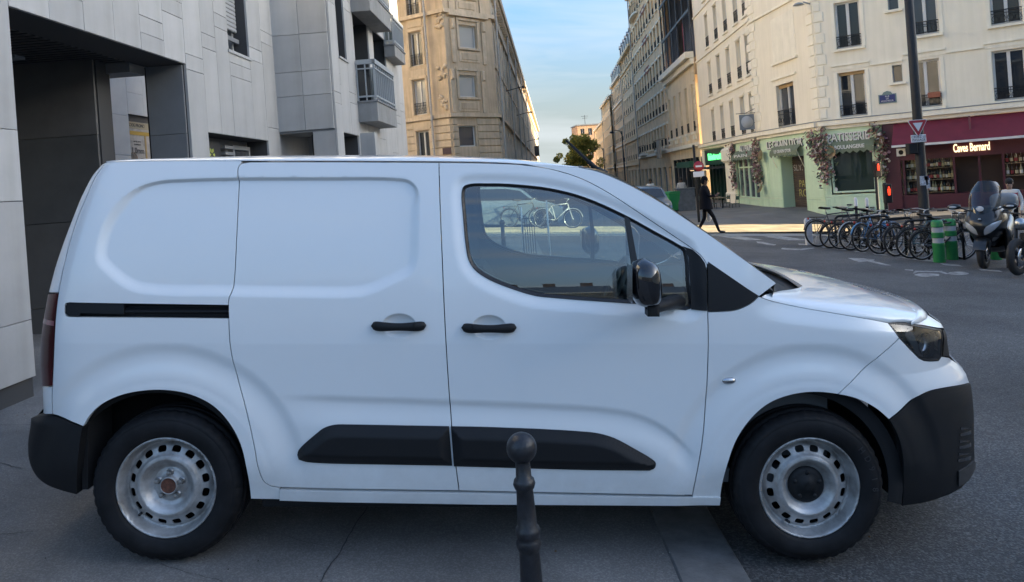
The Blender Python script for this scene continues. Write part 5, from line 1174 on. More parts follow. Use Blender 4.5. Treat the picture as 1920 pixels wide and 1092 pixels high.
part(CB, holed_wall(FK2, 0, LK2, zt - 0.05, TOPK, [(a, b, c, d)], 0.25), 'wall', M_CREAM, fix=False)
window(CB, FK2, a, c, b - a, d - c, 0.25, 'french', rail=(d - c) * 0.40, pane=PANES[1], blind=0.16)
put(CB, FK2, 'blind_window', M_CREAM2, bl[0], bl[1], bl[2], bl[3], 0.03, bev=0.02); put(CB, FK2, 'window_sill', M_CREAM2, bl[0] - 0.1, bl[1] + 0.1, bl[2] - 0.12, bl[2] - 0.02, 0.10)
put(CB, FK2, 'moulding', M_CREAM2, a - 0.35, b + 0.35, d + 0.25, d + 0.34, 0.07)
put(CB, FK2, 'string_course', M_CREAM2, 0, LK2, bl[3] + 0.35, bl[3] + 0.45, 0.08)
# facet along the street
h1 = []
rows1 = [(hit(FK1, 1393, 254)[1], hit(FK1, 1393, 181)[1])]; fh1 = hit(FK1, 1393, 181)[1] - hit(FK1, 1393, 72)[1]; fh1 = hit(FK1, 1388, 74)[1] - hit(FK1, 1388, 184)[1]
cols1 = [hit(FK1, (p + q) / 2, 220)[0] for p, q in ((1333, 1340), (1350, 1358), (1368, 1377), (1388, 1398), (1405, 1416))]
for f in range(5):
    for ci, s in enumerate(cols1):
        h1.append((s - 0.42, s + 0.42, rows1[0][0] + f * fh1, rows1[0][1] + f * fh1))
part(CB, holed_wall(FK1, S1320, 0, zt - 0.4, TOPK, h1, 0.25), 'wall', M_CREAM, fix=False)
for a_, b_, c_, d_ in h1:
    window(CB, FK1, a_, c_, b_ - a_, d_ - c_, 0.25, 'single', rail=0.62, pane=PANES[random.choice((0, 1, 2, 3))]); put(CB, FK1, 'window_sill', M_CREAM2, a_ - 0.1, b_ + 0.1, c_ - 0.1, c_ - 0.015, 0.10)
    put(CB, FK1, 'surround', M_CREAM2, a_ - 0.12, b_ + 0.12, d_ + 0.06, d_ + 0.14, 0.05)
for f in (1, 2, 3): put(CB, FK1, 'string_course', M_CREAM2, S1320, -0.02, rows1[0][0] + f * fh1 - 0.40, rows1[0][0] + f * fh1 - 0.30, 0.07)
# quoins either side of the narrow face
for k in range(26):
    z = zt + 0.1 + k * 0.42; w = 0.55 if k % 2 else 0.38
    put(CB, FK2, 'quoin', M_CREAM2, 0.02, w, z, z + 0.37, 0.035, bev=0.015); put(CB, FK2, 'quoin', M_CREAM2, LK2 - w, LK2 - 0.02, z, z + 0.37, 0.035, bev=0.015)
    put(CB, FK3, 'quoin', M_CREAM2, 0.02, w * 0.7, z, z + 0.37, 0.035, bev=0.015); put(CB, FK1, 'quoin', M_CREAM2, -w * 1.3, -0.02, z, z + 0.37, 0.035, bev=0.015)
# shop cornice all round
M_LEAD = mat('lead_flashing', (0.20, 0.21, 0.22), 0.6)
for M_, s0, s1 in ((FK1, S1320, 0.06), (FK2, -0.06, LK2 + 0.04), (FK3, -0.04, LK3)):
    put(CB, M_, 'shop_cornice', M_CREAM2, s0, s1, zt - 0.20, zt - 0.02, 0.30); put(CB, M_, 'shop_cornice', M_CREAM2, s0, s1, zt - 0.34, zt - 0.205, 0.16); put(CB, M_, 'flashing', M_LEAD, s0, s1, zt - 0.018, zt + 0.012, 0.32)
# ------- bakery front
M_GRN = mat('sage_green_paint', (0.64, 0.79, 0.55), 0.5, var=0.08, vscale=2, streak=0.06); M_GRN2 = mat('sage_green_moulding', (0.56, 0.71, 0.48), 0.5)
M_AWN = mat('dark_green_canvas', (0.16, 0.19, 0.12), 0.8, var=0.2, vscale=4)
M_LET = mat('cream_letters', (0.72, 0.70, 0.64), 0.5); M_LETD = mat('letter_shadow', (0.03, 0.035, 0.03), 0.7)
def lettering(M_, txt, s, z, width, height, out, name='sign_lettering', m=M_LET, back=True, depth=0.02, bold=0.006, parent=None):
    me = text_mesh(txt, 1.0, 0.0, bold=0.02 if bold else 0); xs_ = [v.co.x for v in me.vertices]; ys_ = [v.co.y for v in me.vertices]; w0, h0 = max(xs_) - min(xs_), max(ys_) - min(ys_); cx, cy = (max(xs_) + min(xs_)) / 2, (max(ys_) + min(ys_)) / 2
    bpy.data.meshes.remove(me); me = text_mesh(txt, 1.0, depth / 0.3, bold=0.02 if bold else 0)
    for v in me.vertices: v.co.x = (v.co.x - cx) * width / w0; v.co.y = (v.co.y - cy) * height / h0; v.co.z *= 0.3
    T = root_inv(CB) @ M_ @ Matrix.Translation((s, -out - depth, z)) @ RX90
    o = link(name, me, parent or CB, T, m)
    if back: link('letter_shadow', me, o, Matrix.Translation((0.02, -0.02, -depth * 0.9)), M_LETD)
    return o
GS3 = hit(FK3, 1657, 300)[0]; GS1 = hit(FK1, 1381, 320)[0]
# backing wall of the shops
for M_, s0, s1, m_ in ((FK2, 0, LK2, M_GRN), (FK3, 0, GS3, M_GRN), (FK1, GS1, 0, M_GRN)): put(CB, M_, 'fascia', m_, s0, s1, zt - 1.02, zt - 0.345, 0.05)
M_STAL = mat('stallriser_stone', (0.30, 0.28, 0.25), 0.8)
def pnl(M_, s0, s1, z0, z1, inner=True):
    o = put(CB, M_, 'timber_panel', M_GRN, s0, s1, z0, z1, 0.02)
    if inner:
        for (p, q) in ((0.08, 0.0),):
            t = 0.03; I2 = 0.07
            mb = MB(M_); y0, y1 = -0.032, -0.0205; a_, b_, c_, d_ = s0 + I2, s1 - I2, z0 + I2, z1 - I2
            if b_ - a_ > 0.06 and d_ - c_ > 0.06:
                mb.box(a_, b_, y0, y1, c_, c_ + t); mb.box(a_, b_, y0, y1, d_ - t, d_); mb.box(a_, a_ + t, y0, y1, c_ + t, d_ - t); mb.box(b_ - t, b_, y0, y1, c_ + t, d_ - t); part(CB, mb, 'panel_moulding', M_GRN2, o)
    return o
zf = zt - 1.02                                      # underside of the fascia
d0, d1 = hit(FK2, 1466, 340)[0], hit(FK2, 1511, 340)[0]; zd = hit(FK2, 1488, 291)[1]; zg2 = hit(FK2, 1490, 404)[1]
wcol = hit(FK2, 1437, 340)[0]
def gzat(M_, s): p = along(M_, s); return gz(p.x, p.y) + 0.10 - (p.z)
zgd = -0.1
# street-side part (facet 1) and left pier of the narrow face
g1 = GS1
pnl(FK1, g1, g1 + 0.22, -0.2, zf); pnl(FK1, -0.30, 0.0, -0.2, 0.75); pnl(FK1, -0.30, 0.0, 0.76, zf)
for a_, b_ in ((g1 + 0.22, g1 / 2), (g1 / 2, -0.30)):
    pnl(FK1, a_, b_, -0.2, 0.75); window(CB, FK1, a_ + 0.02, 0.77, b_ - a_ - 0.04, zf - 0.80, 0.12, 'transom', pane=PANES[1], frame=M_GRN)
for a_, b_ in ((0.0, d0 * 0.42), (d0 * 0.42, d0)): pnl(FK2, a_, b_, -0.2, 0.85); pnl(FK2, a_, b_, 0.86, zf)
pnl(FK2, d1, LK2, -0.2, 0.85); pnl(FK2, d1, LK2, 0.86, zf)
# recessed shuttered door
rec = 0.55
put(CB, FK2, 'door_cheek', M_GRN2, d0, d0 + 0.03, -0.2, zf, 0.0, rec); put(CB, FK2, 'door_cheek', M_GRN2, d1 - 0.03, d1, -0.2, zf, 0.0, rec); put(CB, FK2, 'door_lintel', M_GRN2, d0, d1, zf - 0.25, zf, -0.02, rec)
M_SHUT = mat('brown_roller_shutter', (0.075, 0.052, 0.042), 0.6, var=0.3, vscale=3); shb = MB().bev(0, d1 - d0 - 0.06, 0, 0.03, 0, 0.088, 0.02).mesh('shutter_slat')
sh = put(CB, FK2, 'roller_shutter', M_SHUT, d0 + 0.03, d1 - 0.03, -0.2, zf - 0.25, -rec, rec + 0.03)
for k in range(int((zf - 0.1) / 0.09)): link('shutter_slat', shb, sh, root_inv(CB) @ FK2 @ Matrix.Translation((d0 + 0.03, rec - 0.035, -0.15 + k * 0.09)), M_SHUT)
M_GRAF = mat('graffiti_yellow', (0.40, 0.36, 0.12), 0.7); M_GRAFW = mat('graffiti_white', (0.42, 0.40, 0.38), 0.7)
dc = (d0 + d1) / 2; dw = d1 - d0
lettering(FK2, 'SLY. Waï', dc, zf - 0.75, dw * 0.85, 0.26, -rec + 0.045, 'graffiti', M_GRAFW, False, 0.002, 0); lettering(FK2, 'PARC', dc + 0.05, zf - 1.45, dw * 0.5, 0.32, -rec + 0.045, 'graffiti', M_GRAF, False, 0.002, 0); lettering(FK2, 'ROSE', dc + 0.1, zf - 1.85, dw * 0.6, 0.32, -rec + 0.045, 'graffiti', M_GRAF, False, 0.002, 0)
# display window in facet 3
a, b, c, d = px_rect(FK3, 1559, 276, 1641, 361)
pnl(FK3, 0.0, a - 0.04, -0.2, 0.95); pnl(FK3, 0.0, a - 0.04, 0.96, zf); pnl(FK3, b + 0.04, GS3, 0.3, 1.1); pnl(FK3, b + 0.04, GS3, 1.11, zf); pnl(FK3, a - 0.04, b + 0.04, -0.1, c - 0.06)
M_SHOPGL = glass_mat('shop_glass', dark=(0.030, 0.045, 0.036), boost=1.6)
for M_, a_, b_, c_, d_ in ((FK3, a, b, c, d), (FK3, a, b, d + 0.12, zf - 0.02)):
    o = window(CB, M_, a_, c_, b_ - a_, d_ - c_, 0.10, 'single', pane=M_SHOPGL, frame=M_GRN)
s, z = hit(FK3, 1566, 356); mb = MB(FK3); mb.lathe([(0, 0), (0.09, 0)], 16, 'y', (s, 0.03, z), smooth=False); part(CB, mb, 'door_sticker', M_LET)
# scalloped canopies
def canopy(M_, s0, s1, z, out, drop, txt=None):
    n = 14; rows = [[(s0 + (s1 - s0) * k / n, -0.05, z + 0.28) for k in range(n + 1)], [(s0 + (s1 - s0) * k / n, -out, z) for k in range(n + 1)], [(s0 + (s1 - s0) * k / n, -out - 0.01, z - drop * (1 if k % 2 else 0.62)) for k in range(n + 1)]]
    o = part(CB, MB(M_).grid(rows, False), 'canopy', M_AWN)
    if txt: lettering(M_, txt, (s0 + s1) / 2, z - drop * 0.12 + 0.03, (s1 - s0) * 0.62, 0.15, out + 0.012, 'canopy_lettering', M_LET, False, 0.004, 0.004, o)
    for s in (s0 + 0.03, s1 - 0.03): mb = MB(M_); mb.tube([(s, -0.03, z - 0.75), (s, -out, z - 0.02)], 0.012, 5); part(CB, mb, 'canopy_arm', M_CREAM2, o)
    return o
canopy(FK2, d0 - 0.35, d1 + 0.05, zf + 0.02, 0.32, 0.28, "LE GRAIN D'OR"); canopy(FK3, a - 0.1, b + 0.06, zf - 0.05, 0.26, 0.26, 'BOULANGERIE'); canopy(FK1, g1 + 0.2, -0.2, zf + 0.0, 0.30, 0.25, 'PAIN')
zl1 = zt - 0.68
s0, s1 = hit(FK2, 1441, 268)[0], hit(FK2, 1508, 258)[0]; lettering(FK2, "LE GRAIN D'OR", (s0 + s1) / 2, zl1, s1 - s0, 0.36, 0.07)
s0, s1 = hit(FK3, 1552, 253)[0], hit(FK3, 1630, 245)[0]; lettering(FK3, 'PATISSERIE', (s0 + s1) / 2, zl1, s1 - s0, 0.34, 0.07)
lettering(FK1, 'AU PAIN', g1 * 0.45, zl1, abs(g1) * 0.55, 0.36, 0.07)
# green neon restaurant beyond the bakery, stone pier between
pr0 = hit(FK1, 1366, 340)[0]; ne0 = hit(FK1, 1327, 340)[0]
put(CB, FK1, 'stone_pier', M_CREAM2, pr0, g1 - 0.01, -0.4, zt - 0.35, 0.14, bev=0.05); put(CB, FK1, 'pier_base', M_CREAM2, pr0 - 0.08, g1 + 0.05, -0.4, 1.0, 0.20, bev=0.05); put(CB, FK1, 'pier_capital', M_CREAM2, pr0 - 0.12, g1 + 0.06, zt - 1.3, zt - 0.5, 0.32, bev=0.12)
M_DGRN = mat('dark_green_paint', (0.012, 0.045, 0.038), 0.4)
put(CB, FK1, 'restaurant_front', M_DGRN, S1320 + 0.6, pr0, -0.4, zt - 0.36, -0.35, 0.4)
for k in range(7): x = S1320 + 0.7 + (pr0 - S1320 - 0.8) * k / 6; put(CB, FK1, 'restaurant_mullion', M_DGRN, x - 0.06, x + 0.06, 0, zt - 1.2, -0.2, 0.34)
put(CB, FK1, 'restaurant_fascia', M_DGRN, S1320 + 0.6, pr0, zt - 1.35, zt - 0.40, 0.02, 0.34)
put(CB, FK1, 'stone_pier', M_CREAM2, S1320, S1320 + 0.6, -0.4, zt - 0.36, 0.1, bev=0.04)
M_NEON = mat('green_neon', (0.05, 0.6, 0.1), 0.4, emit=(0.10, 1.0, 0.22), estr=0.75)
lettering(FK1, 'bistrot', (ne0 + pr0) / 2, zt - 0.85, (pr0 - ne0) * 0.62, 0.42, 0.04, 'neon_lettering', M_NEON, False, 0.03)
put(CB, FK1, 'restaurant_awning', M_SHOPD, S1320 + 0.7, pr0 - 0.1, zt - 1.60, zt - 1.45, 1.1); put(CB, FK1, 'awning_light', mat('warm_tube', (0.8, 0.6, 0.4), 0.5, emit=(1.0, 0.62, 0.32), estr=0.4), S1320 + 1.2, pr0 - 0.3, zt - 1.63, zt - 1.60, 1.12, -1.05)
# core so that light does not leak
mb = MB(FK3); mb.box(0.3, LK3, 0.9, 8, -1, TOPK); mb.box(0.3, LK3, 0.24, 0.9, zt, TOPK); part(CB, mb, 'core', M_CREAM)
mb = MB(FK1); mb.box(S1320, -0.3, 0.75, 8, -1, TOPK); mb.box(S1320, -0.3, 0.30, 0.75, zt, TOPK); part(CB, mb, 'core', M_CREAM)
mb = MB(FK2); mb.box(0.1, LK2 - 0.1, 0.75, 4, -1, TOPK); mb.box(0.1, LK2 - 0.1, 0.28, 0.75, zt, TOPK); part(CB, mb, 'core', M_CREAM)
# ------- wine shop
M_WINE = mat('maroon_paint', (0.075, 0.012, 0.022), 0.45, var=0.1, vscale=2); M_WAWN = mat('maroon_canvas', (0.15, 0.014, 0.030), 0.75, var=0.15, vscale=3); M_GREYR = mat('awning_bar_white', (0.62, 0.60, 0.58), 0.4)
W0, W1 = GS3 + 0.02, LK3
put(CB, FK3, 'shop_pier', M_WINE, W0, hit(FK3, 1690, 320)[0], 0.2, zt - 0.35, 0.08, bev=0.02)
put(CB, FK3, 'shop_fascia', M_WINE, W0, W1, zt - 1.75, zt - 0.36, 0.06)
zaw = hit(FK3, 1760, 217)[1]
qa = -1.0; z_bar = hit(FK3, 1800, 266, qa)[1]
s0 = hit(FK3, 1676, 232)[0]; 
mb = MB(FK3); mb.grid([[(s0, -0.08, zaw - 0.15), (W1, -0.08, zaw - 0.15)], [(hit(FK3, 1672, 277, qa)[0], qa, z_bar + 0.05), (W1, qa, z_bar + 0.05)]], False); aw = part(CB, mb, 'awning', M_WAWN)
mb = MB(FK3); mb.add([(s0, -0.08, zaw - 0.15), (hit(FK3, 1672, 277, qa)[0], qa, z_bar + 0.05), (s0, -0.08, z_bar + 0.02)], [(0, 1, 2)]); part(CB, mb, 'awning_side', M_WAWN, aw)
mb = MB(FK3); mb.box(hit(FK3, 1672, 277, qa)[0], W1, qa - 0.06, qa + 0.04, z_bar - 0.03, z_bar + 0.05); part(CB, mb, 'awning_bar', M_GREYR, aw)
mb = MB(FK3); mb.box(s0 + 2.4, s0 + 2.46, -0.6, -0.55, (zaw + z_bar) / 2 - 0.3, (zaw + z_bar) / 2 + 0.36); part(CB, mb, 'awning_patch', mat('maroon_patch', (0.16, 0.05, 0.06), 0.7), aw)
M_GLOW = mat('lit_sign_letters', (0.9, 0.8, 0.6), 0.4, emit=(1.0, 0.80, 0.45), estr=0.5)
s0, z0 = hit(FK3, 1788, 280); s1, z1 = hit(FK3, 1856, 272); lettering(FK3, 'Caves Bernard', (s0 + s1) / 2, (z0 + z1) / 2, s1 - s0, 0.30, 0.08, 'lit_lettering', M_GLOW, False, 0.03)
a, b, c, d = px_rect(FK3, 1697, 293, 1788, 362)
M_WOOD = mat('shelf_wood', (0.22, 0.15, 0.09), 0.6)
put(CB, FK3, 'shop_window_back', mat('shop_inside', (0.05, 0.035, 0.03), 0.9), a - 0.05, W1, c - 0.3, zt - 1.6, -0.55, 0.6)
put(CB, FK3, 'shop_floor', M_WINE, W0, W1, -1.0, c - 0.05, 0.02, 0.6); 
shz = [c + (d - c) * f for f in (0.02, 0.36, 0.68)]
for z in shz: put(CB, FK3, 'shelf', M_WOOD, a, b, z - 0.03, z, -0.12, 0.5)
for s in (a - 0.06, b, hit(FK3, 1835, 320)[0], hit(FK3, 1880, 320)[0]): put(CB, FK3, 'shop_post', M_WINE, s, s + 0.07, c - 0.05, zt - 1.7, 0.03, 0.12)
put(CB, FK3, 'shop_head', M_WINE, W0, W1, d, zt - 1.74, 0.02, 0.1)
s0 = hit(FK3, 1880, 330)[0]; put(CB, FK3, 'shelf', M_WOOD, s0 + 0.07, W1, shz[1] - 0.03, shz[1], -0.12, 0.5); put(CB, FK3, 'shelf', M_WOOD, s0 + 0.07, W1, shz[2] - 0.03, shz[2], -0.12, 0.5)
pane = MB(FK3); pane.add([(a, 0.05, c), (b, 0.05, c), (b, 0.05, d), (a, 0.05, d)], [(0, 1, 2, 3)]); part(CB, pane, 'pane', glass_mat('shop_clear', (0.8, 0.82, 0.8), boost=0.8))
put(CB, FK3, 'shop_lamp', mat('shop_strip_lamp', (0.9, 0.8, 0.6), 0.5, emit=(1.0, 0.72, 0.40), estr=1.0), a + 0.1, b - 0.1, d - 0.06, d - 0.03, -0.2, 0.3)
s, z = hit(FK3, 1690, 286); put(CB, FK3, 'shop_emblem', M_LET, s - 0.15, s + 0.15, z - 0.14, z + 0.14, 0.10); mb = MB(FK3); mb.ball((s, -0.102, z), 0.08, 0.006, 0.09, 12, 6); part(CB, mb, 'emblem_device', M_IRON)
bm_ = []
prof = [(0.0, 0), (0.038, 0.0), (0.038, 0.17), (0.03, 0.20), (0.014, 0.23), (0.014, 0.30), (0.0, 0.30)]
bott = MB().lathe(prof, 8).mesh('bottle'); lab = MB().lathe([(0.0388, 0.04), (0.0388, 0.13)], 8).mesh('bottle_label')
BM = [mat('bottle_dark', (0.012, 0.016, 0.010), 0.1), mat('bottle_brown', (0.05, 0.02, 0.008), 0.12), mat('bottle_pale', (0.30, 0.27, 0.16), 0.15)]; LM = [mat('label_white', (0.65, 0.62, 0.55), 0.7), mat('label_red', (0.30, 0.04, 0.04), 0.7), mat('label_cream', (0.5, 0.42, 0.25), 0.7)]
names = ['bottom', 'middle', 'top']; ORD = 'first second third fourth fifth sixth seventh eighth ninth tenth eleventh twelfth thirteenth fourteenth fifteenth sixteenth seventeenth'.split()
for j, z in enumerate(shz):
    n = 17
    for k in range(n):
        s = a + 0.06 + (b - a - 0.12) * k / (n - 1) + random.uniform(-0.01, 0.01)
        o = link('wine_bottle', bott, None, FK3 @ Matrix.Translation((s, 0.17 + random.uniform(0, 0.06), z)) @ Matrix.Scale(random.uniform(1.15, 1.4), 4), random.choice(BM)); tag(o, '%s wine bottle from the left on the %s shelf of the maroon shop\'s window' % (ORD[k], names[j]), 'bottle', 'bottles on the %s shelf' % names[j]); link('bottle_label', lab, o, None, random.choice(LM))
for j in (1, 2):
    for k in range(5):
        o = link('wine_bottle', bott, None, FK3 @ Matrix.Translation((s0 + 0.15 + k * 0.13, 0.2, shz[j])) @ Matrix.Scale(1.3, 4), random.choice(BM)); tag(o, '%s wine bottle from the left in the right-hand shop window, %s of its two shelves' % (ORD[k], 'lower' if j == 1 else 'upper'), 'bottle', 'bottles in the right-hand window, %s shelf' % names[j]); link('bottle_label', lab, o, None, random.choice(LM))
# street name plaque, wall lamp
s, z = hit(FK3, 1664, 184); pq = put(CB, FK3, 'street_plaque', mat('plaque_border', (0.16, 0.22, 0.20), 0.5), s - 0.30, s + 0.30, z - 0.20, z + 0.14, 0.03); put(CB, FK3, 'plaque_field', mat('plaque_blue', (0.02, 0.03, 0.14), 0.4), s - 0.26, s + 0.26, z - 0.16, z + 0.11, 0.034, -0.02, parent=pq)
mb = MB(FK3); mb.prism([(s - 0.17, z + 0.14), (s + 0.17, z + 0.14), (s + 0.12, z + 0.22), (s, z + 0.26), (s - 0.12, z + 0.22)], -0.03, 0.0); part(CB, mb, 'plaque_crest', MATS['plaque_border'], pq)
for i, t in enumerate(('RUE', 'DE', 'MONTREUIL')): lettering(FK3, t, s, z + 0.06 - i * 0.085, (0.14, 0.09, 0.42)[i], 0.055, 0.034, 'plaque_lettering', M_LET, False, 0.003, 0, pq)
s, z = hit(FK2, 1520, 8); mb = MB(FK2); mb.tube([(s, 0, z), (s, -0.3, z + 0.1)], 0.03, 6); mb.lathe([(0, 0.12), (0.14, 0.08), (0.22, 0.0), (0.0, -0.02)], 14, 'z', (s - 0.1, -0.45, z)); part(CB, mb, 'wall_lamp', mat('lamp_grey', (0.35, 0.36, 0.36), 0.4))
# flower box, pot plants
a, b, c, d, t = h3[3]; mb = MB(FK3); mb.box((a + b) / 2 + 0.05, b - 0.03, -0.14, 0.04, c + 0.33, c + 0.52); part(CB, mb, 'flower_box', mat('terracotta', (0.32, 0.11, 0.06), 0.8))
# projecting round sign
s, z = hit(FK1, 1418, 228); sgn = building('hanging_sign', 'grey square hanging sign with a round disc on an iron bracket above the bakery', FK2 @ Matrix.Translation((-0.1, 0, z)), None, 'sign')
mb = MB(FK2 @ Matrix.Translation((-0.1, 0, z))); mb.box(-0.02, 0.02, -0.80, -0.08, -0.36, 0.36); part(sgn, mb, 'board', mat('sign_grey_blue', (0.20, 0.23, 0.26), 0.5)); mb = MB(FK2 @ Matrix.Translation((-0.1, 0, z))); mb.lathe([(0, -0.024), (0.29, -0.024), (0.29, 0.024), (0, 0.024)], 24, 'x', (0, -0.44, 0)); part(sgn, mb, 'disc', mat('disc_pale', (0.46, 0.48, 0.50), 0.5)); mb = MB(FK2 @ Matrix.Translation((-0.1, 0, z))); mb.tube([(0, 0, 0.42), (0, -0.95, 0.42)], 0.015, 5); mb.tube([(0, 0, 0.62), (0, -0.5, 0.42)], 0.012, 5); part(sgn, mb, 'bracket', M_IRON)
# ================================================================ flowers over the bakery
def garland(M_, pts, wid, n, label, baskets):
    g = building('flower_garland', label, M_ @ Matrix.Translation((pts[0][0], -0.1, pts[0][1])), 'flower garlands on the bakery front', 'flowers'); cols = [('leaf_grey_green', (0.20, 0.24, 0.14)), ('petal_mauve', (0.42, 0.24, 0.25)), ('petal_cream', (0.66, 0.56, 0.46)), ('leaf_dark', (0.08, 0.10, 0.06)), ('petal_rust', (0.30, 0.14, 0.12))]
    cp_ = catmull([(a, b, 0) for a, b in pts], n=10)
    for ci, (nm, c) in enumerate(cols):
        mb = MB(M_)
        for k in range(n):
            p = random.choice(cp_); s = p.x + random.gauss(0, wid); z = p.y + random.gauss(0, wid); q = -0.10 - abs(random.gauss(0, 0.13)); r = random.uniform(0.03, 0.08)
            d = Vector((random.gauss(0, 1), random.gauss(0, 1), random.gauss(0, 1))).normalized(); e = d.orthogonal().normalized(); f_ = d.cross(e); o = Vector((s, q, z))
            if 'petal' in nm: mb.add([o + e * r, o + (e * 0.3 + f_ * 0.95) * r, o + (-e * 0.8 + f_ * 0.6) * r, o + (-e * 0.8 - f_ * 0.6) * r, o + (e * 0.3 - f_ * 0.95) * r, o + d * r * 0.4], [(0, 1, 5), (1, 2, 5), (2, 3, 5), (3, 4, 5), (4, 0, 5)])
            else: mb.add([o - e * r * 1.8, o + f_ * r * 0.5, o + e * r * 1.8, o - f_ * r * 0.5], [(0, 1, 2, 3)])
        pt = part(g, mb, 'blossom' if 'petal' in nm else 'foliage', mat(nm, c, 0.8, var=0.4, vscale=20), fix=False); pt['kind'] = 'stuff'
    for (s, z, r) in baskets:
        mb = MB(M_ @ Matrix.Translation((s, -0.30, z)) @ Matrix.Rotation(random.uniform(-0.6, 0.6), 4, 'X') @ Matrix.Rotation(random.uniform(-0.7, 0.7), 4, 'Z')); mb.lathe([(r, -0.02), (r * 0.95, 0.03), (r * 0.6, 0.09), (0.0, 0.11)], 18, 'y'); part(g, mb, 'straw_basket', mat('straw', (0.42, 0.30, 0.18), 0.8, var=0.3, vscale=30, stretch=(1, 8, 8)))
H2 = lambda u, v: hit(FK2, u, v); H3 = lambda u, v: hit(FK3, u, v); H1 = lambda u, v: hit(FK1, u, v)
garland(FK3, [H3(1545, 250) if 0 else H3(1540, 250), H3(1545, 285), H3(1550, 315), H3(1548, 335)], 0.15, 110, 'large mixed dried flower garland between the bakery door and window', [(H3(1560, 288)[0], H3(1560, 285)[1], 0.24)])
garland(FK2, [(LK2 - 0.6, H2(1510, 258)[1]), (LK2 - 0.25, H2(1530, 278)[1]), (LK2 - 0.1, H2(1530, 300)[1])], 0.13, 60, 'dried flower spray right above the bakery door', [])
garland(FK2, [(0.1, H2(1433, 290)[1] + 0.6), (0.12, H2(1433, 290)[1]), (0.15, H2(1433, 320)[1]), (0.3, H2(1436, 340)[1])], 0.14, 110, 'tall dried flower garland hanging on the bakery corner pier', [(0.45, H2(1440, 353)[1], 0.22), (0.75, H2(1450, 290)[1] , 0.28)])
garland(FK1, [(g1 + 0.15, zf + 0.6), (g1 + 0.1, zf), (g1 + 0.1, zf - 1.0), (g1 + 0.15, zf - 1.6)], 0.12, 80, 'narrow dried flower garland farthest left on the bakery front', [])
garland(FK3, [H3(1640, 240), H3(1652, 262), H3(1654, 300), H3(1656, 330)], 0.10, 90, 'straggling dried garland on the bakery\'s right edge beside the wine shop', [(H3(1652, 262)[0], H3(1652, 262)[1], 0.16)])
# ================================================================ buildings out of frame that shade the place and are mirrored in the van
M_OPP = mat('opposite_stone', (0.36, 0.32, 0.26), 0.85, var=0.2, vscale=0.6, streak=0.2)
for i, (x0, x1, top, col_) in enumerate(((-90, -38, 15.5, (0.36, 0.32, 0.26)), (-38, -10, 17.0, (0.42, 0.38, 0.31)), (-10, 14, 14.0, (0.34, 0.30, 0.24)), (14, 60, 16.5, (0.44, 0.40, 0.33)))):
    M_ = facet((x1, -88 - i % 2, 0), -1, 0); L = x1 - x0; b = building('apartment_building', ['pale apartment block at the far left of the row behind the viewer', 'taller pale apartment block in the row behind the viewer', 'low apartment block in the row behind the viewer', 'cream apartment block at the right of the row behind the viewer'][i], M_, 'buildings behind the viewer'); hs = []
    for f in range(4):
        for k in range(int(L / 2.6)): hs.append((0.8 + k * 2.6, 1.9 + k * 2.6, 3.9 + f * 3.0, 5.8 + f * 3.0)) if 5.8 + f * 3.0 < top - 0.6 else None
    part(b, holed_wall(M_, 0, L, -1, top, hs, 0.25), 'wall', mat('opp_%d' % i, col_, 0.85, var=0.15, vscale=0.6, streak=0.2), fix=False)
    for h in hs: window(b, M_, h[0], h[2], 1.1, 1.9, 0.25, 'french')
    mb = MB(M_); mb.add([(0, -0.3, top), (L, -0.3, top), (L, 1.6, top + 2.6), (0, 1.6, top + 2.6), (L, 10, top + 3.0), (0, 10, top + 3.0)], [(0, 1, 2, 3), (3, 2, 4, 5), (0, 3, 5), (1, 4, 2)]); part(b, mb, 'roof', M_ZINC)
    for k in range(int(L / 5)):
        mb = MB(M_); c = 2 + k * 5; mb.box(c, c + 1.6, 3, 3.8, top + 1, top + 4.2); part(b, mb, 'chimney', MATS['chimney_brick'])
    put(b, M_, 'shop_front', M_SHOPD, 0.5, L - 0.5, 0.2, 3.0, 0.05); put(b, M_, 'cornice', M_CREAM2, 0, L, top - 0.4, top, 0.4)
M_ = facet((27, 19.3, 0), 0, -1); b = building('apartment_building', 'long low cream block along the side street, right of the viewer', M_, 'buildings behind the viewer')  # out-of-frame block; its height and far end are set by the shade wanted
hs = [(1 + k * 2.8, 2.1 + k * 2.8, 3.6 + f * 2.9, 5.4 + f * 2.9) for k in range(21) for f in range(2)]
part(b, holed_wall(M_, 0, 62, -2, 12.4, hs, 0.25), 'wall', M_CREAM, fix=False)
for h in hs: window(b, M_, h[0], h[2], 1.1, 1.8, 0.25, 'french')
mb = MB(M_); mb.box(0, 62, 0.3, 11, -2, 12.4); part(b, mb, 'core', M_CREAM)
mb = MB(M_); mb.add([(0, -0.3, 12.4), (62, -0.3, 12.4), (62, 11, 12.7), (0, 11, 12.7)], [(0, 1, 2, 3)]); part(b, mb, 'roof', M_ZINC)

# unseen block added at the left; its sunlit floors bounce warmth onto the bakery
M_ = facet((-23, 22, 0), 0.0, 1); b = building('apartment_building', 'tall sunlit cream block on the side street, hidden behind the modern building', M_)
hs = [(1 + k * 2.6, 2.1 + k * 2.6, 3.6 + f * 3.0, 5.5 + f * 3.0) for k in range(8) for f in range(6)]
part(b, holed_wall(M_, 0, 23, -1, 24, hs, 0.25), 'wall', M_CREAM, fix=False)
for h in hs: window(b, M_, h[0], h[2], 1.1, 1.9, 0.25, 'french')
mb = MB(M_); mb.box(0, 23, 0.3, 9, -1, 24); part(b, mb, 'core', M_CREAM)
put(b, M_, 'cornice', M_CREAM2, -0.1, 23.1, 23.5, 24.05, 0.5)
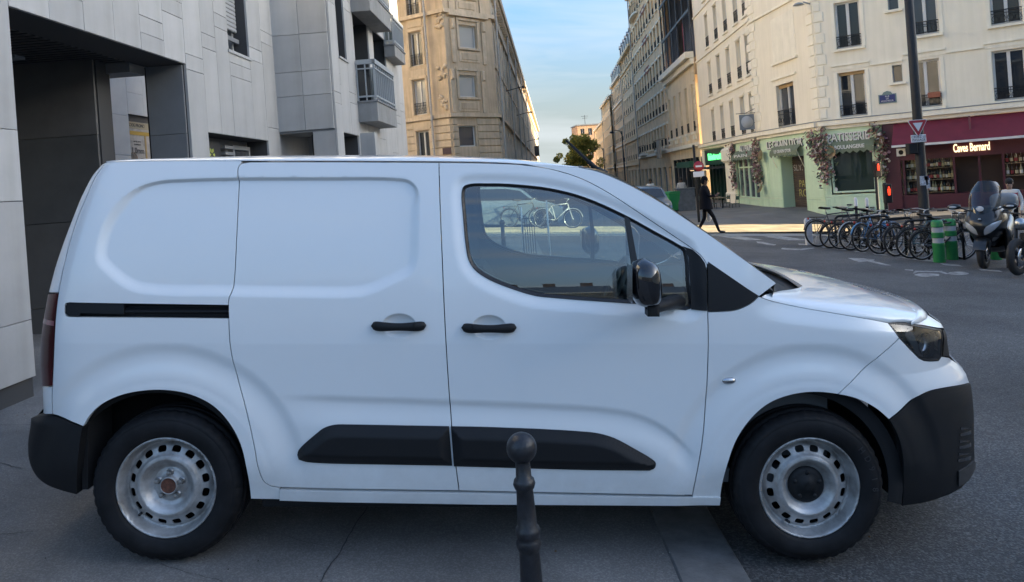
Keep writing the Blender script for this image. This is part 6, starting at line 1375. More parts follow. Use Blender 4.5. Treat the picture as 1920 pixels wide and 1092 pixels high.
# ================================================================ road markings
MK = [empty('road_markings')]; tag(MK[0], kind='structure')
def mark(pts_px, m=M_LINE, name='marking'):
    w = []
    for u, v in pts_px:
        x, y = ground_px(u, v, G0 + GO + 0.004); w.append((x, y, gz(x, y) + GO + 0.005))
    mb = MB(); mb.add(w, [list(range(len(w)))]); bm = bmesh.new(); o = mb.build(name, m, MK[0], fix=False)
    bm.from_mesh(o.data); bmesh.ops.triangulate(bm, faces=bm.faces); bmesh.ops.recalc_face_normals(bm, faces=bm.faces)
    if bm.faces and sum(f.normal.z for f in bm.faces) < 0: bmesh.ops.reverse_faces(bm, faces=bm.faces)
    bm.to_mesh(o.data); bm.free(); return o
for q in ([(1496, 457), (1527, 459), (1531, 461), (1498, 459)], [(1540, 462.5), (1556, 464), (1560, 465.5), (1543, 464.5)], [(1567, 466), (1588, 468), (1592, 470), (1570, 468)], [(1599, 470.5), (1622, 473), (1626, 475), (1603, 473)], [(1636, 475), (1660, 477.5), (1665, 479.5), (1640, 477.5)], [(1676, 480.5), (1704, 484), (1709, 486.5), (1682, 483)], [(1708, 486), (1760, 484), (1768, 492), (1730, 490)], [(1762, 494), (1798, 497), (1806, 500), (1772, 498)], [(1832, 504), (1872, 507), (1880, 510), (1840, 508)]):
    mark(q, name='dash')
mark([(1589, 484), (1620, 485), (1640, 487), (1638, 489.5), (1672, 498), (1660, 498), (1626, 490.5), (1610, 492)], name='arrow')
def ring_px(cu, cv, ru, rv, k=0.72, n=16):
    return [(cu + ru * math.cos(t), cv + rv * math.sin(t)) for t in np.linspace(0, 2 * math.pi, n, endpoint=False)]
mark(ring_px(1797, 513, 20, 3.2), name='bicycle_symbol'); mark(ring_px(1738, 516, 24, 3.4), name='bicycle_symbol'); mark([(1716, 508), (1766, 508.5), (1780, 514), (1774, 514.5), (1760, 510.5), (1720, 510.5), (1716, 513), (1711, 513)], name='bicycle_symbol'); mark([(1696, 505), (1712, 506), (1712, 508), (1697, 507)], name='bicycle_symbol')
mark([(1466, 465), (1500, 467), (1525, 464.5), (1528, 466), (1502, 469.5), (1464, 468)], name='bicycle_symbol')
mark([(1418, 453), (1430, 454), (1456, 459), (1450, 461), (1420, 456)], name='arrow')
for (a, b) in ((1345, 1410), (1425, 1490)): mark([(a, 443), (a + 40, 443), (b + 22, 450), (b - 10, 451)], name='crossing_bar')
# paved crossing table, pale stone setts in the sun
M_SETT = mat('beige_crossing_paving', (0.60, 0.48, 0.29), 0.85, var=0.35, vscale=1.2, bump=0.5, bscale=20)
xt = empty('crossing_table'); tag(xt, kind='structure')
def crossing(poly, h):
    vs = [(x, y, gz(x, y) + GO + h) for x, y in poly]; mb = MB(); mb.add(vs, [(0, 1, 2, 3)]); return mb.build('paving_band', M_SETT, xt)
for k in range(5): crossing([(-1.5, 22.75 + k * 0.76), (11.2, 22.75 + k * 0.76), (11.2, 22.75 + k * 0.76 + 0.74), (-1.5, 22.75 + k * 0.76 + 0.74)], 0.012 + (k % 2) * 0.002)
mb = MB(); mb.box(-1.5, 11.2, 22.62, 22.74, -0.1, 0.02); mb.build('edge_stone', mat('pale_edge_stone', (0.55, 0.52, 0.46), 0.8), xt)
# ================================================================ street furniture
def upright(x, y, yaw=0.0, z=None): return Matrix.Translation((x, y, gz(x, y) + GO if z is None else z)) @ RT @ Matrix.Rotation(yaw, 4, 'Z')
def simple(name, mb, m, label, cat, M=None, group=None):
    o = mb.build(name, m, None, M); return tag(o, label, cat, group)
# foreground bollard
M_BOLL = mat('bollard_brown_grey_paint', (0.019, 0.020, 0.024), 0.38, var=0.5, vscale=30, bump=0.2, bscale=70)
Yb = 2.55; pb_ = P(978, 840, Yb); k = pb_.z / UP.z; fb = pb_ - UP * k; HB = k; e = Yb / F
bl = empty('street_bollard', 'dark metal street bollard with a ball top in front of the van', 'bollard', Matrix.Translation(fb) @ RT)
pr = [(0.075, 0), (0.075, 0.03), (0.06, 0.05), (0.050, 0.10), (23.5 * e, HB - 300 * e), (22 * e, HB - 245 * e), (20.3 * e, HB - 195 * e), (20.5 * e, HB - 192 * e), (24 * e, HB - 186 * e), (25.3 * e, HB - 179 * e), (24 * e, HB - 172 * e), (21.3 * e, HB - 168 * e), (23.5 * e, HB - 164 * e), (25 * e, HB - 157 * e), (23.5 * e, HB - 150 * e), (19.2 * e, HB - 145 * e), (18 * e, HB - 110 * e), (16.5 * e, HB - 78 * e), (19.5 * e, HB - 75 * e), (22.3 * e, HB - 67 * e), (20 * e, HB - 59 * e), (15.6 * e, HB - 55 * e), (14.2 * e, HB - 24 * e)]
pr = [(r_ * 0.95, h_) for r_, h_ in pr]; MB().lathe(pr, 28).build('post', M_BOLL, bl)
MB().ball((0, 0, HB), 28.7 * e, seg=28, rings=18).build('ball', M_BOLL, bl)
# sign pole
p0 = ground_px(1738, 398, 0.1); SPx, SPy = (1738 - CX) / F * 19.0, 19.0
sp = empty('sign_pole', 'tall dark street pole with a yield sign beside the parked bicycles', 'pole', upright(SPx, SPy))
MB().lathe([(0.16, 0), (0.16, 0.5), (0.125, 0.6), (0.118, 3.0), (0.105, 6.5), (0.0, 6.6)], 16).build('shaft', mat('pole_dark_grey', (0.022, 0.023, 0.025), 0.6, spec=0.3, var=0.2, vscale=8), sp)
I_ = sp.matrix_world.inverted()
def on_pole(u, v, yy, M_): p = M_.inverted() @ P(u, v, yy); return p
M_SP = upright(SPx, SPy); c = on_pole(1720, 236, 18.8, M_SP)
def tri(r): return [(r * math.cos(a), r * math.sin(a)) for a in (math.radians(150), math.radians(30), math.radians(-90))]
def rtri(r, rr):
    out = []
    for a in (150, 30, -90):
        cx, cz = (r - rr * 2) * math.cos(math.radians(a)), (r - rr * 2) * math.sin(math.radians(a))
        for d in (-60, -30, 0, 30, 60): out.append((cx + rr * math.cos(math.radians(a - d * -1 * -1)), cz + rr * math.sin(math.radians(a - d))))
    return out
MS = Matrix.Translation(c); M_SRED = mat('sign_red', (0.30, 0.015, 0.03), 0.4); M_SWH = mat('sign_white', (0.62, 0.63, 0.66), 0.4)
sg = MB(MS).prism(rtri(0.30, 0.035), -0.02, 0.0).build('yield_sign', M_SWH, sp); MB(MS).prism(rtri(0.275, 0.03), -0.026, -0.0205).build('red_border', M_SRED, sg); MB(MS).prism(tri(0.145), -0.031, -0.0265).build('sign_face', M_SWH, sg)
c2 = on_pole(1722, 260, 18.8, M_SP); pl = MB(Matrix.Translation(c2)).bev(-0.19, 0.19, -0.02, 0.0, -0.095, 0.095, 0.008).build('sign_plate', M_SWH, sp)
for i, t in enumerate(('CEDEZ LE', 'PASSAGE')): link('plate_lettering', text_mesh(t, 0.085, 0.001), pl, Matrix.Translation((c2.x, c2.y - 0.022, c2.z + 0.04 - i * 0.08)) @ RX90, M_IRON)
c3 = on_pole(1711, 279, 18.9, M_SP); MB(Matrix.Translation(c3)).bev(-0.11, 0.12, -0.05, 0.12, -0.14, 0.14, 0.02).build('signal_box', M_IRON, sp)
for (u, v, w, h) in ((1733, 339, 0.10, 0.12), (1741, 344, 0.05, 0.13), (1738, 334, 0.06, 0.05)):
    q = on_pole(u, v, 18.85, M_SP); MB(Matrix.Translation((q.x, -0.128, q.z))).box(-w, w, -0.002, 0.002, -h, h).build('sticker', mat('sticker_%d' % u, (0.45, 0.46, 0.5) if u != 1738 else (0.1, 0.1, 0.2), 0.6, var=0.7, vscale=25), sp)
# pedestrian lights
M_REDL = mat('red_signal', (0.3, 0.02, 0.01), 0.4, emit=(1.0, 0.05, 0.015), estr=0.6)
def signal(u, v, Y, label, w=0.12):
    p = P(u, v, Y); M_ = upright(p.x, Y); q = M_.inverted() @ p; r = empty('pedestrian_signal', label, 'traffic light', M_, 'pedestrian signals at red')
    MB().lathe([(0.05, 0), (0.05, q.z + 0.2), (0, q.z + 0.2)], 10).build('post', M_IRON, r); MB(Matrix.Translation((0, -0.12, q.z))).bev(-w, w, -0.08, 0.07, -0.32, 0.17, 0.02).build('housing', M_IRON, r)
    b = MB(Matrix.Translation((0, -0.21, q.z))); b.ball((0, 0, 0.08), 0.025, 0.01, 0.03, 8, 5); b.box(-0.035, 0.035, -0.01, 0.01, -0.06, 0.05); b.box(-0.028, -0.005, -0.01, 0.01, -0.12, -0.06); b.box(0.005, 0.028, -0.01, 0.01, -0.12, -0.06); b.build('red_figure', M_REDL, r)
signal(1649, 313, 24.0, 'red pedestrian signal in front of the bakery\'s right edge', 0.10); signal(1667, 357, 19.5, 'low red pedestrian signal just above the parked bicycles', 0.09)
# no-entry sign
x, y = (1311 - CX) / F * 27.5, 27.5; M_ = upright(x, y, 0, 0.10); ne = empty('no_entry_sign', 'round red no entry sign on a dark post behind the walking person', 'road sign', M_)
MB().lathe([(0.05, 0), (0.05, 1.4), (0.045, 2.9), (0, 2.9)], 12).build('post', M_IRON, ne); c = M_.inverted() @ P(1310, 312, 27.3)
s_ = MB(Matrix.Translation(c)).lathe([(0, -0.02), (0.19, -0.02), (0.19, 0.0), (0, 0.0)], 24, 'y').build('disc', M_SRED, ne); MB(Matrix.Translation(c)).box(-0.12, 0.12, -0.026, -0.021, -0.032, 0.032).build('white_bar', M_SWH, s_); c = M_.inverted() @ P(1310, 327, 27.3); MB(Matrix.Translation(c)).bev(-0.20, 0.20, -0.02, 0, -0.10, 0.10, 0.01).build('sign_plate', M_SWH, ne)
# distant lamp posts
for (u, v0, Y, lab, s) in ((1166, 246, 70, 'black street lamp with a curved arm, nearer of the two', 1.0), (1131, 278, 95, 'black street lamp with a curved arm, farther of the two', 1.0)):
    p = P(u, v0, Y); x = p.x + 0.07 * p.z; M_ = upright(x, Y, 0, 0.1); L = empty('street_lamp', lab, 'lamp post', M_, 'street lamps'); h = (M_.inverted() @ p).z
    MB().lathe([(0.14, 0), (0.12, 1.0), (0.08, 1.2), (0.05, h), (0, h)], 10).build('post', M_LAMPB, L); MB().tube([(0, 0, h - 0.4), (-0.15, 0, h), (-0.6, 0, h + 0.12), (-0.95, 0, h)], 0.04, 6).build('arm', M_LAMPB, L); MB().lathe([(0, 0.1), (0.15, 0.06), (0.24, -0.06), (0, -0.1)], 12, 'z', (-0.95, 0, h - 0.06)).build('lamp_head', M_LAMPB, L)
for (u, v, Y, w, h, m_) in ((1181, 304, 62, 0.55, 0.55, M_IRON), (1206, 333, 55, 0.5, 0.6, mat('brown_sign', (0.09, 0.06, 0.035), 0.6))):
    pass
s_, z_ = hit(FR, 1187, 304); mb = MB(FR); mb.box(s_ - 0.04, s_ + 0.04, -1.5, -0.15, z_ - 0.55, z_ + 0.55); part(b3, mb, 'blade_sign', M_IRON) if 0 else None
# green and white plastic bollards
M_GP = mat('green_bollard_plastic', (0.015, 0.20, 0.055), 0.45, var=0.15, vscale=8); M_WB = mat('reflective_band', (0.40, 0.42, 0.46), 0.45)
def gboll(u, v, label):
    x, y = ground_px(u, v); r = empty('traffic_bollard', label, 'bollard', upright(x, y), 'green bollards by the bicycle parking'); R_ = 0.115
    MB().lathe([(R_, 0), (R_, 0.38), (R_ + 0.004, 0.40), (R_ * 0.9, 0.405), (R_ * 0.9, 0.51), (R_ + 0.004, 0.515), (R_, 0.53), (R_, 0.60), (R_ + 0.004, 0.62), (R_ * 0.9, 0.625), (R_ * 0.9, 0.73), (R_ + 0.004, 0.735), (R_, 0.75), (R_ * 0.98, 0.84), (R_ * 0.8, 0.87), (0, 0.88)], 24).build('body', M_GP, r)
    for z in (0.405, 0.625): MB().lathe([(R_ * 0.905, z + 0.002), (R_ * 0.905, z + 0.105)], 24).build('reflective_band', M_WB, r)
gboll(1762, 491, 'green bollard with grey bands, nearest of the pair in front of the bicycles'); gboll(1786, 486, 'green bollard with grey bands, right of its twin before the bicycles'); gboll(1868, 486, 'green bollard mostly hidden behind the scooter\'s front wheel')
x, y = ground_px(1518, 459); r = empty('white_post', 'short white plastic post at the left end of the bicycle row', 'post', upright(x, y)); MB().bev(-0.085, 0.085, -0.06, 0.06, 0, 0.66, 0.015).build('body', mat('white_plastic', (0.55, 0.57, 0.62), 0.5, var=0.2, vscale=6), r); MB().prism([(-0.085, 0.66), (0.085, 0.66), (0.05, 0.71), (-0.05, 0.71)], -0.05, 0.05).build('cap', MATS['white_plastic'], r)
for (u, Y, lab) in ((1610, 20.2, 'thin dark post with a white tip, left of two behind the bicycles'), (1631, 20.0, 'thin dark post with a white tip, right of two behind the bicycles')):
    x = (u - CX) / F * Y; r = empty('slim_post', lab, 'post', upright(x, Y), 'slim posts behind the bicycles'); MB().lathe([(0.04, 0), (0.04, 1.12), (0, 1.12)], 10).build('shaft', M_IRON, r); MB().lathe([(0.042, 1.0), (0.042, 1.20), (0.02, 1.24), (0, 1.24)], 10).build('tip', M_SWH, r)
# ================================================================ bicycles
M_BF = mat('bike_frame', (0.02, 0.021, 0.023), 0.3, coat=0.5); M_BT = mat('bike_tyre', (0.014, 0.014, 0.015), 0.7); M_CHR = mat('bike_metal', (0.42, 0.43, 0.44), 0.3, metal=1.0); M_SAD = mat('bike_saddle', (0.018, 0.017, 0.017), 0.6); M_MUD = mat('bike_mudguard', (0.30, 0.32, 0.34), 0.35, metal=0.6)
def make_bike():
    r = empty('bicycle', 'x', 'bicycle'); R_ = 0.335; WBs = 1.04
    circle = lambda c, rad, n=36: [(c[0] + rad * math.cos(a), 0, c[1] + rad * math.sin(a)) for a in np.linspace(0, 2 * math.pi, n, endpoint=False)]
    for x in (0, WBs):
        w = MB().tube(circle((x, R_), R_ - 0.021), 0.023, 8, True).build('wheel', M_BT, r); MB().tube(circle((x, R_), R_ - 0.042), 0.010, 6, True).build('rim', M_CHR, w)
        mb = MB(); mb.tube([(x, -0.05, R_), (x, 0.05, R_)], 0.02, 8)
        for k in range(20): a = 2 * math.pi * k / 20 + x; mb.tube([(x + 0.02 * math.cos(a + 1.2), 0.028 * (-1) ** k, R_ + 0.02 * math.sin(a + 1.2)), (x + 0.29 * math.cos(a), 0, R_ + 0.29 * math.sin(a))], 0.0022, 3, smooth=False)
        mb.build('spokes', M_CHR, w)
        a0, a1 = (0.35, 2.9) if x == 0 else (0.15, 2.4)
        mb = MB(); mb.tube([(x + (R_ + 0.022) * math.cos(a), 0, R_ + (R_ + 0.022) * math.sin(a)) for a in np.linspace(a0, a1, 18)], 0.024, 6, flat=0.4); mb.build('mudguard', M_MUD, r)
    bb = (0.44, 0, 0.29); st = (0.30, 0, 0.80); hd = (0.86, 0, 0.86); hl = (0.90, 0, 0.72)
    mb = MB(); mb.tube([bb, st], 0.016, 8); mb.tube([st, hd], 0.016, 8); mb.tube([bb, hl], 0.019, 8); mb.tube([hd, hl], 0.02, 8)
    for s in (-1, 1): mb.tube([(0, 0.055 * s, R_), (0.2, 0.03 * s, R_ - 0.015), bb], 0.010, 6); mb.tube([(0, 0.055 * s, R_), (0.29, 0.015 * s, 0.76)], 0.008, 6)
    mb.build('frame', M_BF, r)
    mb = MB(); mb.tube([hl, (0.94, 0, 0.64)], 0.02, 8)
    for s in (-1, 1): mb.tube([(0.93, 0.045 * s, 0.66), (0.98, 0.05 * s, 0.5), (WBs, 0.05 * s, R_)], 0.011, 6)
    mb.build('fork', M_BF, r)
    mb = MB(); mb.tube([hd, (0.83, 0, 0.98), (0.88, 0, 1.02)], 0.013, 8); mb.tube([(0.78, -0.29, 1.05), (0.88, -0.22, 1.06), (0.89, 0, 1.02), (0.88, 0.22, 1.06), (0.78, 0.29, 1.05)], 0.011, 8); mb.build('handlebar', M_CHR, r)
    for s in (-1, 1): MB().tube([(0.68, 0.30 * s, 1.045), (0.80, 0.285 * s, 1.05)], 0.017, 8).build('grip', M_SAD, r)
    mb = MB(); mb.tube([st, (0.27, 0, 0.92)], 0.013, 8); mb.build('seat_post', M_CHR, r)
    mb = MB(); rows = []
    for t in np.linspace(0, 1, 9):
        x = 0.14 + 0.27 * t; w = 0.085 * (1 - t) ** 0.7 + 0.018; rows.append([(x, w * math.cos(a), 0.945 + 0.028 * math.sin(a) + 0.015 * (1 - t) ** 2) for a in np.linspace(0, 2 * math.pi, 10, endpoint=False)])
    mb.grid(rows, True, True); mb.build('saddle', M_SAD, r)
    mb = MB(); mb.lathe([(0.0, 0.04), (0.085, 0.042), (0.09, 0.05), (0.0, 0.052)], 18, 'y', bb); mb.tube([(bb[0], 0.06, bb[2]), (bb[0] + 0.10, 0.07, bb[2] - 0.13)], 0.010, 6); mb.tube([(bb[0], -0.06, bb[2]), (bb[0] - 0.10, -0.07, bb[2] + 0.13)], 0.010, 6)
    mb.box(bb[0] + 0.06, bb[0] + 0.15, 0.07, 0.15, bb[2] - 0.145, bb[2] - 0.125); mb.box(bb[0] - 0.15, bb[0] - 0.06, -0.15, -0.07, bb[2] + 0.125, bb[2] + 0.145); mb.tube([(0, 0.045, R_ + 0.03), (bb[0], 0.045, bb[2] + 0.085)], 0.004, 4); mb.tube([(0, 0.045, R_ - 0.03), (bb[0], 0.045, bb[2] - 0.085)], 0.004, 4); mb.build('crank', M_SAD, r)
    mb = MB()
    for s in (-1, 1): mb.tube([(-0.20, 0.06 * s, 0.735), (0.27, 0.06 * s, 0.735)], 0.007, 5); mb.tube([(0, 0.06 * s, R_), (-0.02, 0.06 * s, 0.735)], 0.006, 5)
    for k in range(4): mb.tube([(-0.18 + 0.13 * k, -0.06, 0.737), (-0.18 + 0.13 * k, 0.06, 0.737)], 0.006, 5)
    mb.build('carrier', M_SAD, r)
    mb = MB(); mb.ball((-0.21, 0, 0.70), 0.02, 0.035, 0.03, 8, 6); mb.build('rear_lamp', mat('bike_red', (0.30, 0.015, 0.01), 0.3), r)
    return r
bike0 = make_bike()
_m = MB(); _bb = (0.44, 0, 0.29); _m.tube([_bb, (0.30, 0, 0.80)], 0.016, 8); _m.tube([(0.87, 0, 0.84), (0.74, 0, 0.58), (0.58, 0, 0.40), _bb], 0.019, 8); _m.tube([(0.88, 0, 0.76), (0.72, 0, 0.66), (0.50, 0, 0.50), (0.37, 0, 0.52)], 0.015, 8); _m.tube([(0.86, 0, 0.86), (0.90, 0, 0.72)], 0.02, 8)
for _s in (-1, 1): _m.tube([(0, 0.055 * _s, 0.335), (0.2, 0.03 * _s, 0.32), _bb], 0.010, 6); _m.tube([(0, 0.055 * _s, 0.335), (0.29, 0.015 * _s, 0.76)], 0.008, 6)
STEP = _m.mesh('frame'); STEP.materials.append(M_BF)
BC = {n: mat('bike_' + n, c, 0.3, coat=0.5) for n, c in dict(silver=(0.36, 0.38, 0.40), blue=(0.05, 0.20, 0.40), navy=(0.03, 0.05, 0.10), white=(0.6, 0.6, 0.6), teal=(0.04, 0.12, 0.16), red=(0.2, 0.02, 0.02)).items()}
specs = [(1534, 'silver', 'black_', 'black bicycle at the left end of the bicycle row, next to the white post', None), (1557, None, 'm', 'slim black bicycle second from the left in the bicycle row', None), (1577, None, 'd', 'black city bicycle third from the left in the bicycle row', None), (1595, 'silver', 'd', 'silver bicycle with pale mudguards, left of the light blue one', 'silver'), (1618, 'blue', 'd', 'bicycle with light blue frame and mudguards in the middle of the row', 'blue'), (1649, 'navy', 'd', 'dark blue bicycle just right of the light blue one', None), (1680, None, 'd', 'black step-through bicycle third from the right of the row', None), (1708, 'teal', 'd', 'grey blue bicycle second from the right of the row', None), (1728, None, 'd', 'black bicycle at the right end of the row, behind the green bollards', None)]
ub_ = np.interp([s[0] for s in specs], [1534, 1728], [18.9, 15.7])
for i, (sp_x, Y) in enumerate(zip(specs, ub_)):
    u, fc, _, lab, mud = sp_x; b = bike0 if i == 0 else copy_tree(bike0)
    if i:
        def rec(o):
            for ch in o.children:
                nm = ch.data.materials[0].name
                if nm == 'bike_frame' and fc: ch.material_slots[0].link = 'OBJECT'; ch.material_slots[0].material = BC[fc]
                if nm == 'bike_mudguard': ch.material_slots[0].link = 'OBJECT'; ch.material_slots[0].material = BC[mud] if mud else M_SAD
                rec(ch)
        rec(b)
    x = (u - CX) / F * Y; yaw = math.radians(random.uniform(-4, 24))
    b.matrix_world = Matrix.Translation((x, Y, gz(x, Y) + GO)) @ Matrix.Rotation(yaw, 4, 'Z') @ Matrix.Rotation(math.radians(random.uniform(-8, 7)), 4, 'X') @ Matrix.Scale(random.uniform(0.95, 1.05), 4)
    if i in (2, 4, 6):
        for ch in b.children:
            if ch.name.split('.')[0] == 'frame': ch.data = STEP
    dz = random.uniform(-0.05, 0.10); hz_ = random.uniform(-0.06, 0.08)
    for ch in b.children:
        nm = ch.name.split('.')[0]
        if nm in ('saddle', 'seat_post'): ch.location.z += dz
        if nm in ('handlebar', 'grip'): ch.location.z += hz_; ch.rotation_euler.z = 0
    if i in (1, 2, 5, 7):
        mb = MB(); bw, bx0, bx1, z0, z1 = 0.16, 0.93, 1.22, 0.78, 1.0
        for z in (z0, (z0 + z1) / 2, z1): mb.tube([(bx0, -bw, z), (bx1, -bw, z), (bx1, bw, z), (bx0, bw, z)], 0.006, 5, True)
        for k in range(7):
            t = k / 6; mb.tube([(bx0 + (bx1 - bx0) * t, -bw, z1), (bx0 + (bx1 - bx0) * t, -bw, z0), (bx0 + (bx1 - bx0) * t, bw, z0), (bx0 + (bx1 - bx0) * t, bw, z1)], 0.004, 4)
        mb.build('basket', M_SAD, b)
    tag(b, lab, 'bicycle', 'bicycles parked in a row')
for ch in bike0.children:
    if ch.data.materials[0].name == 'bike_mudguard': ch.material_slots[0].link = 'OBJECT'; ch.material_slots[0].material = M_SAD
# hoops the bicycles lean on
def hoop(x, y, yaw, label, w=0.75, h=0.82, r_=0.028):
    r = empty('bicycle_rack', label, 'bike rack', upright(x, y, yaw), 'black bicycle hoops'); n = [(-w / 2, 0, -0.05), (-w / 2, 0, h - 0.12)] + [(-w / 2 + 0.12 - 0.12 * math.cos(a), 0, h - 0.12 + 0.12 * math.sin(a)) for a in np.linspace(0.2, math.pi / 2, 5)] + [(w / 2 - 0.12 + 0.12 * math.sin(a), 0, h - 0.12 + 0.12 * math.cos(a)) for a in np.linspace(0, math.pi / 2, 5)] + [(w / 2, 0, h - 0.12), (w / 2, 0, -0.05)]
    MB().tube(n, r_, 8).build('hoop', M_IRON, r)
    if w > 0.5: MB().tube([(-w / 2, 0, 0.42), (w / 2, 0, 0.42)], 0.014, 6).build('crossbar', M_IRON, r)
hl_ = ['black hoop rack at the far left of the bicycle row', 'black hoop rack second among the parked bicycles', 'black hoop rack in the middle of the bicycle row', 'black hoop rack fourth among the parked bicycles', 'black hoop rack at the right end of the bicycle row']
for i, Y in enumerate((18.6, 17.8, 17.1, 16.4, 15.8)):
    x = np.interp(Y, [15.7, 18.9], [8.7, 7.85]) + 0.62; hoop(x, Y, 0.0, hl_[i])
x, y = ground_px(1895, 503); hoop(x, y, math.radians(62), 'narrow black hoop beside the motor scooter', 0.30, 0.72, 0.05)
# ================================================================ motor scooter
M_SCB = mat('scooter_black_paint', (0.010, 0.011, 0.013), 0.3, coat=0.35, var=0.15, vscale=6); M_SCP = mat('scooter_plastic', (0.02, 0.02, 0.022), 0.5); M_SCG = glass_mat('scooter_screen_smoke', (0.30, 0.34, 0.38), boost=1.5)
xs_, ys_ = ground_px(1846, 503); fwd = math.atan2(-0.70, -0.72)
scm = Matrix.Translation((xs_, ys_, gz(xs_, ys_) + GO)) @ RT @ Matrix.Rotation(fwd, 4, 'Z') @ Matrix.Scale(1.02, 4)
SCO = empty('motor_scooter', 'large dark maxi scooter with tall smoked windscreen parked by the bicycles', 'scooter', scm)
def wheel_m(x, R_, w, name='wheel'):
    prof = [(R_ * 0.62, w * 0.42), (R_ * 0.8, w * 0.5), (R_ * 0.93, w * 0.42), (R_, w * 0.15), (R_, -w * 0.15), (R_ * 0.93, -w * 0.42), (R_ * 0.8, -w * 0.5), (R_ * 0.62, -w * 0.42)]
    o = MB().lathe(prof, 32, 'y', (x, 0, R_)).build(name, M_BT, SCO); mb = MB(); mb.lathe([(R_ * 0.64, w * 0.40), (R_ * 0.58, w * 0.36), (R_ * 0.56, 0), (R_ * 0.58, -w * 0.36), (R_ * 0.64, -w * 0.40)], 28, 'y', (x, 0, R_))
    for k in range(5): a = 2 * math.pi * k / 5; mb.tube([(x, 0, R_), (x + R_ * 0.58 * math.cos(a), 0, R_ + R_ * 0.58 * math.sin(a))], [0.035, 0.02], 6)
    mb.tube([(x, -0.09, R_), (x, 0.09, R_)], 0.04, 10); mb.build('wheel_rim', mat('scooter_rim', (0.10, 0.10, 0.11), 0.35, metal=0.7), o)
    mb = MB(); mb.lathe([(R_ * 0.2, 0.075), (R_ * 0.48, 0.075), (R_ * 0.48, 0.08), (R_ * 0.2, 0.08)], 24, 'y', (x, 0, R_)); mb.build('brake_disc', M_STEEL, o); return o
wheel_m(0.0, 0.275, 0.125); wheel_m(-1.50, 0.265, 0.14)
mb = MB()
for s in (-1, 1): mb.tube([(0, 0.095 * s, 0.275), (-0.20, 0.085 * s, 0.80)], 0.028, 8)
mb.build('fork', M_SCP, SCO)
mb = MB(); mb.grid([[((0.30 + 0.01 * (1 - abs(t))) * math.cos(a), 0.105 * t, 0.275 + (0.30 + 0.02 * (1 - t * t)) * math.sin(a)) for t in (-1, -.8, -.4, 0, .4, .8, 1)] for a in np.linspace(0.35, 2.5, 12)]); mb.grid([[(0.30 * math.cos(a) * f, 0.105 * s, 0.275 + 0.30 * math.sin(a) * f) for f in (1, 0.82)] for s in (1,) for a in np.linspace(0.35, 2.5, 12)]); mb.grid([[(0.30 * math.cos(a) * f, -0.105, 0.275 + 0.30 * math.sin(a) * f) for f in (1, 0.82)] for a in np.linspace(0.35, 2.5, 12)]); mb.build('mudguard', M_SCB, SCO)
SEC = [(0.40, -0.20, 0.13), (0.50, -0.10, 0.19), (0.60, 0.02, 0.25), (0.70, 0.10, 0.30), (0.80, 0.13, 0.33), (0.90, 0.10, 0.345), (1.00, 0.02, 0.33), (1.08, -0.06, 0.29), (1.14, -0.13, 0.24)]
def fpt(z, a): # front fairing surface: a from -pi/2 (right) to pi/2 (left)
    xf_ = float(np.interp(z, [s[0] for s in SEC], [s[1] for s in SEC])); hw = float(np.interp(z, [s[0] for s in SEC], [s[2] for s in SEC])); xb = -0.42
    c_, s_ = math.cos(a), math.sin(a); return (xb + (xf_ - xb) * abs(c_) ** 0.9, hw * math.copysign(abs(s_) ** 0.8, s_), z)
mb = MB(); mb.grid([[fpt(z, a) for a in np.linspace(-math.pi / 2, math.pi / 2, 25)] for z in np.linspace(0.40, 1.14, 20)]); mb.build('front_fairing', M_SCB, SCO)
for s in (-1, 1):
    def hp(z, a, o=0.012): p = fpt(z, a * s); d = Vector((0.8, 0.6 * s, 0.1)) * o; return (p[0] + d.x, p[1] + d.y, p[2] + d.z)
    rows = [[hp(z, a) for a in np.linspace(a0, a1, 7)] for z, a0, a1 in ((0.64, 0.10, 0.16), (0.68, 0.10, 0.42), (0.74, 0.12, 0.66), (0.80, 0.22, 0.84), (0.86, 0.50, 0.98), (0.90, 0.92, 1.04))]
    MB().grid(rows).build('headlamp', mat('scooter_lamp', (0.55, 0.58, 0.62), 0.12, metal=0.3, coat=1.0), SCO)
    rows = [[hp(z, a) for a in np.linspace(a0, a1, 5)] for z, a0, a1 in ((0.50, 0.6, 0.8), (0.54, 0.55, 1.05), (0.58, 0.62, 1.15))]
    MB().grid(rows).build('fog_lamp', M_CHR, SCO)
    mb = MB(); mb.tube([(-0.12, 0.20 * s, 1.08), (-0.10, 0.36 * s, 1.15)], 0.014, 6); mb.ball((-0.10, 0.46 * s, 1.17), 0.05, 0.12, 0.055, 14, 8); mir_ = mb.build('mirror', M_SCB, SCO)
    MB().grid([[(-0.155 + 0.0 * t, (0.46 + 0.10 * t) * s, 1.17 + 0.04 * q) for t in (-1, 0, 1)] for q in (-1, 0, 1)]).build('mirror_glass', M_STEEL, mir_)
    mb = MB(); mb.ball((-0.045, 0.47 * s, 1.165), 0.02, 0.07, 0.022, 10, 6); mb.build('indicator', mat('indicator_clear', (0.4, 0.42, 0.44), 0.15), SCO)
    mb = MB(); mb.tube([(-0.30, 0.12 * s, 1.06), (-0.36, 0.36 * s, 1.06)], 0.02, 8); mb.tube([(-0.30, 0.20 * s, 1.04), (-0.22, 0.40 * s, 1.03)], 0.008, 5); mb.build('handlebar', M_SCP, SCO)
rows = []
for t in np.linspace(0, 1, 12):
    z = 1.02 + 0.62 * t; hw = 0.23 + 0.05 * math.sin(t * 2.4) - 0.09 * t ** 4; xo = 0.0 - 0.42 * t ** 1.1; rows.append([(xo - 0.20 * (a / 1.2) ** 2 * (1 - 0.2 * t), hw * math.sin(a) / math.sin(1.2), z - 0.05 * t * t * (a / 1.2) ** 2) for a in np.linspace(-1.2, 1.2, 15)])
MB().grid(rows).build('windscreen', M_SCG, SCO)
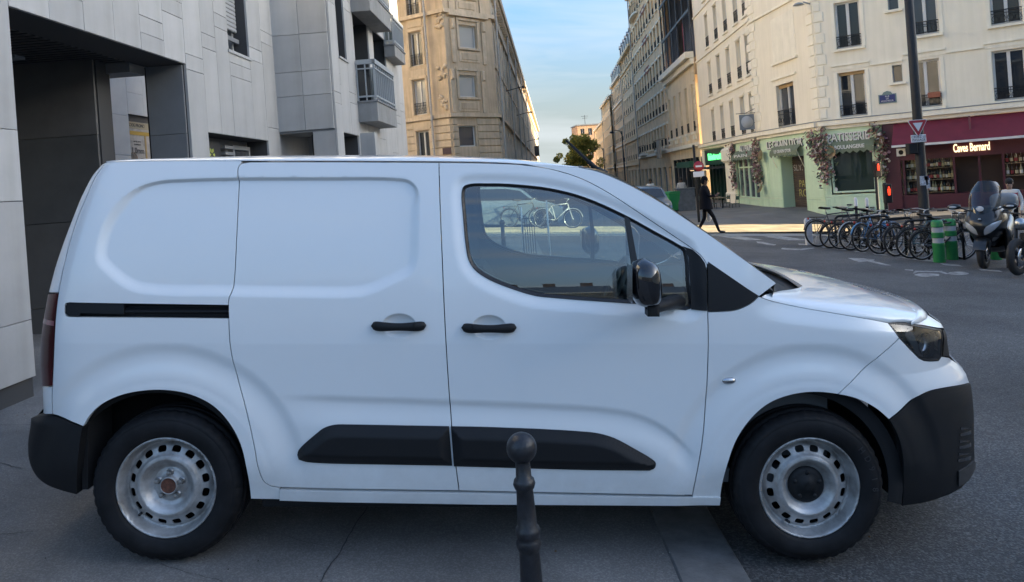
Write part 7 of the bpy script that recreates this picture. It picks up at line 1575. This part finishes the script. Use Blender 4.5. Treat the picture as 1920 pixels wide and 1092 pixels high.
mb = MB(); mb.ball((0.02, 0, 1.13), 0.008, 0.065, 0.05, 14, 8); mb.build('sticker', M_SWH, SCO)
mb = MB(); mb.tube([(0.10, 0, 0.93), (0.105, 0, 0.955)], [0.03, 0.02], 10); mb.build('badge', M_CHR, SCO)
# body behind: leg shield, tunnel, seat, tail
rows = []
for x, hw, z0, z1 in ((-0.42, 0.32, 0.35, 1.05), (-0.52, 0.30, 0.28, 0.90), (-0.62, 0.27, 0.24, 0.62), (-0.80, 0.25, 0.22, 0.60), (-0.95, 0.25, 0.26, 0.72), (-1.10, 0.24, 0.34, 0.78), (-1.40, 0.22, 0.46, 0.82), (-1.75, 0.16, 0.62, 0.88), (-1.95, 0.06, 0.78, 0.90)):
    rows.append([(x, hw * math.copysign(abs(math.cos(a)) ** 0.6, math.cos(a)), (z0 + z1) / 2 + (z1 - z0) / 2 * math.copysign(abs(math.sin(a)) ** 0.7, math.sin(a))) for a in np.linspace(0, 2 * math.pi, 20, endpoint=False)])
MB().grid(rows, True, True).build('body', M_SCB, SCO)
rows = []
for x, hw, z, h in ((-0.78, 0.13, 0.68, 0.06), (-0.95, 0.17, 0.76, 0.09), (-1.15, 0.18, 0.80, 0.09), (-1.28, 0.18, 0.88, 0.11), (-1.50, 0.16, 0.92, 0.09), (-1.72, 0.10, 0.93, 0.05)):
    rows.append([(x, hw * math.cos(a), z + h * math.sin(a)) for a in np.linspace(0, 2 * math.pi, 14, endpoint=False)])
MB().grid(rows, True, True).build('seat', M_SAD, SCO)
mb = MB(); mb.tube([(-1.0, -0.22, 0.32), (-1.4, -0.26, 0.38), (-1.85, -0.27, 0.45)], [0.03, 0.06, 0.065], 12); mb.build('exhaust', M_CHR, SCO)
mb = MB(); mb.ball((-1.80, 0, 1.14), 0.22, 0.24, 0.17, 18, 10, 0.55); tb = mb.build('top_box', mat('top_box_grey', (0.16, 0.18, 0.20), 0.5), SCO)
mb = MB(); mb.box(-1.9, -1.6, -0.1, 0.1, 0.92, 0.975); mb.build('luggage_rack', M_SCP, SCO)
# second machine, cut by the frame's right edge
x, y = ground_px(1910, 519); MM = Matrix.Translation((x, y, GO)) @ RT @ Matrix.Rotation(math.radians(212), 4, 'Z')
MO = empty('motorcycle', 'motorcycle with a white rim stripe cut off by the right edge', 'motorcycle', MM)
_S = SCO; SCO = MO; w = wheel_m(0.0, 0.325, 0.11); SCO = _S
mb = MB(); mb.tube([(0.235 * math.cos(a), -0.052, 0.325 + 0.235 * math.sin(a)) for a in np.linspace(0, 2 * math.pi, 36, endpoint=False)], 0.009, 6, True); mb.build('rim_stripe', M_SWH, MO)
mb = MB()
for s in (-1, 1): mb.tube([(0, 0.09 * s, 0.325), (-0.32, 0.09 * s, 1.0)], 0.027, 8)
mb.build('fork', M_SCP, MO); mb = MB(); mb.tube([(-0.34, -0.36, 1.08), (-0.30, 0, 1.05), (-0.34, 0.36, 1.08)], 0.014, 8); mb.build('handlebar', M_SCP, MO)
mb = MB(); mb.ball((-0.20, 0, 0.88), 0.10, 0.10, 0.11, 14, 8); mb.build('headlamp', M_CHR, MO); mb = MB(); mb.ball((-0.62, 0, 0.85), 0.30, 0.15, 0.14, 16, 8); mb.build('fuel_tank', M_SCB, MO); mb = MB(); mb.ball((-1.15, 0, 0.80), 0.36, 0.13, 0.07, 14, 8); mb.build('seat', M_SAD, MO); mb = MB(); mb.bev(-0.95, -0.45, -0.16, 0.16, 0.30, 0.70, 0.04); mb.build('engine', M_SCP, MO)
_S = SCO; SCO = MO; wheel_m(-1.42, 0.315, 0.14); SCO = _S
# ================================================================ people
def person(label, M_, joints, mats, scale=1.0, hair=True, hairlen=0.0, bag=None):
    J = dict(pel=(0, 0, 0.95), sp=(0.01, 0, 1.12), ch=(0.015, 0, 1.32), nk=(0.03, 0, 1.49), h1=(0.05, 0, 1.585), h2=(0.055, 0, 1.68))
    J.update(joints); R_ = dict(pel=.125, sp=.125, ch=.14, nk=.05, h1=.078, h2=.088, shl=.062, shr=.062, ell=.047, elr=.047, wrl=.030, wrr=.030, pal=.034, par=.034, hil=.085, hir=.085, knl=.062, knr=.062, anl=.040, anr=.040, tol=.032, tor=.032)
    E = [('pel', 'sp'), ('sp', 'ch'), ('ch', 'nk'), ('nk', 'h1'), ('h1', 'h2'), ('ch', 'shl'), ('ch', 'shr'), ('shl', 'ell'), ('shr', 'elr'), ('ell', 'wrl'), ('elr', 'wrr'), ('wrl', 'pal'), ('wrr', 'par'), ('pel', 'hil'), ('pel', 'hir'), ('hil', 'knl'), ('hir', 'knr'), ('knl', 'anl'), ('knr', 'anr'), ('anl', 'tol'), ('anr', 'tor')]
    names = list(J); 
    for s in 'lr':
        d = (Vector(J['pa' + s]) - Vector(J['wr' + s])).normalized(); side = Vector((1, 0, 0)) - d * d.x; side.normalize(); p = Vector(J['pa' + s])
        for k in range(4): n = 'f%d%s' % (k, s); J[n] = tuple(p + d * (0.085 + 0.012 * (1.5 - abs(k - 1.5))) + side * (0.024 * (1.5 - k))); R_[n] = .009; E.append(('pa' + s, n))
        n = 'th' + s; J[n] = tuple(Vector(J['wr' + s]).lerp(p, 0.6) + side * 0.065 + d * 0.03); R_[n] = .010; E.append(('wr' + s, n))
    names = list(J); me = bpy.data.meshes.new('skel'); me.from_pydata([J[n] for n in names], [(names.index(a), names.index(b)) for a, b in E], []); o = bpy.data.objects.new('skel', me); COL.objects.link(o)
    m = o.modifiers.new('s', 'SKIN'); m.use_smooth_shade = True; o.modifiers.new('u', 'SUBSURF').levels = 2; o.modifiers['u'].render_levels = 2
    for i, n in enumerate(names): sv = me.skin_vertices[0].data[i]; r_ = R_[n]; sv.radius = (r_ * (1.25 if n in ('ch', 'sp', 'pel') else 1), r_ * (0.95 if n in ('ch', 'sp', 'pel') else 1)); sv.use_root = n == 'pel'
    dg = bpy.context.evaluated_depsgraph_get(); bm_ = bpy.data.meshes.new_from_object(o.evaluated_get(dg)); bpy.data.objects.remove(o)
    bm_.materials.clear(); [bm_.materials.append(x) for x in mats[:4]]
    region = {}
    for a, b in E:
        k = a + b; t = 0
        if a in ('nk', 'h1'): t = 0
        elif a[:2] in ('pe',) and b[:2] == 'hi' or a[:2] in ('hi', 'kn'): t = 2
        elif a[:2] == 'an': t = 3
        elif a[:2] in ('wr', 'pa'): t = 0
        else: t = 1
        region[(a, b)] = t
    for p in bm_.polygons:
        c = p.center; best = 1e9
        for (a, b), t in region.items():
            A_, B_ = Vector(J[a]), Vector(J[b]); ab = B_ - A_; q = max(0, min(1, (c - A_).dot(ab) / ab.length_squared)); d = (c - A_ - ab * q).length - 0.0
            d -= min(R_[a], R_[b]) * 0.8
            if d < best: best = d; p.material_index = t
        p.use_smooth = True
    root = empty('person', label, 'person', M_ @ Matrix.Scale(scale, 4)); link('body', bm_, root)
    hm = mats[4]; h = Vector(J['h2']); mb = MB()
    if hair: mb.ball((h.x - 0.018, h.y, h.z + 0.015), 0.105, 0.096, 0.105, 16, 10)
    if hairlen: mb.ball((h.x - 0.07, h.y, h.z - hairlen * 0.5), 0.06, 0.09, hairlen, 12, 8)
    if hair: mb.build('hair', hm, root)
    mb = MB(); mb.ball((h.x + 0.098, h.y, h.z - 0.045), 0.018, 0.012, 0.02, 8, 6)
    for s in (-1, 1): mb.ball((h.x - 0.005, h.y + 0.088 * s, h.z - 0.03), 0.018, 0.010, 0.028, 8, 6)
    mb.build('nose_and_ears', mats[0], root)
    mb = MB()
    for s in (-1, 1): mb.ball((h.x + 0.083, h.y + 0.032 * s, h.z - 0.012), 0.008, 0.012, 0.007, 8, 5)
    mb.box(h.x + 0.083, h.x + 0.090, h.y - 0.022, h.y + 0.022, h.z - 0.082, h.z - 0.075); mb.build('eyes_and_mouth', M_IRON, root)
    if bag: mb = MB(); mb.ball(bag, 0.09, 0.13, 0.18, 12, 8); mb.build('plastic_bag', mat('white_bag', (0.55, 0.56, 0.58), 0.6), root)
    return root
SK1 = mat('skin_dark', (0.10, 0.055, 0.035), 0.6); SK2 = mat('skin_light', (0.40, 0.25, 0.18), 0.6); CB1 = mat('black_cloth', (0.008, 0.009, 0.013), 0.95, spec=0.1); CB2 = mat('black_trousers', (0.009, 0.009, 0.011), 0.95, spec=0.1); SH = mat('black_shoes', (0.012, 0.012, 0.012), 0.5); HB_ = mat('dark_hair', (0.010, 0.009, 0.008), 0.7); GL = mat('pale_grey_cloth', (0.36, 0.35, 0.33), 0.9); WS_ = mat('white_shirt', (0.6, 0.6, 0.58), 0.9)
walk = dict(shl=(0, .17, 1.43), shr=(0, -.17, 1.43), ell=(-.08, .22, 1.17), elr=(.10, -.20, 1.18), wrl=(.08, .20, .96), wrr=(.30, -.16, 1.16), pal=(.11, .19, .89), par=(.36, -.14, 1.20), hil=(0, .09, .92), hir=(0, -.09, .92), knl=(-.04, .09, .50), knr=(.22, -.09, .53), anl=(-.26, .09, .12), anr=(.36, -.09, .08), tol=(-.16, .10, .03), tor=(.54, -.10, .05))
xp, yp = ground_px(1326, 442); M_ = Matrix.Translation((xp, yp, 0.0)) @ RT @ Matrix.Rotation(math.radians(-12), 4, 'Z')
p1 = person('person in black clothes walking across the street behind the van', M_, walk, [SK1, CB1, CB2, SH, CB1], 1.0, True, 0.10, (0.10, 0.22, 0.55))
# loose coat over the body
rows = []
for z, rx, ry, cx in ((0.78, .20, .25, .03), (0.95, .19, .24, .02), (1.15, .165, .215, .01), (1.32, .17, .23, .01), (1.44, .12, .20, .01), (1.50, .07, .09, .02)):
    rows.append([(cx + rx * math.cos(a), ry * math.sin(a), z + 0.012 * math.sin(3 * a + z * 9)) for a in np.linspace(0, 2 * math.pi, 18, endpoint=False)])
MB().grid(rows, True, True).build('coat', CB1, p1)
stand = dict(shl=(0, .18, 1.43), shr=(0, -.18, 1.43), ell=(-.05, .24, 1.16), elr=(.04, -.24, 1.16), wrl=(0.06, .25, .93), wrr=(.16, -.23, .95), pal=(.08, .25, .86), par=(.20, -.22, .88), hil=(0, .09, .92), hir=(0, -.09, .92), knl=(.10, .09, .51), knr=(-.02, -.09, .50), anl=(.12, .09, .08), anr=(-.20, -.09, .11), tol=(.27, .10, .03), tor=(-.08, -.10, .03))
xq, yq = ground_px(1281, 400); person('person in pale grey clothes walking away along the far pavement', Matrix.Translation((xq, yq, 0.10)) @ RT @ Matrix.Rotation(math.radians(80), 4, 'Z'), stand, [SK1, GL, GL, SH, HB_], 0.98)
xq = (1223 - CX) / F * 44; person('person in a white shirt coming down the far street', Matrix.Translation((xq, 44, 0.0)) @ RT @ Matrix.Rotation(math.radians(-95), 4, 'Z'), stand, [SK1, WS_, CB2, SH, HB_], 1.0)
xq = (1902 - CX) / F * 18.2; ps4 = person('person in a white and red top standing behind the scooter', Matrix.Translation((xq, 18.2, gz(xq, 18.2))) @ RT @ Matrix.Rotation(math.radians(215), 4, 'Z'), stand, [SK2, WS_, CB2, SH, HB_], 0.93)
mb = MB(); mb.grid([[(0.15 * math.cos(a), 0.19 * math.sin(a), z) for a in np.linspace(0.3, 2.2, 9)] for z in (1.02, 1.2, 1.40)]); mb.build('red_shirt_panel', MATS['sign_red'], ps4)
# ================================================================ bins, terrace, parked car, things seen through the van's windows
x, y = (1262 - CX) / F * 36.0, 36.0; wb = empty('wheelie_bin', 'bright green wheelie bin on the far pavement', 'bin', upright(x, y, 0.2, 0.10)); MB().add([(-.22, -.25, .12), (.22, -.25, .12), (.22, .25, .12), (-.22, .25, .12), (-.28, -.34, .95), (.28, -.34, .95), (.28, .34, .95), (-.28, .34, .95)], [(0, 3, 2, 1), (4, 5, 6, 7), (0, 1, 5, 4), (1, 2, 6, 5), (2, 3, 7, 6), (3, 0, 4, 7)]).build('body', mat('bin_green', (0.02, 0.22, 0.06), 0.5), wb); MB().prism([(-.30, .96), (.30, .96), (.28, 1.02), (0, 1.05), (-.28, 1.02)], -0.37, 0.36).build('lid', MATS['bin_green'], wb)
mb = MB()
for s in (-1, 1): mb.lathe([(0, -.03), (.1, -.03), (.1, .03), (0, .03)], 12, 'x', (0.25 * s, 0.22, 0.1))
mb.build('wheels', M_BT, wb)
x, y = (1287 - CX) / F * 36.0, 36.0; cb = empty('utility_cabinet', 'dark grey street cabinet behind the walking person', 'cabinet', upright(x, y, 0, 0.10)); MB().bev(-.42, .42, -.25, .25, 0, 1.15, 0.02).build('body', mat('cabinet_grey', (0.12, 0.12, 0.12), 0.6, var=0.3, vscale=5), cb); MB().box(-.46, .46, -.28, .28, 1.152, 1.20).build('top', MATS['cabinet_grey'], cb)
M_TBL = mat('table_wood', (0.24, 0.17, 0.09), 0.5)
def table(x, y, label):
    t = empty('cafe_table', label, 'table', upright(x, y, 0, 0.10), 'restaurant terrace tables'); MB().lathe([(0, .72), (.38, .72), (.38, .75), (0, .75)], 18).build('table_top', M_TBL, t); MB().lathe([(.25, 0), (.24, .02), (.03, .05), (.03, .72)], 12).build('pedestal', M_IRON, t)
def chair(x, y, yaw, label):
    t = empty('cafe_chair', label, 'chair', upright(x, y, yaw, 0.10), 'restaurant terrace chairs'); MB().bev(-.2, .2, -.2, .2, .43, .46, .01).build('seat', M_DGRN, t)
    for sx in (-1, 1):
        for sy in (-1, 1): MB().tube([(.18 * sx, .18 * sy, 0), (.17 * sx, .17 * sy, .43)], .012, 5).build('leg', M_IRON, t)
    mb = MB(); mb.tube([(-.18, .18, .43), (-.17, .22, .86), (.17, .22, .86), (.18, .18, .43)], .012, 5); mb.box(-.17, .17, .20, .215, .62, .80); mb.build('backrest', M_DGRN, t)
for i, (u, Y) in enumerate(((1340, 37.5), (1356, 36.0))):
    x = (u - CX) / F * Y; pos = ('left', 'right')[i]; table(x, Y, 'round wooden table on the restaurant terrace, %s of two' % pos); chair(x - 0.55, Y - 0.1, math.radians(90), 'dark terrace chair left of the %s table' % pos); chair(x + 0.5, Y - 0.2, math.radians(-80), 'dark terrace chair right of the %s table' % pos)
def parked_car(x, y, yaw, col_, label):
    r = empty('parked_car', label, 'car', Matrix.Translation((x, y, gz(x, y) + GO)) @ Matrix.Rotation(yaw, 4, 'Z'), 'cars parked in the street')
    pf = [(-2.0, .35), (-2.05, .75), (-1.85, .95), (-1.45, 1.38), (-0.9, 1.47), (0.1, 1.46), (0.55, 1.36), (1.1, .98), (1.75, .85), (2.05, .68), (2.08, .4), (1.9, .25), (-1.9, .25)]
    def w(z): return 0.86 - 0.20 * max(0, (z - 0.85) / 0.6) ** 1.2
    cpf = [(p.x, p.y) for p in catmull([(a, b, 0) for a, b in pf], n=4, closed=True)]
    rows = [[(a * (1 - 0.04 * abs(t) ** 3), w(b) * t, b - 0.02 * abs(t) ** 4) for a, b in cpf] for t in (-1, -.94, -.6, 0, .6, .94, 1)]
    mb = MB(); mb.grid(rows, True, True); n = len(cpf); mb.add(rows[0], [list(range(n))]); mb.add(rows[-1], [list(range(n))]); mb.build('body', mat(col_[0], col_[1], 0.3, coat=1.0), r)
    G = PANES[0]
    for s in (-1, 1):
        mb = MB(); mb.add([(a, (w(b) + 0.006) * s, b) for a, b in ((-1.4, 1.0), (0.85, 1.0), (0.42, 1.33), (-0.1, 1.40), (-1.1, 1.38))], [(0, 1, 2, 3, 4)]); mb.build('side_window', G, r)
        for xw in (-1.28, 1.28): ww = MB().lathe([(0.0, -.02), (.20, -.02), (.24, 0), (.31, .0), (.32, .03), (.32, .18), (0, .18)], 20, 'y', (xw, -0.80 * s - (0.1 if s > 0 else 0.08), 0.32)).build('wheel', M_BT, r)
        mb = MB(); mb.ball((1.93, 0.62 * s, 0.70), 0.12, 0.18, 0.09, 12, 8); mb.build('headlamp', M_CHR, r)
    mb = MB(); mb.grid([[(1.06, .7 * t, 1.01), (0.60, .60 * t, 1.36)] for t in (-1, -.5, 0, .5, 1)]); mb.v = [v + Vector((0.02, 0, 0.012)) for v in mb.v]; mb.build('windscreen', G, r)
    return r
parked_car(5.75, 32.0, math.radians(-93), ('car_blue_grey', (0.10, 0.16, 0.22)), 'blue grey car parked in the far street, mostly hidden by the van\'s windscreen')
parked_car(-0.2, 27.5, math.radians(5), ('car_silver_blue', (0.22, 0.27, 0.32)), 'silver blue car at the crossroads seen through the van\'s window')
# beyond the van's window: white bicycle, wire stand, small round sign, bollard
b = copy_tree(bike0); Y = 25.5; x = (1018 - CX) / F * Y; b.matrix_world = Matrix.Translation((x, Y, 0)) @ Matrix.Rotation(0.1, 4, 'Z'); tag(b, 'white bicycle seen through the van\'s side window', 'bicycle')
for ch in b.children:
    if ch.data.materials[0].name in ('bike_frame', 'bike_mudguard'): ch.material_slots[0].link = 'OBJECT'; ch.material_slots[0].material = BC['white']
x, y = ground_px(947, 492); bo = empty('street_bollard', 'small ball-topped bollard seen through the van\'s side window', 'bollard', upright(x, y)); MB().lathe([(.05, 0), (.045, .5), (.055, .52), (.04, .55), (.035, .78)], 14).build('post', M_BOLL, bo); MB().ball((0, 0, .83), .06).build('ball', M_BOLL, bo)
x, y = ground_px(1008, 486); rk = empty('wire_stand', 'pale metal hoop stand with wires seen through the van\'s window', 'rack', upright(x, y, 0.15)); mb = MB(); mb.tube([(-.28, 0, 0), (-.28, 0, 1.15)], .022, 8); mb.tube([(.28, 0, 0), (.28, 0, 1.25)], .022, 8); mb.build('posts', M_SWH, rk); mb = MB()
for k in range(6): mb.tube([(-.28 + .05 * k, -0.05, .12), (-.28 + .05 * k, -0.05, .9)], .008, 5)
mb.tube([(-.28, -.05, .12), (-.02, -.05, .12)], .012, 6); mb.tube([(-.28, -.05, .9), (-.02, -.05, .9)], .012, 6); mb.build('wires', M_IRON, rk)
x, y = (937 - CX) / F * 29, 29; sg = empty('round_sign', 'round white sign on a thin pole seen through the van\'s window', 'road sign', upright(x, y)); MB().lathe([(.03, 0), (.03, 1.5)], 8).build('post', M_SWH, sg); MB().lathe([(0, -.02), (.25, -.02), (.25, 0), (0, 0)], 20, 'y', (0, -.04, 1.5)).build('disc', M_SWH, sg); MB().lathe([(.06, 0), (.15, 0), (.15, .005), (.06, .005)], 20, 'y', (0, -.066, 1.5)).build('ring', M_IRON, sg)
b = copy_tree(bike0); Y = 24.2; x = (955 - CX) / F * Y; b.matrix_world = Matrix.Translation((x, Y + 2, 0)) @ Matrix.Rotation(0.3, 4, 'Z'); tag(b, 'dark bicycle left of the white one beyond the van\'s window', 'bicycle')
# ================================================================ far end: tree and brick house
M_LEAF1 = mat('leaf_olive', (0.34, 0.33, 0.09), 0.7, var=0.4, vscale=0.5); M_LEAF2 = mat('leaf_dark_olive', (0.24, 0.25, 0.07), 0.7, var=0.4, vscale=0.5); M_BARK = mat('bark', (0.06, 0.045, 0.035), 0.9)
def leafy(m, c):                                  # leaves let some light through
    nt = m.node_tree; b = nt.nodes['Principled BSDF']; o = nt.nodes['Material Output']; t = nt.nodes.new('ShaderNodeBsdfTranslucent'); t.inputs['Color'].default_value = (*c, 1)
    mx = nt.nodes.new('ShaderNodeMixShader'); mx.inputs[0].default_value = 0.45; nt.links.new(b.outputs[0], mx.inputs[1]); nt.links.new(t.outputs[0], mx.inputs[2]); nt.links.new(mx.outputs[0], o.inputs['Surface'])
leafy(M_LEAF1, (0.50, 0.46, 0.10)); leafy(M_LEAF2, (0.36, 0.36, 0.08))
def tree(x, y, h, rx, label, n=5200, seed=1):
    rnd = random.Random(seed); r = empty('street_tree', label, 'tree', Matrix.Translation((x, y, 0)) @ RT, 'trees at the end of the street'); mb = MB(); mb.tube([(0, 0, 0), (0.1, 0, h * .3), (0, 0.1, h * .6), (0.1, 0, h * .85)], [.28, .22, .14, .05], 10)
    lim = []
    for k in range(10):
        a = rnd.uniform(0, 6.28); z = h * rnd.uniform(.35, .7); e = (rx * .75 * math.cos(a), rx * .75 * math.sin(a), z + h * rnd.uniform(.08, .25)); mb.tube([(0, 0, z), (e[0] * .5, e[1] * .5, z + (e[2] - z) * .4), e], [.10, .06, .02], 6); lim.append(e)
    mb.build('trunk', M_BARK, r)
    cl = [(rnd.gauss(0, rx * .5), rnd.gauss(0, rx * .5), h * rnd.uniform(.42, .95), rnd.uniform(.5, 1.0) * rx * .38) for _ in range(34)] + [(e[0], e[1], e[2], rx * .36) for e in lim]
    for m_, s in ((M_LEAF1, 0), (M_LEAF2, 1)):
        mb = MB()
        for k in range(n // 2):
            c = rnd.choice(cl); d = Vector((rnd.gauss(0, 1), rnd.gauss(0, 1), rnd.gauss(0, 1))).normalized(); p = Vector(c[:3]) + d * c[3] * rnd.uniform(.5, 1.05); q = Vector((rnd.gauss(0, 1), rnd.gauss(0, 1), rnd.gauss(0, 1))).normalized(); a = q.orthogonal().normalized(); b_ = q.cross(a); L = rnd.uniform(.13, .26)
            mb.add([p - a * L, p + b_ * L * .6, p + a * L, p - b_ * L * .6], [(0, 1, 2, 3)])
        o = mb.build('crown', m_, r, None, False); o['kind'] = 'stuff'
Yt = 120; tree((1100 - CX) / F * Yt, Yt, 9.4, 2.5, 'leafy olive green tree at the end of the street', 5200, 3); tree((1080 - CX) / F * 135, 135, 7.0, 2.2, 'smaller tree just left of the leafy olive green one', 3600, 5)
Y = 190; Mx = facet(((1060 - CX) / F * Y, Y, 0), 1, 0.1); bh = building('brick_building', 'orange brick apartment block far away above the trees', Mx); hs = [(1 + k * 2.0, 2.1 + k * 2.0, 4 + f * 3, 5.8 + f * 3) for k in range(5) for f in range(4)]
part(bh, holed_wall(Mx, 4.2, 13.6, -1, 15.6, hs[4:], .3), 'wall', mat('orange_brick', (0.46, 0.30, 0.19), 0.9, var=0.2, vscale=2), fix=False)
for h in hs[8:]: window(bh, Mx, h[0], h[2], 1.1, 1.8, .3, 'french')
mb = MB(Mx); mb.box(4.2, 13.6, .35, 8, -1, 15.5); part(bh, mb, 'core', MATS['orange_brick']); mb = MB(Mx); mb.box(4.0, 13.8, -.3, 8, 15.6, 15.9); part(bh, mb, 'roof', M_ZINC); mb = MB(Mx); mb.tube([(7, 3, 15.9), (7, 3, 18.5)], .06, 5); mb.tube([(6, 3, 18.2), (8, 3, 18.2)], .04, 5); mb.tube([(6.3, 3, 17.7), (7.7, 3, 17.7)], .04, 5); part(bh, mb, 'aerial', M_IRON)
